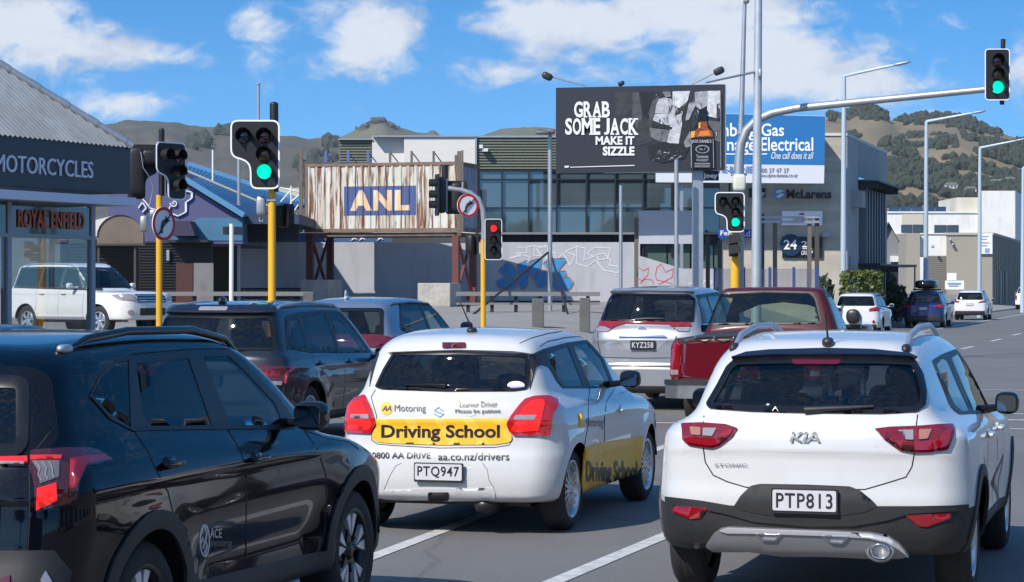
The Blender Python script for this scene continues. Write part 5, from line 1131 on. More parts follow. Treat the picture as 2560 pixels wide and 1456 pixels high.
EARTH = banded('rammed_earth', (.50, .46, .385), (.34, .31, .255)); PALEC = mat('pale_concrete', (.62, .60, .56), .85, var=(.8, .5, (.52, .50, .46), (1, 1, 4)), bump=(10, .2, .01)); GREYC = mat('grey_concrete', (.36, .36, .35), .85, var=(1, .5, (.27, .27, .26)))
LOUV = mat('olive_louvre', (.17, .185, .135), .6, .2)

def office():
    Y = 96.0; t = thing('office_building', 'two storey office with rammed earth wall, glass front and olive louvred parapet', 'building', base(1500, Y, 0))
    B = lambda name, m, mb, **k: mb.build(name, m, t, world=True, **k)
    A = at(2115, HY, Y); A.z = 0; top = at(2115, 340, Y).z
    plan = [(at(1800, HY, Y).x, Y), (A.x, A.y), tuple((A+RD*13.5)[:2]), tuple((A+RD*13.5-RP*14)[:2]), (at(1800, HY, Y).x, Y+12)]
    mb = MB(); mb.prism(plan, top-gz(A.x, Y)-.0, Matrix.Translation((0, 0, 0))); B('wall', EARTH, mb)
    mb = MB(); mb.prism([(p[0]+(.0), p[1]) for p in poly_off(plan, .06)], .12, Matrix.Translation((0, 0, top))); B('parapet_cap', PALEC, mb)
    F = face_frame(A+RP*.02, RD, (0, 0, 1)); fz = lambda u0, z0, u1, z1, d, mb, mi=0: mb.prism([(u0, z0), (u1, z0), (u1, z1), (u0, z1)], d, F, mi)
    mb = MB(); fz(0, 0, 3.6, top-.01, .03, mb); B('end_panel', GREYC, mb); mb = MB(); fz(10.5, 0, 13.45, top-.01, .03, mb); B('end_panel', GREYC, mb)
    mb = MB(); fz(3.6, 6.6, 10.5, top-.01, .02, mb)
    for k in range(12): fz(3.65, 6.65+k*.13, 10.45, 6.72+k*.13, .05, mb)
    B('louvre_panel', mat('grey_louvre', (.30, .30, .29), .6), mb)
    mb = MB(); fz(3.6, .3, 10.5, 6.6, .02, mb); B('window', mat('dark_stair_glass', (.02, .022, .025), .05, coat=1), mb)
    for k in range(8): mb = MB(); fz(3.75+k*.92, .3, 4.0+k*.92, 6.5, .35, mb); B('vertical_fin', mat('fin_grey', (.13, .14, .15), .5), mb)
    for z in (6.35, 2.75):
        mb = MB(); fz(3.3, z, 10.8, z+.08, 1.0, mb)
        for k in range(9): fz(3.4+k*.9, z-.25, 3.46+k*.9, z, .9, mb)
        B('canopy', DARKM, mb)
    mb = MB(); fz(1.2, 5.2, 2.2, 5.9, .5, mb); B('wall_box', GREYC, mb); mb = MB(); fz(.6, 1.6, 1.9, 3.1, .08, mb); B('wall_notice', mat('box_grey', (.20, .20, .20), .5), mb)
    # parapets left of the earth wall
    mb = MB(); bpx(mb, 930, 343, 1022, 640, Y+.4, 8); B('wall', PALEC, mb); mb = MB(); bpx(mb, 1010, 342, 1190, 640, Y-.1, 8); B('wall', PALEC, mb)
    mb = MB(); bpx(mb, 848, 350, 929, 640, Y+.6, 8)
    for k in range(9): bpx(mb, 848, 354+k*7, 929, 357.5+k*7, Y+.5, .3)
    B('louvre_panel', LOUV, mb)
    mb = MB(); bpx(mb, 1191, 344, 1899, 425, Y+.1, 8)
    for k in range(11): bpx(mb, 1191, 349+k*7, 1899, 352.5+k*7, Y-.02, .3)
    B('louvre_panel', LOUV, mb)
    mb = MB(); bpx(mb, 845, 347, 931, 350, Y+.3, 8); bpx(mb, 930, 339, 1190, 342.5, Y-.2, 8); bpx(mb, 1190, 339.5, 1900, 344, Y-.1, 8); bpx(mb, 1187, 342, 1192, 425, Y-.15, .3); B('roof_flashing', GAL, mb)
    # glass front
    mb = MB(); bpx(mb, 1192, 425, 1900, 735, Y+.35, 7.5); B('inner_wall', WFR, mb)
    xs = [1196, 1255, 1322, 1392, 1466, 1538, 1608, 1680, 1752, 1824, 1898]; ys = [427, 449, 520, 584]
    for i in range(10):
        for j in range(3):
            mb = MB(); bpx(mb, xs[i]+1, ys[j]+1, xs[i+1]-1, ys[j+1]-1, Y+.15, .05); B('window', CURT, mb)
    mb = MB()
    for x in xs: bpx(mb, x-2.2, 425, x+2.2, 640, Y, .3)
    for y in ys: bpx(mb, 1192, y-1.6, 1900, y+1.6, Y+.03, .26)
    B('window_frame', WFR, mb)
    mb = MB(); bpx(mb, 1192, 581, 1900, 586.5, Y-.5, .6); B('sunshade_ledge', mat('ledge_grey', (.18, .19, .2), .5), mb)
    for i in range(5): mb = MB(); bpx(mb, 1612+i*58, 614, 1666+i*58, 720, Y+.2, .05); B('window', mat('green_glass', (.08, .12, .11), .03, coat=1), mb)
    # wall lamps, camera on the louvres
    mb = MB(); bpx(mb, 1198, 362, 1207, 371, Y-.5, .3); bpx(mb, 1206, 371, 1220, 379, Y-.45, .4); B('security_camera', mat('camera_white', (.6, .6, .6), .4), mb)
    mb = MB(); bpx(mb, 2056, 583, 2072, 592, Y-.4, .4); B('wall_lamp', GAL, mb)
    # letters and signs fixed on the earth wall: each sign a thing of its own
    t2 = thing('letter_sign', 'black raised letters with a blue and white ball on the rammed earth wall', 'sign', (at(1948, 485, Y).x, Y-.2, at(1948, 485, Y).z))
    c = at(1948, 485, Y-.25); mb = MB(); mb.lathe([(0, .05), (.16, .045), (.24, 0)], 24, face_frame(c, (1, 0, 0), (0, 0, 1))); mb.build('logo_ball', mat('logo_blue', (.10, .30, .62), .3), t2, world=True)
    mb = MB(); ppx(mb, [(1937, 480), (1950, 474), (1959, 478), (1946, 484)], Y-.33, .04); ppx(mb, [(1940, 492), (1953, 484), (1961, 486), (1948, 496)], Y-.33, .04); mb.build('logo_swirl', mat('logo_white', (.7, .75, .8), .3), t2, world=True)
    mb = MB(); tpx(mb, 'McLarens', 1966, 474, 2078, 497, Y-.2, d=.06, bold=.035); mb.build('lettering', PLATEB, t2, world=True)
    mb = MB(); tpx(mb, '/', 1966, 487, 1968, 490, Y-.02, d=.02); 
    s = thing('wall_sign', 'white sign board with red script on the rammed earth wall', 'sign', (at(2005, 545, Y).x, Y-.1, at(2005, 563, Y).z)); mb = MB(); bpx(mb, 1955, 528, 2056, 564, Y-.12, .1); mb.build('board', mat('sign_white', (.78, .78, .78), .4), s, world=True)
    mb = MB(); tpx(mb, 'zomersa', 1982, 542, 2030, 554, Y-.13, bold=.0, d=.01, shear=.2); ppx(mb, [(1996, 535), (2008, 532), (2012, 537), (2000, 538)], Y-.14, .015); mb.build('lettering', mat('sign_red', (.55, .05, .04), .4), s, world=True)
    s = thing('wall_sign', 'black sign with navy disc reading 24 on the rammed earth wall', 'sign', (at(2005, 620, Y).x, Y-.1, at(2005, 645, Y).z)); mb = MB(); bpx(mb, 1956, 592, 2056, 645, Y-.12, .1); mb.build('board', mat('sign_black', (.012, .013, .014), .35), s, world=True)
    c = at(1977, 613, Y-.16); mb = MB(); mb.lathe([(0, .05), (.46, .05), (.46, 0)], 32, face_frame(c, (1, 0, 0), (0, 0, 1)), smooth=False); mb.build('disc', mat('sign_navy', (.012, .03, .075), .35), s, world=True)
    mb = MB(); tpx(mb, '24', 1959, 600, 1992, 624, Y-.23, d=.02, bold=.02); tpx(mb, '2', 2003, 603, 2019, 619, Y-.15, d=.03, bold=.03); bpx(mb, 2004, 621, 2030, 623, Y-.15, .03); tpx(mb, 'GROUP', 2003, 627, 2032, 638, Y-.15, d=.03, shear=.1); mb.build('lettering', WHITEP, s, world=True)
    s = thing('wall_sign', 'small black sign with red and white mark beside the galvanised pole', 'sign', (at(1893, 483, Y).x, Y-.1, at(1893, 494, Y).z)); mb = MB(); bpx(mb, 1872, 471, 1914, 494, Y-.2, .1); mb.build('board', mat('sign_black', (.012, .013, .014)), s, world=True)
    mb = MB(); tpx(mb, 'Joey', 1884, 478, 1912, 492, Y-.21, d=.02, bold=.02); mb.build('lettering', WHITEP, s, world=True)
office()

def container():
    # stands on the same grid as the road: front along RP, right front corner at photo column 1150
    c = at(1150, HY, 83.0); Lc, Wc = 6.06, 2.44; z0 = at(1150, 579, 83).z; z1 = at(1150, 404, 83).z; H = z1-z0
    org = Vector((c.x, c.y, z0))-RP*Lc
    t = thing('shipping_container', 'rusty white shipping container raised on red steel legs with blue lettered panel', 'container', tuple(org), -THETA)
    def rusty(name, col, amount=.55, rust=(.24, .085, .03)):
        m = mat(name, col, .7, var=(1.1, amount, rust, (2.6, 2.6, .6)), streak=(2.6, 1.0, (.17, .072, .036), (3.1, 3.1, .24)), bump=(9, .25, .01))
        for q in m.node_tree.nodes:
            if q.type == 'MAP_RANGE' and abs(q.inputs[1].default_value-.5) < .01: q.inputs[1].default_value = .49; q.inputs[2].default_value = .58
            elif q.type == 'MAP_RANGE': q.inputs[1].default_value = .45; q.inputs[2].default_value = .62
        return m
    CW = rusty('container_white', (.56, .555, .50), .75, (.43, .36, .26)); CB = mat('container_blue', (.035, .085, .26), .6, var=(1.5, .8, (.06, .07, .13), (2.4, 2.4, .4)), streak=(2.6, .45, (.17, .08, .05), (2.3, 2.3, .2))); CL = mat('container_letter', (.68, .62, .48), .7, var=(1.6, .95, (.58, .28, .09), (2.2, 2.2, .6))); CE = mat('container_end_shade', (.30, .34, .42), .6, var=(1.5, .6, (.16, .13, .12), (2, 2, .3))); FR = mat('container_frame', (.22, .15, .11), .8, var=(2, .7, (.10, .05, .03)))  # end colour: shade of the container's right end is put into its blue-grey
    per = .30; dp = .045
    def cor(x):
        f = (x/per) % 1; return dp*(min(max((abs(f-.5)-.12)/.13, 0), 1))
    brk = [.12]; x = .12
    while x < Lc-.12:
        f0 = math.floor(x/per)
        nx = min([q for q in [(f0+k)*per+o*per for k in (0, 1) for o in (.25, .38, .62, .75)] if q > x+1e-4]+[Lc-.12]); brk.append(nx); x = nx
    flatx = lambda a: .95 < a < 1.35                  # one flat plate with the maker's panel
    yv = lambda a: .01 if flatx(a) else cor(a)
    mb = MB(); vs = []
    for a in brk: vs += [(a, yv(a), .12), (a, yv(a), H-.10)]
    mb.add(vs, [(2*i, 2*i+2, 2*i+3, 2*i+1) for i in range(len(brk)-1)]); mb.build('side_wall', CW, t)
    def conform(name, polys, m, off):                  # painted panel that follows the corrugation
        bm = bmesh.new()
        for (vs, fs) in polys:
            b = [bm.verts.new((p[0], 0, p[1])) for p in vs]
            for f in fs:
                try: bm.faces.new([b[i] for i in f])
                except ValueError: pass
        for a in brk: bmesh.ops.bisect_plane(bm, geom=bm.verts[:]+bm.edges[:]+bm.faces[:], plane_co=(a, 0, 0), plane_no=(1, 0, 0))
        for v in bm.verts: v.co.y = yv(v.co.x)-off
        me = bpy.data.meshes.new(name); bmesh.ops.recalc_face_normals(bm, faces=bm.faces[:]); bm.to_mesh(me); bm.free(); me.materials.append(m); o = bpy.data.objects.new(name, me); COL.objects.link(o); o.parent = t; return o
    k = 68.0; X = lambda px: (px-762)/388*Lc; Z = lambda py: (580-py)/175*H
    conform('blue_panel', [([(X(861), Z(538)), (X(1042), Z(538)), (X(1042), Z(464)), (X(861), Z(464))], [(0, 1, 2, 3)])], CB, .004)
    for ch, a, b in (('A', 876, 932), ('N', 935, 982), ('L', 988, 1026)):
        vs, fs = text2d(ch, bold=.06); conform('panel_letter', [([(X(a)+(X(b)-X(a))*u, Z(526)+(Z(474)-Z(526))*v) for u, v in vs], fs)], CL, .009)
    mb = MB(); mb.span((0, -.01, 0), (Lc, .10, .13)); mb.span((0, -.01, H-.11), (Lc, .10, H)); mb.span((0, -.02, 0), (.13, .14, H)); mb.span((Lc-.13, -.02, 0), (Lc+.01, .14, H)); mb.span((0, Wc-.14, 0), (.13, Wc, H)); mb.span((Lc-.13, Wc-.14, 0), (Lc+.01, Wc, H)); mb.span((Lc-.12, .1, 0), (Lc, Wc-.1, .14)); mb.span((Lc-.12, .1, H-.14), (Lc, Wc-.1, H)); mb.build('corner_frame', FR, t)
    mb = MB(); vs = []; ys = [.14+i*.0725 for i in range(31)]
    for i, y in enumerate(ys): vs += [(Lc-.03-(.04 if (i//2) % 2 else 0), y, .14), (Lc-.03-(.04 if (i//2) % 2 else 0), y, H-.14)]
    mb.add(vs, [(2*i, 2*i+2, 2*i+3, 2*i+1) for i in range(len(ys)-1)]); mb.build('end_wall', CE, t)
    mb = MB(); mb.span((.05, .1, H-.05), (Lc-.05, Wc-.05, H-.02)); mb.span((.05, .1, .05), (Lc-.05, Wc-.02, .10)); mb.span((.03, .12, .1), (.06, Wc-.1, H-.1)); mb.span((.1, Wc-.06, .1), (Lc-.1, Wc-.02, H-.08)); mb.build('roof_and_floor', CE, t)
    RS = mat('red_oxide_steel', (.13, .032, .028), .6, var=(2, .6, (.07, .02, .02)))
    g = gz(org.x+3, org.y)-z0
    lg = thing('steel_stand', 'dark red steel stand carrying the rusty container', 'stand', tuple(org), -THETA)
    for x in (.16, Lc-.2):
        for y in (.15, Wc-.2):
            mb = MB(); mb.span((x-.12, y-.1, g+.15), (x+.12, y+.1, -.16)); mb.span((x-.25, y-.22, g-.1), (x+.25, y+.22, g+.18)); mb.build('leg', RS, lg)
        mb = MB(); mb.bar((x, .3, -.2), (x, Wc-.4, g+.6), .09); mb.bar((x, .3, g+.6), (x, Wc-.4, -.2), .09); mb.build('cross_brace', RS, lg)
        mb = MB(); mb.bar((x, .1, -.1), (x+(.9 if x < 3 else -.9)*.0, Wc-.1, -.1), .14, .14); mb.build('beam', RS, lg)
    mb = MB(); mb.span((0, .1, -.16), (Lc, .24, -.02)); mb.span((0, Wc-.2, -.16), (Lc, Wc-.06, -.02)); mb.build('beam', mat('rusty_beam', (.16, .12, .10), .8, var=(2, .7)), lg)
    # timber posts standing up along the roof
    for px, y0, y1, w in ((752, 372, 580, 9), (1140, 388, 410, 7), (1148, 378, 585, 10), (1156, 376, 580, 5)):
        Yp = 82.7 if px > 1000 else 84.6; mb = MB(); bpx(mb, px-w/2, y0, px+w/2, y1, Yp, .14); o = mb.build('timber_post', TIMB); tag(o, 'tall weathered timber post bolted to the rusty container corner', 'post', 'timber posts on the container')
    for i, px in enumerate((814, 870, 920, 975, 1029, 1084)):
        mb = MB(); bpx(mb, px-3, 378, px+3, 406, 85.6-.3*i/2, .1); p = at(px, 404, 85.6-.15*i); mb.bar((p.x+.02, p.y, at(px, 384, 85.6).z), (p.x+.28, p.y+.5, p.z), .03); tag(mb.build('roof_bracket', TIMB if i > 2 else mat('blue_bracket', (.08, .13, .30), .6)), 'short upright bracket on the roof of the rusty container', 'bracket', 'upright brackets along the container roof')
container()
# concrete blocks under the container
for (x0, y0, x1, y1, Yb, lab) in ((762, 700, 838, 745, 83.0, 'rough concrete block beside the left legs of the container stand'), (1055, 708, 1140, 752, 82.2, 'rough concrete block beside the right legs of the container stand')):
    a = at(x0, y1, Yb); b = at(x1, y0, Yb); w = b.x-a.x; gzz = gz(a.x, Yb)+.12; mb = MB(); mb.box((0, .55, (b.z-gzz)/2), (w, 1.5, b.z-gzz), rz=-R(14))
    tag(mb.build('concrete_block', mat('rough_concrete', (.42, .40, .36), .9, var=(2, .7, (.28, .27, .24)), bump=(7, .8, .06)), bevel=.04, loc=((a.x+b.x)/2, Yb, gzz)), lab, 'concrete block')

# graffiti wall with its painting
GW = mat('grey_wall_paint', (.42, .43, .46), .8, var=(.7, .5, (.34, .35, .38)), bump=(5, .15, .02), streak=(1.6, .45, (.25, .25, .255), (1.6, 1.6, .35)))
def graffiti_wall():
    Y = 89.0; t = thing('graffiti_wall', 'long grey block wall with blue, white and red graffiti', 'wall', base(1400, Y)); z = 760
    mb = MB(); ppx(mb, [(600, 606), (1600, 606), (1600, 640), (1705, 672), (1786, 672), (1786, 800), (600, 800)], Y, .25); mb.build('wall', GW, t, world=True)
    def lines(name, m, chains, w=2.4, dep=.012):
        mb = MB()
        for ch in chains:
            for a, b in zip(ch, ch[1:]):
                d = Vector((b[0]-a[0], b[1]-a[1])); n = Vector((-d.y, d.x)).normalized()*w/2; e = d.normalized()*w*.4
                ppx(mb, [(a[0]+n.x-e.x, a[1]+n.y-e.y), (b[0]+n.x+e.x, b[1]+n.y+e.y), (b[0]-n.x+e.x, b[1]-n.y+e.y), (a[0]-n.x-e.x, a[1]-n.y-e.y)], Y-dep-len(mb.f)*1e-5, .01)
        mb.build(name, m, t, world=True)
    zz = ZZ(1908/760, 680, 280); zq = ZZ(1785/760, 1340, 140)
    mb = MB()
    fills = [zz(1425, 1000, 1480, 940, 1525, 985, 1530, 1030, 1470, 1030), zz(1415, 1060, 1470, 1040, 1535, 1050, 1530, 1100, 1460, 1112, 1420, 1095), zz(1545, 960, 1600, 935, 1605, 1000, 1600, 1090, 1570, 1110, 1550, 1080), zz(1620, 940, 1690, 920, 1680, 990, 1640, 1050, 1618, 1020), zz(1648, 1020, 1720, 1000, 1720, 1090, 1670, 1100), zz(1705, 950, 1745, 930, 1830, 920, 1845, 935, 1790, 1000, 1740, 1000), zz(1760, 1010, 1840, 1000, 1845, 1030, 1770, 1050), zz(1770, 1060, 1860, 1040, 1890, 1070, 1870, 1110, 1800, 1120, 1765, 1095)]
    for i, f in enumerate(fills): ppx(mb, rnd(f, 6), Y-.012-i*.0006, .01)
    mb.build('blue_graffiti', mat('graffiti_blue', (.03, .21, .47), .6, var=(2, .6, (.06, .30, .55))), t, world=True)
    lines('graffiti_outline', mat('graffiti_rust', (.30, .16, .17), .7), [rnd(poly_off(f, 2), 6)+[rnd(poly_off(f, 2), 6)[0]] for f in fills], 1.4, .016)
    wl = [zz(1540, 850, 1600, 850, 1600, 885, 1535, 885, 1560, 905, 1490, 920, 1560, 895, 1620, 910, 1600, 950), zz(1600, 850, 1650, 840, 1640, 900, 1690, 905, 1660, 860, 1720, 840, 1780, 850), zq(0, 1120, 70, 1125, 60, 1190, 110, 1150, 120, 1200, 160, 1160, 200, 1230, 230, 1170, 170, 1150, 240, 1120, 290, 1130, 280, 1200, 340, 1180, 300, 1160, 345, 1125, 440, 1130, 420, 1190, 370, 1200, 350, 1170, 400, 1160, 440, 1200, 430, 1230, 500, 1240), zq(240, 1120, 240, 1220, 300, 1240, 350, 1200, 400, 1260, 480, 1275, 510, 1240)]
    lines('white_graffiti', mat('graffiti_white', (.66, .67, .70), .7), wl, 1.9)
    rl = [zq(580, 1260, 600, 1240, 630, 1262, 660, 1245, 655, 1290, 620, 1320, 590, 1300, 580, 1260), zq(700, 1290, 710, 1240, 735, 1222, 760, 1270, 805, 1250, 800, 1300, 750, 1325, 710, 1315, 700, 1290), zq(610, 1335, 640, 1310, 680, 1315, 690, 1335), zq(720, 1340, 760, 1325, 800, 1340)]
    lines('red_graffiti', mat('graffiti_red', (.55, .10, .13), .7), rl, 1.8)
    lines('white_graffiti', MATS['graffiti_white'], [zq(900, 1340, 940, 1320, 935, 1335, 960, 1335), zq(980, 1345, 990, 1320, 1020, 1315, 1035, 1330, 1020, 1345)], 2.2)
graffiti_wall()
mb = MB(); bpx(mb, 700, 583, 990, 606, 90.5, .3); p = mb.build('mural_hoarding', mat('mural_blue', (.035, .08, .20), .7, var=(.6, .6, (.06, .12, .26)))); tag(p, 'dark blue painted hoarding with white peaks seen under the container', 'hoarding')
mb = MB()
for x in (828, 885, 905, 950): ppx(mb, [(x-8, 603), (x, 590), (x+9, 601), (x+2, 597)], 90.45, .03)
mb.build('painted_peak', WHITEP, p)
mb = MB(); bpx(mb, 980, 588, 1168, 608, 86.8, .3); tag(mb.build('roof_beam', mat('cream_beam', (.62, .60, .52), .7), bevel=.01), 'cream painted beam under the rusty container', 'beam')

def billboard_black():
    Y = 80.0; t = thing('billboard', 'large black advertising billboard with bottle and white slogan', 'billboard', base(1745, Y))
    B = lambda n, m, mb, par=t: mb.build(n, m, par, world=True)
    mb = MB(); ppx(mb, [(1390, 220), (1812, 211), (1812, 425), (1390, 433)], Y, .35); pn = B('panel', mat('billboard_dark', (.030, .031, .038), .45), mb)
    mb = MB(); bpx(mb, 1806, 212, 1815, 424, Y+.02, .32); B('side_frame', GAL, mb)
    d = [0]
    def pt(name, shapes, m, dep=.012):
        mb = MB(); Q = ZZ(1785/760, 1340, 140)
        for s in shapes: d[0] += 1; ppx(mb, rnd(Q(*s), 1.6, 3), Y-dep-d[0]*.0004, .01)
        return B(name, m, mb, pn)
    g = lambda v: mat('print_grey_%d' % v, (v/100, v/100, v/97), .5, var=(3.5, .75, (v/330, v/330, v/320), (1, 1, 1.4)))
    k2 = 1785/760*450/1433; z2 = lambda *s: tuple((v*k2+(40*1785/760)) for v in s)   # drawn from a closer look at the poster
    P = lambda m, *s, dep=.012: pt('photo_print', [z2(*q) for q in s], g(m) if isinstance(m, int) else m, dep)
    P(7, (505, 165, 635, 163, 632, 300, 590, 345, 508, 345)); P(9, (640, 163, 690, 165, 722, 350, 690, 480, 640, 380)); [P(4, (515+q*20, 168, 519+q*20, 168, 517+q*18, 335, 513+q*18, 335), dep=.02) for q in range(6)]
    P(2, (700, 158, 850, 156, 820, 300, 760, 370, 722, 340)); P(5, (690, 390, 800, 360, 800, 560, 690, 590, 660, 520)); P(10, (800, 230, 850, 195, 835, 300, 780, 400, 770, 330)); P(4, (850, 155, 900, 155, 930, 200, 880, 215))
    P(55, (850, 215, 900, 205, 950, 215, 985, 300, 980, 330, 820, 330, 830, 260), dep=.02); P(62, (820, 335, 985, 330, 960, 430, 870, 415, 800, 385), dep=.02); P(3, (810, 415, 960, 440, 955, 460, 800, 440), dep=.024); P(18, (775, 445, 950, 465, 940, 560, 850, 555, 790, 520)); P(66, (935, 370, 1030, 330, 1035, 420, 1005, 590, 915, 560, 940, 460), dep=.02)
    P(72, (960, 155, 1100, 152, 1080, 230, 1010, 290, 960, 260), dep=.02); P(3, (1010, 370, 1110, 330, 1100, 470, 1050, 580, 1005, 580)); P(4, (1010, 230, 1060, 220, 1062, 320, 990, 370)); P(24, (880, 158, 940, 156, 948, 195, 905, 205), dep=.024)
    P(44, (1135, 160, 1240, 152, 1235, 270, 1180, 300, 1140, 270), dep=.02); P(70, (1240, 152, 1338, 150, 1338, 250, 1310, 270, 1310, 370, 1235, 350), dep=.02); P(5, (1312, 255, 1338, 250, 1338, 380, 1312, 375), dep=.024); P(14, (1240, 385, 1338, 400, 1338, 560, 1290, 540, 1240, 450)); P(28, (1050, 560, 1100, 470, 1110, 590, 1060, 610), dep=.02); P(40, (1090, 250, 1160, 230, 1090, 380, 1060, 390), dep=.02)
    P(2, (760, 590, 850, 565, 1000, 570, 1090, 610, 1050, 690, 880, 725, 780, 690), dep=.02); rr = random.Random(8)
    for k in range(24): x = rr.uniform(790, 1020); y = rr.uniform(630, 705); P(rr.choice((10, 30, 60)), (x, y, x+rr.uniform(10, 34), y-rr.uniform(2, 9), x+rr.uniform(8, 30), y+rr.uniform(2, 6)), dep=.024)
    for k in range(44):                                # folds in the shirts
        x = rr.uniform(830, 1330); y = rr.uniform(170, 540); P(rr.choice((3, 8, 20, 34)) if k % 3 else 76, (x, y, x+rr.uniform(4, 9), y+rr.uniform(-4, 4), x+rr.uniform(-26, 26), y+rr.uniform(24, 60)), dep=.03)
    BL = mat('bottle_black', (.010, .010, .011), .3); AM = mat('bottle_amber', (.40, .10, .015), .3, var=(7, .9, (.10, .02, .006)))
    P(BL, (1168, 300, 1230, 296, 1234, 400, 1285, 470, 1290, 768, 1118, 770, 1106, 530, 1112, 470, 1162, 400), dep=.05); P(AM, (1166, 400, 1232, 394, 1238, 450, 1280, 480, 1282, 516, 1112, 522, 1115, 480, 1162, 450), dep=.056); P(mat('bottle_glow', (.72, .36, .06), .4), (1106, 475, 1140, 470, 1132, 522, 1104, 524), dep=.062); P(mat('amber_bright', (.62, .20, .03), .35), (1180, 470, 1250, 468, 1262, 508, 1160, 512), dep=.062); P(MATS['bottle_glow'], (1168, 405, 1185, 402, 1182, 448, 1166, 450), dep=.064)
    for s in ((1104, 540, 1112, 540, 1114, 766, 1106, 766), (1280, 530, 1286, 530, 1290, 764, 1284, 764), (1338, 150, 1342, 150, 1344, 764, 1340, 764)): P(30, s, dep=.066)
    P(34, tuple(v for p in ellipse(1197, 616, 56, 34, 18) for v in p), dep=.066); P(BL, tuple(v for p in ellipse(1197, 616, 46, 26, 18) for v in p), dep=.07)
    Q = ZZ(1785/760, 1340, 140)
    def tx(s, x0, y0, x1, y1, dep=.03, m=WHITEP, **k):
        mb = MB(); a, b = Q(x0, y0, x1, y1); tpx(mb, s, *a, *b, Y-dep, d=.008, **k); B('lettering', m, mb, pn)
    LG = mat('label_grey', (.42, .42, .43), .5)
    tx("JACK DANIEL'S", 914, 492, 1030, 516, .125, LG, bold=.02); tx('No. 7', 960, 541, 994, 555, .125, LG); tx('Tennessee', 940, 580, 1012, 600, .125, LG); tx('WHISKEY', 940, 606, 1014, 620, .125, LG)
    mb = MB(); [ppx(mb, Q(930, y, 1022, y, 1022, y+3, 930, y+3), Y-.125, .01) for y in (630, 640, 650)]
    o1 = ellipse(*Q(976, 550)[0], 19, 10); 
    B('label_line', LG, mb, pn)
    # slogan: slab-serif capitals drawn as bold letters with foot and head serifs
    def slab(word, x0, y0, x1, y1, widths):
        tot = sum(widths); x = x0
        for ch, w in zip(word, widths):
            ww = (x1-x0)*w/tot
            if ch != ' ':
                mb = MB(); a, b = Q(x+1.5, y0, x+ww-2.5, y1); tpx(mb, ch, *a, *b, Y-.03, d=.008, bold=.028)
                ser = {'A': ((0, .42), (.58, 1)), 'R': ((0, .45), (.62, 1)), 'B': ((-.04, .3),), 'M': ((-.03, .3), (.68, 1.03)), 'E': ((-.04, .3),), 'K': ((-.03, .42), (.6, 1.04)), 'J': ()}.get(ch, ())
                for s0, s1 in ser:
                    xa = x+1.5+(ww-4)*s0; xb = x+1.5+(ww-4)*s1; ppx(mb, Q(xa, y1-9, xb, y1-9, xb, y1, xa, y1), Y-.0285, .01)
                    if ch in 'MKBER' and not (ch == 'R' and s0 > .3): ppx(mb, Q(xa, y0, xb, y0, xb, y0+9, xa, y0+9), Y-.0285, .01)
                B('lettering', WHITEP, mb, pn)
            x += ww
    slab('GRAB', 222, 268, 436, 362, (1.05, 1, 1.05, .95)); slab('SOME JACK', 170, 366, 600, 464, (.85, 1, 1.3, .85, .35, .7, 1.1, .95, 1.1))
    tx('MAKE IT', 350, 472, 578, 522, bold=.035); tx('SIZZLE', 392, 532, 578, 586, bold=.04); mb = MB(); ppx(mb, Q(200, 652, 578, 641, 578, 646, 200, 656), Y-.03, .01); ppx(mb, Q(168, 646, 194, 645, 190, 656, 168, 657), Y-.03, .01); B('lettering', WHITEP, mb, pn)
    mb = MB(); bpx(mb, 1732, 425, 1758, 735, Y+.3, .4); B('post', GAL, mb); mb = MB(); bpx(mb, 1420, 300, 1790, 312, Y+.36, .2); bpx(mb, 1420, 390, 1790, 402, Y+.36, .2); B('rear_frame', GAL, mb)
    for (lx, ly, ax, ay) in ((1368, 190, 1465, 215), (1797, 177, 1730, 211), (1553, 208, 1556, 222)):
        a = at(ax, ay, Y+.3); b = at(lx, ly, Y+.35); mb = MB(); mb.path([a, b], .025, 8); arm = B('lamp_arm', GAL, mb); mb = MB(); mb.blob(b+Vector((0, -.05, -.02)), ((.2 if lx != 1553 else .12), .13, (.13 if lx != 1553 else .08)), .6, 14, Matrix.Rotation(R(25 if lx < 1500 else -25), 4, 'Y')); B('floodlight', DARKM, mb, arm)
billboard_black()
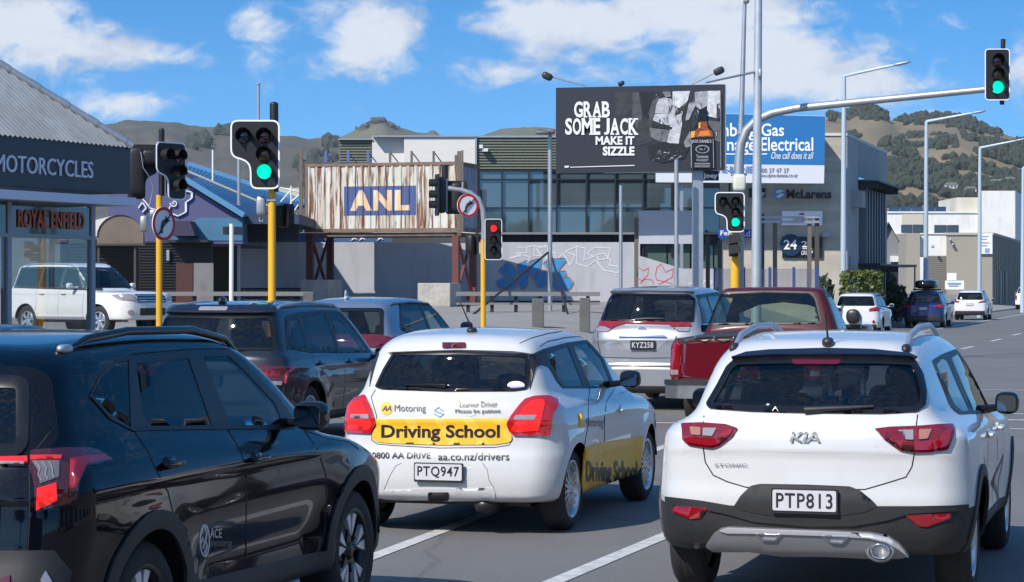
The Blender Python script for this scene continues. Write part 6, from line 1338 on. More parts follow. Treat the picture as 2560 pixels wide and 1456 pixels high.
def billboard_blue():
    Y = 93.5; t = thing('billboard', 'blue and white plumbing and electrical billboard behind the black one', 'billboard', base(1900, Y)); B = lambda n, m, mb, p=t: mb.build(n, m, p, world=True)
    mb = MB(); ppx(mb, [(1640, 280), (2064, 290), (2060, 459), (1640, 456)], Y, .3); pn = B('panel', mat('billboard_white', (.60, .62, .66), .5), mb); mb = MB(); ppx(mb, [(1641, 281), (2063, 291), (2061, 413), (1641, 408)], Y-.012, .01); B('blue_field', mat('billboard_blue', (.018, .15, .38), .45), mb, pn)
    def tx(s, x0, y0, x1, y1, m=WHITEP, **k): mb = MB(); tpx(mb, s, x0, y0, x1, y1, Y-.02, d=.008, **k); B('lettering', m, mb, pn)
    tx('Plumbing', 1745, 308, 1890, 352, bold=.015); tx('Gas', 1903, 309, 1960, 341, bold=.015); tx('Drainage', 1745, 345, 1890, 388, bold=.015); tx('Electrical', 1902, 344, 2033, 378, bold=.015); tx('One call does it all', 1928, 380, 2034, 398, shear=.35); GT = mat('billboard_grey_text', (.16, .18, .22), .5)
    tx('0800 37 47 37', 1890, 421, 1972, 432, GT); tx('www.clyne-bennie.co.nz', 1893, 434, 1994, 446, GT, shear=.2); tx('CLYNE-BENNIE', 1765, 416, 1882, 433, mat('billboard_blue_text', (.08, .2, .45), .5), bold=.02)
    mb = MB(); bpx(mb, 1808, 384, 1918, 387, Y-.03, .02); B('rule_line', WHITEP, mb, pn); mb = MB(); bpx(mb, 1700, 455, 1708, 735, Y+.3, .3); B('support_post', GAL, mb); mb = MB(); bpx(mb, 2040, 300, 2050, 450, Y+.3, 2.2); B('wall_bracket', GAL, mb)
billboard_blue()
for (x0, y0, x1, y1, Y, m, lab, word) in ((1750, 427, 1797, 452, 80.35, 'sign_black', 'small black sign with white script below the big billboard', 'Joey'), (1509, 425, 1732, 433, 81.2, 'sign_white', 'long narrow white board behind the lower edge of the billboard', None)):
    mb = MB(); bpx(mb, x0, y0, x1, y1, Y, .06); o = tag(mb.build('hanging_sign', MATS[m]), lab, 'sign')
    if word: q = MB(); tpx(q, word, x0+8, y0+6, x1-3, y1-3, Y-.01, d=.02, bold=.03); q.build('lettering', WHITEP, o)
t = thing('blank_signboard', 'blank pale grey signboard on timber posts in front of the glass office', 'signboard', base(1670, 82)); mb = MB(); bpx(mb, 1597, 527, 1741, 610, 82, .06); mb.build('board', mat('board_grey', (.44, .46, .50), .6, var=(1, .2)), t, world=True)
for x in (1591, 1738): mb = MB(); bpx(mb, x-5, 545 if x < 1600 else 600, x+5, 740, 82.1, .14); mb.build('post', TIMB, t, world=True)
# timber frames and mesh fence right of the signal pole
t = thing('timber_pergola', 'tall open timber frame with crossbeams in front of the rammed earth wall', 'frame', base(1970, 84)); GT = mat('dark_timber', (.07, .06, .055), .8)
for x, y in ((1906, 535), (1938, 552), (2024, 560), (2043, 540), (1770, 590), (1800, 600)): mb = MB(); bpx(mb, x-5, y, x+5, 740, 84, .15); mb.build('post', GT if x > 2030 or x < 1910 else TIMB, t, world=True)
mb = MB(); bpx(mb, 1902, 541, 2048, 546, 83.9, .1); bpx(mb, 1902, 552, 2048, 558, 83.9, .1); mb.build('crossbeam', GAL, t, world=True)
t = thing('mesh_fence', 'blue mesh fence panels between the timber posts', 'fence', base(1970, 83)); mb = MB()
for x in range(1785, 2046, 3): bpx(mb, x, 672, x+.7, 735, 83, .02)
for y in range(674, 735, 4): bpx(mb, 1785, y, 2046, y+.6, 83.02, .02)
mb.build('mesh', mat('blue_mesh', (.07, .10, .20), .5), t, world=True)
for x in (1787, 1860, 1925, 1985, 2044): mb = MB(); bpx(mb, x-3, 668, x+3, 740, 82.95, .08); mb.build('post', mat('blue_post', (.03, .06, .20), .5), t, world=True)
# ------------------------------------------------------------------ left corner: showroom, sheds, mural building
def showroom():
    C = Vector((-7.87, 47, 0)); d = Vector((-.418, -.909, 0)); n = Vector((.909, -.418, 0)); zt, zb, zg = 4.69, 3.72, 3.47
    t = thing('showroom_building', 'motorcycle showroom with corrugated hip roof, dark fascia and corner glazing', 'building', (C.x, C.y, gz(C.x, C.y)))
    B = lambda nm, m, mb, p=t: mb.build(nm, m, p, world=True)
    b = -n                                             # towards the back
    def quadbox(mb, p, a, bb, c, mi=0): mb.add([p, p+a, p+a+bb, p+bb, p+c, p+a+c, p+a+bb+c, p+bb+c], [(3, 2, 1, 0), (4, 5, 6, 7), (0, 1, 5, 4), (1, 2, 6, 5), (2, 3, 7, 6), (3, 0, 4, 7)], mi)
    Z = Vector((0, 0, 1)); at_z = lambda p, z: Vector((p.x, p.y, z))
    FA = mat('fascia_slate', (.045, .051, .060), .5, var=(1, .25, (.038, .043, .05)))
    mb = MB(); quadbox(mb, at_z(C, zb), d*9, b*.18, Z*(zt-zb)); quadbox(mb, at_z(C+b*.18, zb), b*7, d*.18, Z*(zt-zb)); B('fascia', FA, mb)
    mb = MB(); quadbox(mb, at_z(C+n*.12-d*.05, zg), d*9.1, b*.3, Z*.17); quadbox(mb, at_z(C+b*.2-d*.12, zg), b*7, d*.3, Z*.17); B('gutter', mat('gutter_pale_blue', (.55, .60, .70), .5), mb)
    mb = MB(); quadbox(mb, at_z(C+b*.1, zg+.02), d*8.9, b*7, Z*.05); B('soffit', mat('soffit_grey', (.30, .30, .29), .8), mb)
    # roof: corrugated sheets up the slope
    CR = mat('corrugated_zinc', (.42, .42, .40), .55, .3, var=(.8, .7, (.27, .26, .23), (1, 1, 1)), streak=(3, .5, (.20, .18, .15), (1, 1, .3)))
    def sheet(e, org, along, inward, w0, run, rise):   # hip-cut slope: along the eave, rows going inward
        vs = []; nu = 260; rows = [(0, 0), (1, 1)]; mb = MB()
        for k in range(nu+1):
            a = w0*k/nu; r = min(run, a)              # the hip side starts at the corner at 45 degrees
            z = .018*math.sin(2*math.pi*a/.155)
            p0 = org+along*a+Z*z; p1 = org+along*a+inward*r+Z*(rise*r/run+z); vs += [p0, p1]
        mb.add(vs, [(2*i, 2*i+2, 2*i+3, 2*i+1) if e else (2*i+1, 2*i+3, 2*i+2, 2*i) for i in range(nu)], 0, True); return mb
    run, rise = 5.0, 4.2; org = at_z(C+n*.05, zt-.02)
    B('roof', CR, sheet(1, org, d, b, 9, run, rise)); B('roof', CR, sheet(0, org, b, d, 9, run, rise))
    mb = MB(); h0 = org+Z*.03; h1 = org+d*run+b*run+Z*(rise+.03); mb.path([h0, h0+(h1-h0)*.35, h1], .085, 8)
    for k in range(12): p = h0+(h1-h0)*(k/12+.02); mb.path([p, p+(h1-h0)*.03], .10, 6)
    B('hip_flashing', GAL, mb)
    # lettering on the fascia
    F = face_frame(at_z(C+n*.01, 0), -d, (0, 0, 1)); mb = MB(); xr = -1.22
    text_mb(mb, 'MOTORCYCLES', -4.5, 3.98, -1.35, 4.31, F, d=.03, bold=.0); B('lettering', mat('letter_pale', (.62, .65, .72), .4), mb)
    # glazing
    G0 = C+b*.9; gl = glass('shop_glass', (.95, .96, .955), ior=1.5); frm = mat('frame_grey_blue', (.30, .33, .38), .5)
    mb = MB(); gb = gz(G0.x, G0.y)
    posts = [0, 2.82, 5.6, 8.4]
    for i, a in enumerate(posts):
        mb = MB(); w = .12 if i else .14; quadbox(mb, at_z(G0+d*(a-.06), gb), d*w, b*.12, Z*(zg-gb)); B('post', frm, mb)
    for a in (2.2, 4.4): mb = MB(); quadbox(mb, at_z(G0+b*a, gb), b*.08, d*.12, Z*(zg-gb)); B('post', mat('frame_dark', (.03, .035, .04), .5), mb)
    for i in range(3):
        a, c = posts[i]+.06, posts[i+1]-.06
        mb = MB(); quadbox(mb, at_z(G0+d*a+b*.05, gb+.35), d*(c-a), b*.012, Z*(2.78-gb-.35)); B('window', gl, mb)
        mb = MB(); quadbox(mb, at_z(G0+d*a+b*.03, 2.86), d*(c-a), b*.05, Z*.58); B('sign_panel', mat('sign_glass_dark', (.022, .024, .028), .12, coat=1), mb)
        mb = MB(); quadbox(mb, at_z(G0+d*a, 2.78), d*(c-a), b*.1, Z*.08); B('window_rail', frm, mb); mb = MB(); quadbox(mb, at_z(G0+d*a, gb), d*(c-a), b*.1, Z*.35); B('window_sill', frm, mb)
    F = face_frame(at_z(G0+n*-.02, 0), -d, (0, 0, 1)); mb = MB(); text_mb(mb, 'ROYAL ENFIELD', -2.55, 2.98, -.32, 3.34, F, d=.02, bold=.025); B('lettering', mat('letter_orange', (.48, .10, .035), .45), mb)
    for k in range(2):
        mb = MB(); quadbox(mb, at_z(G0+b*(.14+2.2*k)+d*.05, gb+.3), b*2.05, d*.012, Z*(2.8-gb)); B('side_window', gl, mb)
    mb = MB(); quadbox(mb, at_z(G0+d*.1+b*.1, gb+.02), d*8.4, b*6.5, Z*.08); B('floor', mat('shop_floor', (.25, .24, .22), .4), mb)
    mb = MB(); quadbox(mb, at_z(G0+b*4.5, gb), b*2.4, d*.15, Z*(zg-gb)); quadbox(mb, at_z(G0+b*6.6, gb), d*8.4, b*.2, Z*(zg-gb)); quadbox(mb, at_z(G0+d*8.4, gb), d*.2, b*6.6, Z*(zg-gb)); B('inner_wall', mat('shop_inner', (.10, .10, .105), .8), mb)
    # stock inside: a few motorcycles' bright tanks would show as patches of colour; one display stand is visible
    for a, q, col, lab in ((2.95, .5, (.45, .05, .03), 'red round display panel hanging behind the showroom glass'), (3.2, .9, (.10, .40, .08), 'green display panel hanging behind the showroom glass')):
        p = at_z(G0+d*a+b*q, 2.3 if col[0] > .3 else 1.9); mb = MB(); mb.lathe([(0, .03), (.3, .03), (.3, 0)], 20, face_frame(p, -d, (0, 0, 1)), smooth=False); mb.path([p, at_z(p, 3.3)], .01, 5); tag(mb.build('display_panel', mat('panel_%d' % int(col[0]*100), col, .4)), lab, 'display')
showroom()

def ground_thing(name, label, cat, px, Y, **k): p = base(px, Y); return thing(name, label, cat, p, **k)
def left_buildings():
    t = ground_thing('mural_building', 'purple and blue painted building with sloping blue roof and white swirl mural', 'building', 450, 78)
    B = lambda nm, m, mb, p=t: mb.build(nm, m, p, world=True)
    Y = 78; PU = mat('purple_paint', (.085, .078, .165), .8, var=(.5, .7, (.055, .085, .19))); TE = mat('teal_paint', (.04, .12, .22), .8, var=(.8, .7, (.06, .20, .30)))
    mb = MB(); ppx(mb, [(270, 610), (270, 440), (430, 420), (462, 449), (607, 541), (607, 610)], Y, 10); B('wall', PU, mb)
    mb = MB(); ppx(mb, [(430, 580), (500, 545), (606, 545), (606, 602), (430, 602)], Y-.03, .02); B('mural_field', TE, mb)
    mb = MB(); bpx(mb, 607, 536, 748, 560, Y+.5, 8); B('wall', mat('dark_blue_wall', (.02, .04, .08), .7), mb)
    a, b_, c, e = at(458, 449, Y-.3), at(610, 543, Y-.3), at(770, 512, Y+14), at(470, 414, Y+14); up = Vector((0, 0, .1)); mb = MB()
    BR = mat('blue_roof', (.05, .17, .33), .45, .2, var=(.4, .5, (.04, .13, .27))); N_ = 60; vs = []
    for i in range(N_+1): f = i/N_; dz = Vector((0, 0, .03*(i % 2))); vs += [a+(b_-a)*f+dz, e+(c-e)*f+dz]
    mb.add(vs, [(2*i, 2*i+2, 2*i+3, 2*i+1) for i in range(N_)]); mb.add([a-up, b_-up, c-up, e-up], [(3, 2, 1, 0)]); B('roof', BR, mb)
    mb = MB(); mb.bar(a+up*.6, b_+up*.6, .18); B('roof_flashing', mat('blue_flashing', (.08, .22, .38), .5), mb); mb = MB(); mb.bar(e+up*.4, c+up*.4, .25); B('roof_flashing', mat('blue_flashing', (.08, .22, .38), .5), mb)
    mb = MB(); mb.bar(a+(e-a)*.45+up*.9, b_+(c-b_)*.45+up*.9, .07); B('roof_rail', mat('tan_strip', (.35, .33, .25), .6), mb)
    mb = MB(); zz = ZZ(1537/760, 0, 140); W2 = lambda pts, w: [mb.bar(at(*p, Y-.06), at(*q, Y-.06), w*Y/FPX, .04) for p, q in zip(pts, pts[1:])]
    W2(zz(680, 600, 700, 660, 720, 720, 760, 770, 790, 780, 830, 770), 5); W2(zz(860, 760, 850, 790, 900, 810, 940, 790, 940, 740, 970, 720, 970, 690, 930, 680), 5)
    W2([tuple(q) for q in [(zz(880, 745)[0][0]+r*math.cos(r*1.3)*1.3, zz(880, 745)[0][1]+r*math.sin(r*1.3)*1.3) for r in [i*.35 for i in range(22)]]], 3); W2(zz(700, 770, 720, 740, 740, 770, 720, 790), 4); B('mural_line', mat('mural_white', (.65, .65, .72), .7), mb)
    # awning, dark lower wall, doors
    mb = MB(); ppx(mb, zz(860, 835, 960, 835, 985, 910, 865, 910), Y-1.2, 1.2); B('awning', mat('violet_awning', (.03, .025, .06), .7), mb)
    mb = MB(); bpx(mb, 330, 604, 530, 780, Y-.2, .2)
    for k in range(22): bpx(mb, 330, 606+k*7, 530, 608.5+k*7, Y-.26, .1)
    B('lower_wall', mat('black_boards', (.018, .017, .017), .6), mb); mb = MB(); bpx(mb, 415, 600, 520, 606, Y-1.0, 1.0); B('verandah', DARKM, mb)
    mb = MB(); bpx(mb, 440, 658, 482, 775, Y-.35, .12); B('door', mat('dark_red_door', (.06, .018, .016), .6), mb); mb = MB(); bpx(mb, 484, 658, 533, 775, Y-.4, .15); B('door', mat('grey_panel_door', (.19, .19, .19), .7, var=(2, .7, (.10, .10, .10))), mb)
    mb = MB(); bpx(mb, 416, 625, 423, 652, Y-.4, .1); B('meter_box', GAL, mb)
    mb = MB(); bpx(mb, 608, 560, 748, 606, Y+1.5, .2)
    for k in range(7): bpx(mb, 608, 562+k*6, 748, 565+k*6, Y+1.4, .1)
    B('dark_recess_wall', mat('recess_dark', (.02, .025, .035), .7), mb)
    # low dark fence and light wall behind the left signal
    t = ground_thing('black_wall', 'charred black boundary wall left of the grey block wall', 'wall', 560, 84); mb = MB(); ppx(mb, [(495, 606), (600, 606), (600, 800), (495, 800)], 84, .3); mb.build('wall', mat('charred_wall', (.035, .034, .034), .8, var=(1, .7, (.012, .012, .012))), t, world=True)
    # curved awning shed
    t = ground_thing('curved_shed', 'shed with a curved brown awning roof beside the showroom', 'shed', 300, 66); Ys = 66; mb = MB(); arcp = [(242, 610)]+[(300-58*math.cos(math.pi*k/14), 592-54*math.sin(math.pi*k/14)) for k in range(15)]+[(358, 610)]
    ppx(mb, arcp, Ys, .25); mb.build('awning_end', mat('brown_canvas', (.17, .14, .11), .85, var=(1.4, .6, (.09, .075, .06))), t, world=True)
    mb = MB(); P0 = [at(x, y-1, Ys-.05) for x, y in arcp[1:-1]]; P1 = [p+Vector((-1.5, 5, 0)) for p in P0]; mb.add(P0+P1, [(i, i+1, len(P0)+i+1, len(P0)+i) for i in range(len(P0)-1)], 0, True); mb.build('awning_roof', mat('pale_canvas', (.45, .42, .36), .8), t, world=True)
    mb = MB(); bpx(mb, 240, 609, 362, 614, Ys-.05, .3); mb.build('beam', mat('brown_beam', (.06, .05, .042), .8), t, world=True)
    for x in (337, 246): mb = MB(); bpx(mb, x-2.5, 612, x+2.5, 800, Ys+.05, .1); mb.build('post', MATS['brown_beam'], t, world=True)
    mb = MB(); bpx(mb, 150, 600, 345, 800, Ys+3.5, .2)
    for k in range(24): bpx(mb, 150, 606+k*8, 345, 609+k*8, Ys+3.42, .1)
    mb.build('roller_door', mat('shed_opening_dark', (.016, .016, .017), .6), t, world=True)  # no door here: dark slatted sheet stands in for the shed's dark opening
    # bare shrub in front of the shed
    t = ground_thing('bare_shrub', 'leafless twiggy shrub behind the white four wheel drive', 'shrub', 308, 71.5); rr = random.Random(3); mb = MB(); o = Vector(base(308, 71.5))
    for k in range(16):
        a = rr.uniform(-.5, .5); L_ = rr.uniform(1.1, 1.9); p1 = o+Vector((a*.5, rr.uniform(-.2, .2), L_*.5)); p2 = o+Vector((a*1.1, rr.uniform(-.3, .3), L_)); mb.path([o, p1, p2], [.018, .013, .006], 5)
        for q in range(2): mb.path([p1, p1+Vector((rr.uniform(-.25, .25), rr.uniform(-.2, .2), .5))], [.009, .004], 4)
    mb.build('stems', mat('twig', (.13, .10, .075), .9), t, world=True)
left_buildings()

# ------------------------------------------------------------------ right: pale buildings down the road
def right_buildings():
    Y = 232; t = thing('white_building', 'white flat roofed building with strip windows and solar panels', 'building', base(2350, Y, 0)); B = lambda nm, m, mb, p=t: mb.build(nm, m, p, world=True)
    WW = WHITEW; mb = MB(); bpx(mb, 2218, 531, 2452, 735, Y, 14); B('wall', WW, mb); mb = MB(); bpx(mb, 2392, 494, 2452, 531, Y+1, 10); B('rooftop_block', mat('cream_block', (.60, .57, .48), .8, var=(.4, .5)), mb)
    mb = MB(); p0, p1 = at(2450, HY, Y-.6), at(2538, HY, Y-.6); pl = [(p0.x, p0.y), (p1.x, p1.y), tuple((p1+RD*30)[:2]), tuple((p0+RD*30)[:2])]; mb.prism(pl, at(2450, 478, Y).z); B('tall_block', WW, mb)
    for x0, x1 in ((2253, 2280), (2282, 2308), (2336, 2366), (2368, 2396)): mb = MB(); bpx(mb, x0, 563, x1, 583, Y-.08, .1); f = B('window', WFR, mb); mb = MB(); bpx(mb, x0+1, 564, x1-1, 582, Y-.1, .03); B('pane', mat('far_pane', (.03, .035, .04), .08, coat=1), mb, f)
    mb = MB(); bpx(mb, 2255, 533, 2308, 562, Y-.06, .06); B('wall_panel', mat('cream_panel', (.50, .46, .37), .8), mb); mb = MB(); bpx(mb, 2218, 529, 2452, 533, Y-.15, .3); bpx(mb, 2218, 583, 2452, 586, Y-.2, .3); B('cornice', WW, mb)
    for k in range(5):
        x = 2222+k*29; mb = MB(); a = [at(x, 530, Y+2), at(x+27, 530, Y+2), at(x+27, 517, Y+3.4), at(x, 517, Y+3.4)]; mb.add(a+[p-Vector((0, -.05, .06)) for p in a], [(0, 1, 2, 3), (7, 6, 5, 4), (0, 4, 5, 1), (1, 5, 6, 2), (2, 6, 7, 3), (3, 7, 4, 0)]); B('solar_panel', mat('solar_dark', (.03, .035, .045), .15, coat=1), mb)
    # beige workshop in front
    Y2 = 188; t = thing('workshop_building', 'beige flat roofed workshop with roller door beside the road', 'building', base(2420, Y2, 0)); B = lambda nm, m, mb, p=t: mb.build(nm, m, p, world=True)
    BE = mat('beige_render', (.32, .29, .235), .85, var=(.4, .4, (.27, .245, .20))); q0, q1 = at(2366, HY, Y2), at(2481, HY, Y2); pl = [(q0.x, q0.y), (q1.x, q1.y), tuple((q1+RD*36)[:2]), tuple((q0+RD*20)[:2])]; mb = MB(); mb.prism(pl, at(2400, 588, Y2).z); B('wall', BE, mb); mb = MB(); mb.prism(poly_off(pl, .12), .2, Matrix.Translation((0, 0, at(2400, 588, Y2).z))); B('parapet_cap', mat('beige_cap', (.38, .35, .29), .8), mb)
    mb = MB(); bpx(mb, 2266, 583, 2300, 735, Y2, 8); B('wall', BE, mb); mb = MB(); bpx(mb, 2300, 590, 2366, 640, Y2+.6, 7); B('wall', WW, mb); mb = MB(); bpx(mb, 2312, 640, 2366, 735, Y2+.7, .1)
    for k in range(18): bpx(mb, 2312, 641+k*5, 2366, 644+k*5, Y2+.62, .1)
    B('roller_door', mat('roller_tan', (.24, .22, .18), .6), mb)
    for k in range(15): p = q1+RD*(1.5+k*2.3)+RP*.02; mb = MB(); mb.prism([(0, 0), (.25, 0), (.25, at(2400, 590, Y2).z), (0, at(2400, 590, Y2).z)], .08, face_frame((p.x, p.y, 0), RD, (0, 0, 1))); B('pilaster', BE, mb)
    p = q1+RD*7+RP*.04; mb = MB(); mb.prism([(0, .2), (1.4, .2), (1.4, 3.2), (0, 3.2)], .06, face_frame((p.x, p.y, 0), RD, (0, 0, 1))); B('door', WFR, mb); mb = MB(); mb.prism([(6, .2), (7.2, .2), (7.4, 3.2), (6, 3.2)], .06, face_frame((p.x, p.y, 0), RD, (0, 0, 1))); B('door', WFR, mb)
    for x, y in ((2382, 612), (2332, 617), (2376, 600)): mb = MB(); mb.blob(at(x, y, Y2-.3), (.12, .2, .12), .8, 10); B('wall_lamp', GAL, mb)
    s = thing('tenant_sign', 'white tenant sign panel on the corner of the beige workshop', 'sign', tuple(at(2465, 635, Y2-.2))); mb = MB(); bpx(mb, 2450, 584, 2481, 635, Y2-.25, .1); mb.build('board', MATS['sign_white'], s, world=True); mb = MB(); [bpx(mb, 2453, y, 2453+w, y+2.5, Y2-.28, .03) for y, w in ((590, 18), (597, 14), (606, 20), (613, 15))]; bpx(mb, 2462, 621, 2474, 632, Y2-.28, .03); mb.build('lettering', mat('sign_blue_grey', (.25, .32, .45), .5), s, world=True)
    s = thing('yard_sign', 'stepped white sign board standing near the parked cars', 'sign', base(2387, 172)); mb = MB(); bpx(mb, 2363, 702, 2410, 724, 172, .1); bpx(mb, 2368, 683, 2391, 703, 172, .1); mb.build('board', MATS['sign_white'], s, world=True); mb = MB(); bpx(mb, 2369, 707, 2402, 711, 171.95, .03); bpx(mb, 2372, 714, 2396, 716, 171.95, .03); mb.build('lettering', MATS['sign_blue_grey'], s, world=True); mb = MB(); bpx(mb, 2366, 720, 2370, 740, 172.02, .06); bpx(mb, 2403, 720, 2407, 740, 172.02, .06); mb.build('post', GAL, s, world=True)
    # small gabled house between
    Y3 = 125; t = thing('gabled_house', 'small grey gabled house tucked beside the office end wall', 'house', base(2235, Y3, 0)); mb = MB(); ppx(mb, [(2205, 735), (2205, 600), (2222, 560), (2246, 600), (2246, 735)], Y3, 8); mb.build('wall', mat('house_grey_wall', (.20, .21, .21), .8), t, world=True); mb = MB(); a, b_, c = at(2200, 604, Y3-.3), at(2222, 556, Y3-.3), at(2250, 606, Y3-.3); D = Vector((0, 9, 0)); mb.add([a, b_, c, a+D, b_+D, c+D], [(0, 1, 4, 3), (1, 2, 5, 4)]); mb.build('roof', mat('house_green_roof', (.10, .13, .12), .6), t, world=True); mb = MB(); bpx(mb, 2228, 640, 2246, 655, Y3-.4, .4); mb.build('air_unit', WHITEW, t, world=True); mb = MB(); bpx(mb, 2216, 662, 2292, 668, Y3-3, 3); mb.build('carport_roof', DARKM, t, world=True); mb = MB(); bpx(mb, 2286, 668, 2289, 740, Y3-3, .15); mb.build('carport_post', DARKM, t, world=True)
    # the far end of the street
    for i, (x0, y0, x1, Yf, c) in enumerate(((2538, 500, 2640, 310, (.60, .58, .54)), (2500, 560, 2560, 350, (.45, .43, .40)))):
        t = thing('far_building', ['pale building at the far end of the street by the frame edge', 'beige low building far down the street'][i], 'building', base((x0+x1)/2, Yf, 0)); mb = MB(); bpx(mb, x0, y0, x1, 735, Yf, 15); mb.build('wall', mat('far_wall_%d' % i, c, .8, var=(.3, .4)), t, world=True); mb = MB(); [bpx(mb, x0+8+k*18, y0+30, x0+18+k*18, y0+50, Yf-.05, .1) for k in range(4)]; mb.build('window', MATS['far_pane'], t, world=True)
right_buildings()

# ------------------------------------------------------------------ traffic signals
LENSK = mat('dark_lens', (.012, .010, .010), .15, coat=1); LENR = mat('dim_red_lens', (.05, .008, .008), .15, coat=1); LENA = mat('dim_amber_lens', (.10, .045, .008), .15, coat=1)
LITG = mat('lit_green_lens', (.0, .6, .38), .3, emit=((.0, .95, .56), 1.0)); LITR = mat('lit_red_signal', (.6, .02, .02), .3, emit=((1, .03, .03), 1.0)); SIGB = mat('signal_black', (.010, .010, .011), .5); BORD = mat('signal_white_border', (.80, .82, .84), .45)
def sig_head(par, px, py, w, h, Y, yaw=0, shape='I', lit='G', lens=None, border=True, name='signal_head'):
    """par: signal Empty. (px, py): centre of the target board in the view, w x h in metres; local front is -Y, turned by yaw"""
    c = at(px, py, Y); M = Matrix.Translation(c) @ Matrix.Rotation(yaw, 4, 'Z'); rl = lens or h*.105
    if shape == 'L': out = [(-w/2+.0, h/2), (w/2, h/2), (w/2, -h/2), (-w*.10, -h/2), (-w*.10, -h*.18), (-w*.2, -h*.09), (-w/2, -h*.03)]; xc = w*.19
    else: out = [(-w/2, h/2), (w/2, h/2), (w/2, -h/2), (-w/2, -h/2)]; xc = 0
    out = rnd(out, w*.16, 5); FM = M @ face_frame((0, 0, 0), (1, 0, 0), (0, 0, 1)); loc = worldmat(par).inverted()
    mb = MB(); mb.prism(out, .03, loc @ FM); hd = mb.build(name, SIGB, par)
    if border:
        ring = MB(); inn = poly_off(out, -w*.028); n = len(out); vs = []
        for z in (.012, .036): vs += [loc @ FM @ Vector((p[0], p[1], z)) for p in poly_off(out, .004)]+[loc @ FM @ Vector((p[0], p[1], z)) for p in inn]
        for i in range(n):
            j = (i+1) % n; ring.add([vs[i], vs[j], vs[2*n+j], vs[2*n+i]], [(0, 1, 2, 3)]); ring.add([vs[2*n+i], vs[2*n+j], vs[3*n+j], vs[3*n+i]], [(0, 1, 2, 3)]); ring.add([vs[n+i], vs[n+j], vs[3*n+j], vs[3*n+i]], [(3, 2, 1, 0)])
        ring.build('board_border', BORD, hd)
    mb = MB(); mb.blob((xc, .10, 0), (rl*1.25, .10, h*.44), .35, 16, None); q = MB(); q.add([loc @ M @ Vector(v) for v in mb.v], mb.f, 0, True)
    if shape == 'L': m2 = MB(); m2.blob((xc-w*.42, .1, h*.26), (rl*1.2, .1, rl*1.3), .4, 14); q.add([loc @ M @ Vector(v) for v in m2.v], m2.f, 0, True)
    q.build('housing', SIGB, hd)
    spots = [(xc, h*.27, 'R'), (xc, .0 if shape == 'I' else h*.0, 'A'), (xc, -h*.25, 'G')]
    if shape == 'L': spots.append((xc-w*.42, h*.27, 'K'))
    for x, z, kk in spots:
        mm = {'R': LITR if lit == 'R' else LENR, 'A': LENA, 'G': LITG if lit == 'G' else LENSK, 'K': LENSK}[kk]
        LM = loc @ FM @ Matrix.Translation((x, z, .034)); mb = MB(); mb.lathe([(0, .03), (rl*.6, .024), (rl, .006), (rl, 0)], 20, LM); mb.build('lens', mm, hd)
        mb = MB(); mb.lathe([(rl*1.06, 0), (rl*1.06, rl*1.5)], 18, LM, a0=-R(35), a1=R(215)); mb.lathe([(rl*1.02, rl*1.5), (rl*1.02, 0)], 18, LM, a0=-R(35), a1=R(215)); mb.build('visor', SIGB, hd)
    return hd
def no_turn_sign(px, py, r, Y, yaw, label):
    c = at(px, py, Y); t = thing('no_turn_sign', label, 'road sign', tuple(c), yaw); F = face_frame((0, 0, 0), (1, 0, 0), (0, 0, 1)); D = lambda k: F @ Matrix.Translation((0, 0, k))
    mb = MB(); mb.lathe([(0, .0), (r, .0), (r, .02), (0, .02)], 32, F, smooth=False); mb.build('sign_plate', mat('sign_plate_white', (.74, .74, .74), .4), t)
    mb = MB(); mb.lathe([(r*.80, .021), (r*.80, .026), (r*.99, .026), (r*.99, .021)], 32, F, smooth=False); mb.build('red_ring', mat('sign_ring_red', (.50, .012, .02), .4), t)
    mb = MB(); mb.path([F @ Vector((r*a, r*b, .024)) for a, b in ((-.22, -.55), (-.2, -.15), (-.08, .12), (.16, .2))], r*.085, 6); mb.prism([(r*.12, r*.45), (r*.5, r*.2), (r*.12, -r*.03)], .01, D(.024)); mb.build('arrow_symbol', PLATEB, t)
    mb = MB(); a, b = F @ Vector((-r*.5, -r*.62, .034)), F @ Vector((r*.58, r*.6, .034)); mb.bar(a, b, r*.13, .008); mb.build('slash_bar', MATS['sign_ring_red'] if r > 9 else PLATEB, t); return t
def pole(par, px, Y, y0, w, m, ybot=None, name='pole', taper=1.0):
    a = at(px, y0, Y); zb = gz(a.x, Y)+(0 if ybot is None else 0); r = w/2*Y/FPX; mb = MB(); mb.path([(a.x, Y, zb), (a.x, Y, a.z)], [r, r*taper], 14); return mb.build(name, m, par, world=True)
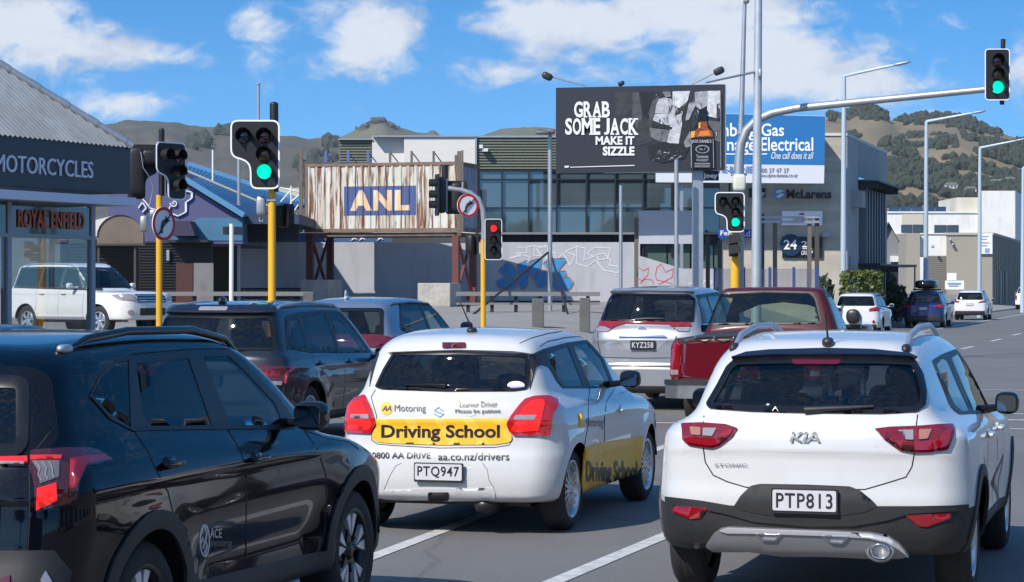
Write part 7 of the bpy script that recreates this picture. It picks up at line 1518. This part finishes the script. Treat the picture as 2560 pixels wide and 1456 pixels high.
def signals():
    Y = 39; t = thing('traffic_signal', 'yellow pole traffic signal with white edged stepped board showing green, nearest on the left', 'traffic signal', base(680, Y)); pole(t, 680, Y, 470, 20, YELP)
    mb = MB(); a, b = at(686, 480, Y+.02), at(685, 262, Y+.02); mb.path([a, b], [.075, .075], 12); mb.blob(b, (.075, .075, .05), .9, 12); mb.build('pole_top', SIGB, t, world=True)
    sig_head(t, 638, 387, .83, 1.17, Y-.2, R(2), 'L', 'G', lens=.125)
    mb = MB(); mb.blob(at(653, 515, Y), (.08, .1, .17), .4, 14); mb.path([at(650, 535, Y), at(648, 552, Y), at(655, 555, Y), at(668, 530, Y)], .012, 6); mb.build('control_box', GAL, t, world=True)
    sig_head(t, 708, 540, .45, .42, Y+.3, R(115), 'I', None, lens=.09, border=False)
    mb = MB(); mb.bar(at(690, 512, Y), at(712, 512, Y+.3), .04); mb.bar(at(668, 500, Y), at(690, 500, Y), .16, .05); mb.build('bracket', GAL, t, world=True)
    Y = 54; t = thing('traffic_signal', 'yellow pole traffic signal with unlit boards turned aside, left beyond the showroom corner', 'traffic signal', base(398, Y)); pole(t, 398, Y, 488, 16, YELP)
    mb = MB(); b = at(404, 326, Y); mb.path([at(404, 490, Y), b], .07, 12); mb.blob(b, (.07, .07, .05), .9, 12); mb.build('pole_top', SIGB, t, world=True)
    sig_head(t, 426, 428, .94, 1.35, Y-.25, R(52), 'L', None, lens=.14)
    sig_head(t, 356, 430, .70, 1.3, Y+.15, R(188), 'L', None, lens=.135, border=False)
    mb = MB(); mb.blob(at(384, 535, Y-.1), (.09, .08, .10), .4, 12); mb.blob(at(360, 560, Y), (.09, .09, .2), .4, 12); mb.path([at(352, 380, Y-.1), at(358, 420, Y-.15), at(372, 440, Y-.1), at(384, 470, Y-.1), at(372, 520, Y-.1)], .012, 6); mb.build('control_box', GAL, t, world=True)
    no_turn_sign(408, 560, .405, Y-.12, R(58), 'red ringed no right turn sign on the left yellow signal pole')
    Y = 56; t = thing('traffic_signal', 'yellow signal pole with curved grey arm and a red light, in front of the container', 'traffic signal', base(1208, Y)); pole(t, 1208, Y, 600, 13, YELP)
    mb = MB(); mb.path([at(x, y, Y) for x, y in ((1209, 602), (1210, 560), (1207, 525), (1196, 498), (1175, 483), (1150, 475), (1118, 471))], .07, 12); mb.path([at(1113, 420, Y), at(1113, 530, Y)], .07, 12); mb.path([at(1156, 484, Y), at(1157, 455, Y)], .03, 8); mb.build('mast_arm', GAL, t, world=True)
    mb = MB(); mb.path([at(1112, 447, Y), at(1112, 413, Y)], .08, 12); mb.build('pole_top', SIGB, t, world=True)
    sig_head(t, 1094, 488, .5, 1.02, Y-.05, R(-78), 'I', None, lens=.11, border=False); sig_head(t, 1141, 494, .55, .82, Y+.15, R(180), 'I', None, lens=.1, border=False)
    sig_head(t, 1233, 599, .42, 1.0, Y-.15, R(8), 'I', 'R', lens=.085); sig_head(t, 1181, 611, .34, .52, Y+.2, R(150), 'I', None, lens=.08, border=False)
    no_turn_sign(1169, 514, .29, Y-.2, R(28), 'red ringed no right turn sign on the grey mast arm before the container')
    Y = 54; t = thing('traffic_signal', 'tall signal pole with long grey mast arm reaching over the road, two green lights', 'traffic signal', base(1838, Y)); pole(t, 1838, Y, 575, 23, YELP)
    mb = MB(); mb.path([at(1838, 580, Y), at(1846, 470, Y)], .1, 14); mb.path([at(x, y, yy) for x, y, yy in ((1846, 470, Y), (1848, 400, Y), (1852, 360, Y), (1866, 326, Y-.04), (1892, 300, Y-.1), (1930, 283, Y-.2), (1990, 271, Y-.4), (2200, 250, Y-1.0), (2462, 224, Y-1.7))], [.115, .115, .11, .11, .105, .10, .095, .085, .075], 14); mb.lathe([(.19, 0), (.19, .06)], 16, Matrix.Translation(at(1847, 440, Y))); mb.build('mast_arm', GAL, t, world=True)
    mb = MB(); mb.blob(at(1848, 457, Y-.12), (.15, .12, .2), .35, 14); mb.build('control_box', mat('cream_box', (.60, .60, .52), .5), t, world=True)
    sig_head(t, 1824, 531, .70, .94, Y-.2, 0, 'L', 'G', lens=.10); sig_head(t, 2493, 187, .56, 1.17, Y-1.95, R(-2), 'I', 'G', lens=.14)
    mb = MB(); mb.path([at(2505, 262, Y-1.7), at(2508, 98, Y-1.7)], .055, 10); mb.build('head_bracket', SIGB, t, world=True)
    for y in (606, 632): mb = MB(); p = at(1834, y, Y-.25); mb.blob(p, (.11, .12, .10), .35, 12); mb.bar(p+Vector((-.12, -.12, .06)), p+Vector((.12, -.25, .10)), .03, .2); mb.build('pedestrian_head', SIGB, t, world=True)
    mb = MB(); mb.path([at(2092, 248, Y-.7), at(2092, 266, Y-.7)], .02, 6); mb.build('arm_stay', GAL, t, world=True)
    # street name
    s = thing('street_name_sign', 'blue street name sign with white letters behind the yellow signal pole', 'sign', tuple(at(1838, 595, 54.6))); mb = MB(); bpx(mb, 1796, 574, 1881, 595, 54.6, .04); mb.build('plate', mat('street_sign_blue', (.015, .07, .42), .4), s, world=True); mb = MB(); tpx(mb, 'Ferry', 1801, 577, 1845, 593, 54.59, d=.01, bold=.015); tpx(mb, 'Rd', 1851, 577, 1875, 592, 54.59, d=.01, bold=.015); mb.build('lettering', WHITEP, s, world=True)
signals()

# ------------------------------------------------------------------ poles, lamps, rails
def lamp_post(px, Y, ytop, ax, ay, label, w, hd=None):
    t = thing('street_lamp', label, 'street lamp', base(px, Y, 0), group='pale blue street lamps along the kerb'); b = at(px, HY, Y); top = at(px+2, ytop, Y); r = w/2*Y/FPX; mb = MB(); mb.path([(b.x, Y, 0), (top.x, Y, top.z)], [r, r*.62], 12); mb.build('pole', STEELB, t, world=True)
    e = at(ax, ay, Y-.5); mb = MB(); mb.path([top-Vector((0, 0, .15)), top, e], [r*.6, r*.55, r*.35], 8); mb.build('arm', STEELB, t, world=True); d = (e-top).normalized(); mb = MB(); M = d.to_track_quat('X', 'Z').to_matrix().to_4x4(); mb.blob(e+d*.3, (.36, .12, .05), .6, 14, M); mb.build('lamp_head', GAL, t, world=True); mb = MB(); mb.blob(e+d*.36-Vector((0, 0, .05)), (.2, .08, .02), .6, 12, M); mb.build('lamp_lens', mat('lamp_glass', (.5, .5, .48), .2), t, world=True)
lamp_post(2108, 92, 190, 2236, 163, 'tallest pale blue street lamp, beside the end of the rammed earth office', 17)
lamp_post(2314, 114, 304, 2432, 283, 'pale blue street lamp between the office and the white building', 14); lamp_post(2448, 134, 370, 2540, 352, 'pale blue street lamp in front of the beige workshop', 12); lamp_post(2556, 160, 420, 2640, 402, 'pale blue street lamp at the right edge of the picture', 12)
t = thing('light_pole', 'thick galvanised light pole right of the mast arm signal, rising out of the picture', 'pole', base(1893, 52)); mb = MB(); a = base(1889, 52); b = at(1898, -260, 52); mb.path([a, tuple(b)], [.125, .075], 16); mb.build('pole', mat('pale_galvanised', (.50, .54, .57), .45, .4, var=(3, .4)), t, world=True); mb = MB(); mb.path([b, at(1960, -300, 50)], .05, 8); mb.build('arm', GAL, t, world=True); mb = MB(); mb.blob(at(1980, -302, 49.6), (.4, .14, .08), .6, 12); mb.build('lamp_head', GAL, t, world=True)
mb = MB(); mb.path([at(1893, 179, 52), at(1765, 207, 51)], [.03, .02], 8); mb.build('lamp_arm', GAL, t, world=True)
mb = MB(); mb.blob(at(1900, 184, 51.85), (.05, .08, .12), .6, 10); mb.build('pole_box', GAL, t, world=True)
t = thing('camera_mast', 'slim galvanised mast rising behind the signal arm with a camera on top', 'mast', base(1856, 54.5)); mb = MB(); mb.path([base(1852, 54.4), tuple(at(1852, 345, 54.4)), tuple(at(1862, 4, 54.4))], [.08, .07, .045], 12); mb.build('pole', GAL, t, world=True); mb = MB(); mb.blob(at(1866, 2, 54.3), (.07, .12, .07), .6, 12); mb.build('camera', GAL, t, world=True); mb = MB(); mb.lathe([(.10, 0), (.10, .08)], 14, Matrix.Translation(at(1852, 336, 54.4))); mb.build('clamp', GAL, t, world=True)
def flood_post(px, Y, ytop, w, label, lamp=False, braces=()):
    t = thing('galvanised_post', label, 'post', base(px, Y)); pole(t, px, Y, ytop, w, GAL, name='post')
    if lamp: 
        mb = MB(); mb.bar(at(px-30, ytop-4, Y-.3), at(px+10, ytop+2, Y-.1), .12, .06); mb.blob(at(px-18, ytop+2, Y-.4), (.26, .16, .07), .5, 12); mb.blob(at(px+2, ytop, Y-.3), (.14, .12, .09), .5, 12); mb.build('floodlight', mat('floodlight_grey', (.12, .12, .125), .5), t, world=True)
    for (x0, y0, x1, y1, dy) in braces: mb = MB(); b = at(x1, y1, Y+dy); mb.path([at(x0, y0, Y), (b.x, b.y, b.z)], .038, 8); mb.build('brace', DARKM, t, world=True)
    return t
flood_post(1375, 78, 330, 11, 'galvanised post with floodlight and raking braces before the graffiti wall', True, ((1372, 630, 1172, 796, -4), (1380, 645, 1432, 830, -5)))
flood_post(1552, 79, 464, 9, 'short galvanised post before the red graffiti'); flood_post(1691, 79.4, 400, 11, 'galvanised post in front of the billboard and blank signboard')
flood_post(597, 80, 390, 9, 'galvanised post behind the white post near the mural building')
t = thing('white_post', 'slender white post with a street sign seen edge on, left of the near signal', 'post', base(579, 62)); mb = MB(); a = base(578, 62); mb.path([a, tuple(at(579, 560, 62))], .06, 10); mb.build('post', mat('post_white', (.70, .70, .72), .5), t, world=True); mb = MB(); mb.bar(at(555, 577, 62), at(606, 578, 62.6), .06, .22); mb.build('sign_plate', mat('sign_back_grey', (.10, .11, .12), .5), t, world=True)
mb = MB(); mb.path([at(532, 455, 86), at(532, 375, 86)], .035, 8); tag(mb.build('vent_pipe', mat('post_white', (.7, .7, .72))), 'thin white pipe standing on the blue roof', 'pipe')
mb = MB(); p = base(646, 92); mb.path([p, tuple(at(646, 208, 92))], .06, 8); mb.blob(at(646, 210, 92), (.09, .09, .03), .6, 10); tag(mb.build('aerial_mast', GAL), 'thin grey aerial mast behind the near left signal head', 'mast')
# lattice on the roof edge by the container
t = thing('roof_lattice', 'white tubular lattice on the roof edge left of the container', 'lattice', base(720, 88)); mb = MB()
for a, b in (((700, 470), (748, 480)), ((700, 520), (748, 540)), ((728, 465), (728, 545)), ((702, 505), (728, 475)), ((728, 505), (748, 488)), ((702, 540), (728, 508)), ((728, 540), (746, 512))): mb.path([at(*a, 88), at(*b, 88)], .035, 6)
mb.build('tubes', WHITEW, t, world=True); mb = MB(); bpx(mb, 690, 470, 752, 500, 92, .2); mb.build('cream_wall', mat('cream_panel', (.5, .46, .37)), t, world=True)
# post-and-rail barriers and bollards at the forecourt edge
t = thing('rail_barrier', 'low dark steel rail barrier across the forecourt behind the cars', 'barrier', base(900, 76)); 
for (x0, x1) in ((395, 780), (1140, 1500)):
    mb = MB(); zz0 = gz(at(x0, 718, 76).x, 76); a, b = at(x0, 718, 76), at(x1, 718, 76); za_, zb2 = gz(a.x, 76), gz(b.x, 76); mb.bar((a.x, 76, za_+.75), (b.x, 76, zb2+.75), .10, .14); mb.bar((a.x, 76, za_+.42), (b.x, 76, zb2+.42), .05, .07); mb.build('rail', mat('rail_grey', (.17, .17, .165), .7), t, world=True)
    for k in range(int((x1-x0)/60)): mb = MB(); x = at(x0+30+k*60, 718, 76).x; mb.span((x-.06, 76.08, gz(x, 76)), (x+.06, 76.2, gz(x, 76)+.8)); mb.build('post', DARKM, t, world=True)
t = thing('slat_fence', 'low dark slatted fence at the foot of the grey wall', 'fence', base(640, 86)); mb = MB()
for k in range(78): bpx(mb, 524+k*3, 722, 525.6+k*3, 748, 86, .05)
bpx(mb, 524, 720, 760, 724, 86.05, .08); bpx(mb, 524, 744, 760, 748, 86.05, .08); mb.build('slats', mat('slat_dark', (.06, .05, .045), .8), t, world=True)
t = thing('slat_fence', 'low dark slatted fence at the foot of the blue graffiti', 'fence', base(1380, 87.5)); mb = MB(); bpx(mb, 1220, 752, 1500, 784, 87.6, .3)
for k in range(56): bpx(mb, 1220+k*5, 752, 1222.5+k*5, 786, 87.5, .05)
mb.build('slats', MATS['slat_dark'], t, world=True)
for px, y0, y1, w, lab in ((1345, 747, 822, 30, 'square grey timber bollard in front of the blue graffiti'), (1462, 745, 822, 26, 'square grey timber bollard left of the silver minivan'), (772, 730, 752, 26, 'square grey timber bollard at the foot of the container leg')):
    Yb = 66 if px > 1000 else 75; a = base(px, Yb); z1 = at(px, y0, Yb).z; ww = w*Yb/FPX; mb = MB(); mb.box((0, 0, (z1-a[2])/2), (ww, ww, z1-a[2])); tag(mb.build('bollard', mat('bollard_grey', (.12, .125, .12), .8, var=(3, .6)), loc=a, bevel=.03, ), lab, 'bollard')

# ------------------------------------------------------------------ planting
def leafy(mb, c, r, n, rr, size=.12, mi=0):
    c = Vector(c)
    for _ in range(n):
        v = Vector((rr.gauss(0, 1), rr.gauss(0, 1), rr.gauss(0, 1))).normalized()*(rr.random()**.35); p = c+Vector((v.x*r[0], v.y*r[1], v.z*r[2])); q = Vector((rr.gauss(0, 1), rr.gauss(0, 1), rr.gauss(0, 1))).normalized(); a = q.orthogonal().normalized()*size*rr.uniform(.6, 1.3); b = q.cross(a).normalized()*size*rr.uniform(.4, .9); mb.add([p-a, p-b, p+a, p+b], [(0, 1, 2, 3)], mi)
def shrub(label, px, y0, y1, x0, x1, Y, m, name='shrub', n=900, box=False):
    rr = random.Random(int(px)); t = thing(name, label, 'hedge' if box else 'shrub', base(px, Y, 0)); a = at(x0, y0, Y); b = at(x1, y1, Y); cx = (a.x+b.x)/2; h = a.z; w = (b.x-a.x)/2; mb = MB()
    if box:
        for _ in range(n):
            p = Vector((cx+rr.uniform(-w, w), Y+rr.uniform(-.7, .7), rr.uniform(.05, h))); f = rr.randrange(3)
            if f == 0: p.z = h+rr.gauss(0, .04)
            elif f == 1: p.y = Y-.7+rr.gauss(0, .05)
            else: p.x = cx+rr.choice((-w, w))+rr.gauss(0, .05)
            leafy(mb, p, (.05, .05, .05), 3, rr, .10)
    else:
        for _ in range(9): leafy(mb, (cx+rr.uniform(-w*.6, w*.6), Y+rr.uniform(-.6, .6), h*rr.uniform(.35, .75)), (w*.5, .7, h*.36), n//9, rr, .12)
    mb.build('foliage', m, t, world=True); mb = MB(); 
    for k in range(5): x = cx+rr.uniform(-w*.6, w*.6); mb.path([(x, Y, 0), (x+rr.uniform(-.2, .2), Y, h*.7)], [.03, .012], 6)
    mb.build('stems', MATS['twig'], t, world=True)
LF1 = mat('hedge_leaf_light', (.10, .13, .025), .6, var=(4, .7, (.05, .075, .015))); LF2 = mat('hedge_leaf_dark', (.022, .038, .016), .6, var=(3, .7, (.04, .06, .02)))
shrub('clipped yellow green hedge at the foot of the office end wall', 2160, 684, 735, 2112, 2195, 90, LF1, 'hedge', 1400, True); shrub('dark bushy shrub mass behind the white wagon', 2232, 692, 740, 2190, 2272, 108, LF2, n=3000); shrub('dark shrub under the rammed earth wall by the fence', 2062, 682, 735, 2040, 2085, 92, LF2, n=1200)

# ------------------------------------------------------------------ vehicles farther off
def simple_car(name, label, cat, px, Y, S, pcol, metal=.3, kind='suv', lamp=REDL, u_off=0, heading=THETA, z=0, group=None, glassm=None, pt=None):
    p = at(px, HY, Y); C = Car(name, label, cat, (p.x, p.y, z), S, group, heading); P = paint(pt or name+'_paint', pcol, metal, .3); H, hw, L = S['H'], S['hw'], S['L']; zb = S['belt_r']; yc, yf, yr = S['y_cowl'], S['roof_f'], S['roof_r']; zf = S['belt_f']
    arches(C, S['wr']+.05); ws = rnd([(-hw+.22, zf+.04), (hw-.22, zf+.04), (hw-.34, H-.14), (-hw+.34, H-.14)], .08); rear = rnd([(-hw+.2, zb+.05), (hw-.2, zb+.05), (hw-.3, H-.15), (-hw+.3, H-.15)], .07); m1 = (yr+.35+yc)/2-.35
    wins = [rnd([(yr+.25, zb+.06), (m1, zb+.02), (m1, H-.13), (yr+.5, H-.15)], .06), rnd([(m1+.08, zb+.02), (yc-.35, zf+.05), (yf+.15, H-.14), (m1+.08, H-.13)], .06)]
    if S.get('cutg', True): C.cut(poly_off(rear, -.03), 'rear'); C.cut(poly_off(ws, -.02), 'front'); side_set(C, wins, None, None)
    C.finish_body(P); glaze(C, ws, rear, glassm or PRIV, 'rear', .03); side_glaze(C, wins, rnd([(yr+.12, zb+.05), (m1, zb-.01), (yc-.18, zf), (yf+.2, H-.10), (m1, H-.09), (yr+.45, H-.10)], .05), [PRIV, CLG]); seams(C, (yr+.9, m1+.04, yc-.1), .35, zb)
    mirrors(C, yc-.5, zf+.1, hw+.1, P); cabin(C); put_wheels(C, S['wr'], S['wr']*.65, .21, (5, 'twin'), ALLOY); return C, P
def lights(C, quads, m=REDL, clear=None):
    for sg in (1, -1):
        o = C.patch('tail_light', m, rnd([(sg*x, z) for x, z in quads], .03), 'rear', .02)
        if clear: C.patch('reversing_lamp', CLEARL, rnd([(sg*x, z) for x, z in clear], .02), 'rear', .026, parent=o)
BASE = dict(L=4.7, hw=.90, H=1.62, wheels=(.95, 3.65), wr=.34, belt_r=1.05, belt_f=1.0, y_cowl=3.4, roof_r=.45, roof_f=2.4, glass_y=.16, hood=.98, zbot=.28, res=.55, tum=.33, crown=.06)
def rails(C, y0, y1, m=GLOSSB, h=.04):
    for sg in (1, -1): mb = MB(); Q = [Vector(C.cast(np.array([(.6*sg, y)]), 'top')[0])+Vector((0, 0, k)) for y, k in ((y0, 0), (y0+.2, h), ((y0+y1)/2, h+.01), (y1-.2, h), (y1, 0))]; mb.path(Q, .018, 8); C.add('roof_rail', mb, m)
C, P = simple_car('wagon', 'white wagon with roof rails and round black cover on its tailgate, parked at the kerb', 'car', 2137, 84, dict(BASE, H=1.60), (.56, .57, .58), 0)
lights(C, [(.86, .92), (.50, .90), (.52, 1.0), (.86, 1.08)]); rails(C, .7, 2.4); C.patch('lower_bumper', CLAD, [(-.78, .28), (.78, .28), (.76, .42), (-.76, .42)], 'rear', .015)
mb = MB(); mb.lathe([(0, -.16), (.24, -.15), (.27, -.06), (.27, .02)], 20, Matrix.Translation((-.05, -.05, .72)) @ Matrix.Rotation(R(-90), 4, 'X') @ Matrix.Diagonal((1, 1, -1, 1))); mb.blob((-.05, -.12, .72), (.26, .12, .27), .8, 16); C.add('spare_cover', mb, PLATEB)
for sg in (1, -1): C.patch('bumper_reflector', REDL, ellipse(sg*.68, .52, .05, .06, 12), 'rear', .02)
C, P = simple_car('blue_suv', 'dark blue SUV carrying a black roof box, parked between two white cars', 'car', 2308, 100, dict(BASE, H=1.66), (.012, .02, .10), .4)
lights(C, [(.88, .88), (.48, .90), (.48, .98), (.88, 1.06)], REDL); plate(C, local=(0, .85), txt=None); C.patch('lower_bumper', CLAD, [(-.8, .28), (.8, .28), (.78, .55), (-.78, .55)], 'rear', .015); rails(C, .6, 2.5)
mb = MB(); p = worldmat(C.root) @ Vector((0, 1.5, 1.92)); mb.blob((0, 0, 0), (.48, 1.1, .20), .55, 20); mb.span((-.55, -.6, -.26), (.55, -.54, -.2)); mb.span((-.55, .6, -.26), (.55, .66, -.2)); o = tag(mb.build('roof_box', GLOSSB, loc=tuple(p)), 'black roof box on the dark blue SUV', 'roof box'); o.rotation_euler = (0, 0, -THETA)
C, P = simple_car('white_suv', 'white SUV parked beyond the dark blue one near the beige workshop', 'car', 2424, 124, dict(BASE, H=1.64), (.58, .58, .59), 0); lights(C, [(.88, .98), (.45, .92), (.5, 1.0), (.86, 1.08)]); plate(C, local=(0, .85), txt=None); C.patch('lower_bumper', CLAD, [(-.8, .28), (.8, .28), (.78, .50), (-.78, .50)], 'rear', .015); rails(C, .7, 2.4, SILVERT)
C, P = simple_car('far_ute', 'white utility vehicle with canopy far down the road at the right edge', 'car', 2566, 178, dict(BASE, H=1.85, belt_r=1.25, belt_f=1.2, hood=1.15, wr=.38, zbot=.4), (.70, .70, .70), 0); lights(C, [(.86, .8), (.72, .8), (.72, 1.15), (.86, 1.15)]); plate(C, local=(0, .8), txt=None)
def fourwheel():
    Y = 68; S = dict(BASE, L=4.8, hw=.93, H=1.87, belt_r=1.22, belt_f=1.15, hood=1.14, y_cowl=3.35, roof_r=.30, roof_f=2.55, glass_y=.16, wr=.39, zbot=.42, wheels=(1.0, 3.78), front=[(.2, .12), (.4, .03), (.6, 0), (.95, .03), (1.1, .10), (1.3, .3)], cf=.08, krt=.1)
    hd = R(129); org = Vector((-12.71, 60.08, 0)); org.z = gz(-11.5, 58)+.12
    C = Car('four_wheel_drive', 'white four wheel drive parked behind the showroom glass, nose to the right', 'car', tuple(org), S, None, hd); P = paint('white_paint_fwd', (.66, .66, .65), 0)
    arches(C, .44, .05, P); ws = rnd([(-.70, 1.2), (.70, 1.2), (.6, 1.74), (-.6, 1.74)], .08); rear = rnd([(-.68, 1.25), (.68, 1.25), (.6, 1.7), (-.6, 1.7)], .06); wins = [rnd([(.45, 1.26), (1.35, 1.24), (1.35, 1.72), (.5, 1.72)], .06), rnd([(1.43, 1.24), (2.2, 1.22), (2.2, 1.74), (1.43, 1.73)], .05), rnd([(2.28, 1.22), (3.1, 1.2), (2.68, 1.70), (2.28, 1.74)], .06)]
    C.cut(poly_off(rear, -.03), 'rear'); C.cut(poly_off(ws, -.02), 'front'); side_set(C, wins, None, None); C.finish_body(P); glaze(C, ws, rear, PRIV, 'rear', .03); side_glaze(C, wins, rnd([(.36, 1.22), (1.4, 1.2), (3.25, 1.16), (2.72, 1.75), (1.4, 1.77), (.42, 1.76)], .05), [PRIV, PRIV, CLG]); seams(C, (1.39, 2.24, 3.2), .5, 1.2); handles(C, [(1.6, 1.08), (2.45, 1.08)], P); mirrors(C, 2.85, 1.28, 1.05, P)
    for sg in (1, -1): o = C.patch('headlight', CLEARL, rnd([(sg*.50, .90), (sg*.84, .92), (sg*.86, 1.06), (sg*.52, 1.05)], .03), 'front', .015); C.patch('fog_lamp', CLEARL, ellipse(sg*.68, .62, .07, .06, 14), 'front', .015)
    g = C.patch('grille', PLATEB, rnd([(-.46, .86), (.46, .86), (.48, 1.06), (-.48, 1.06)], .03), 'front', .012)
    for z in (.90, .96, 1.02): C.patch('grille_bar', CHROME, [(-.45, z-.012), (.45, z-.012), (.45, z+.012), (-.45, z+.012)], 'front', .02, parent=g)
    C.patch('bumper_intake', PLATEB, rnd([(-.42, .54), (.42, .54), (.42, .72), (-.42, .72)], .03), 'front', .012); q = Vector(C.cast(np.array([(0, .66)]), 'front')[0]); mb = MB(); mb.box((q.x, q.y+.03, q.z), (.36, .02, .12)); C.add('number_plate', mb, PLATEB)
    C.patch('side_step', SILVERT, [(1.45, .44), (3.3, .44), (3.3, .50), (1.45, .50)], 'side', .03, mirror=True, rim=.03); rails(C, .6, 2.5, SILVERT); cabin(C); put_wheels(C, .39, .24, .25, (6, 'plain'), ALLOY)
fourwheel()
# ------------------------------------------------------------------ what stands around the photographer, seen only in reflections
def across_road():
    for i, (u, s, w, d, h, c, lab) in enumerate(((17, 14, 12, 26, 4.2, (.42, .40, .36), 'low pale shop building across the road, outside the picture'), (19, 48, 12, 30, 5.0, (.30, .22, .17), 'low brick shop building across the road, outside the picture'), (-24, -12, 14, 22, 5.5, (.30, .30, .30), 'grey workshop behind the photographer'), (4, -46, 30, 10, 6.0, (.26, .24, .22), 'brown building behind the photographer'))):
        p = road(u, s); t = thing('street_building', lab, 'building', (p.x, p.y, 0), -THETA); mb = MB(); mb.span((0, -d/2, 0), (w, d/2, h)); mb.build('wall', mat('street_wall_%d' % i, c, .85, var=(.4, .4)), t); mb = MB(); mb.span((-.3, -d/2-.3, h), (w+.3, d/2+.3, h+.25)); mb.build('roof', DARKM, t)
        for k in range(int(d/3.2)): mb = MB(); mb.span((-.05, -d/2+.6+k*3.2, .7), (.02, -d/2+2.8+k*3.2, 2.7)); mb.build('window', CURT, t)
    rr = random.Random(11)
    for i, (u, s, h) in enumerate(((12.5, 2, 7), (13.5, -10, 8.5), (-16, -6, 8), (8, -26, 9), (-4, -34, 10), (14, 30, 6.5))):
        p = road(u, s); t = thing('street_tree', 'broad leafy street tree outside the picture, number %s along the kerb' % ('one two three four five six'.split()[i]), 'tree', (p.x, p.y, 0)); mb = MB(); mb.path([(0, 0, 0), (.1, .05, h*.3), (-.05, .1, h*.6)], [.22, .16, .08], 10)
        for k in range(6): a = k*1.05; mb.path([(0, .05, h*.35), (math.cos(a)*h*.2, math.sin(a)*h*.2, h*.6)], [.08, .03], 6)
        mb.build('trunk', TIMB, t); mb = MB()
        for k in range(16): a = rr.uniform(0, 6.28); r = h*.3*rr.random()**.5; leafy(mb, (math.cos(a)*r, math.sin(a)*r, h*rr.uniform(.42, .92)), (h*.16, h*.16, h*.12), 220, rr, .22)
        mb.build('crown', LF2, t)
across_road()
def haze():
    mb = MB(); mb.span((-3600, -120, -6), (3600, 4700, 420)); o = mb.build('haze', None); o.data.materials.clear()
    m = bpy.data.materials.new('haze_air'); m.use_nodes = True; nt = m.node_tree; nt.nodes.remove(nt.nodes['Principled BSDF'])
    v = nt.nodes.new('ShaderNodeVolumePrincipled'); v.inputs['Color'].default_value = (.86, .92, 1, 1); v.inputs['Density'].default_value = .000055; nt.links.new(v.outputs[0], nt.nodes['Material Output'].inputs['Volume'])
    o.data.materials.append(m); tag(o, kind='stuff')
haze()
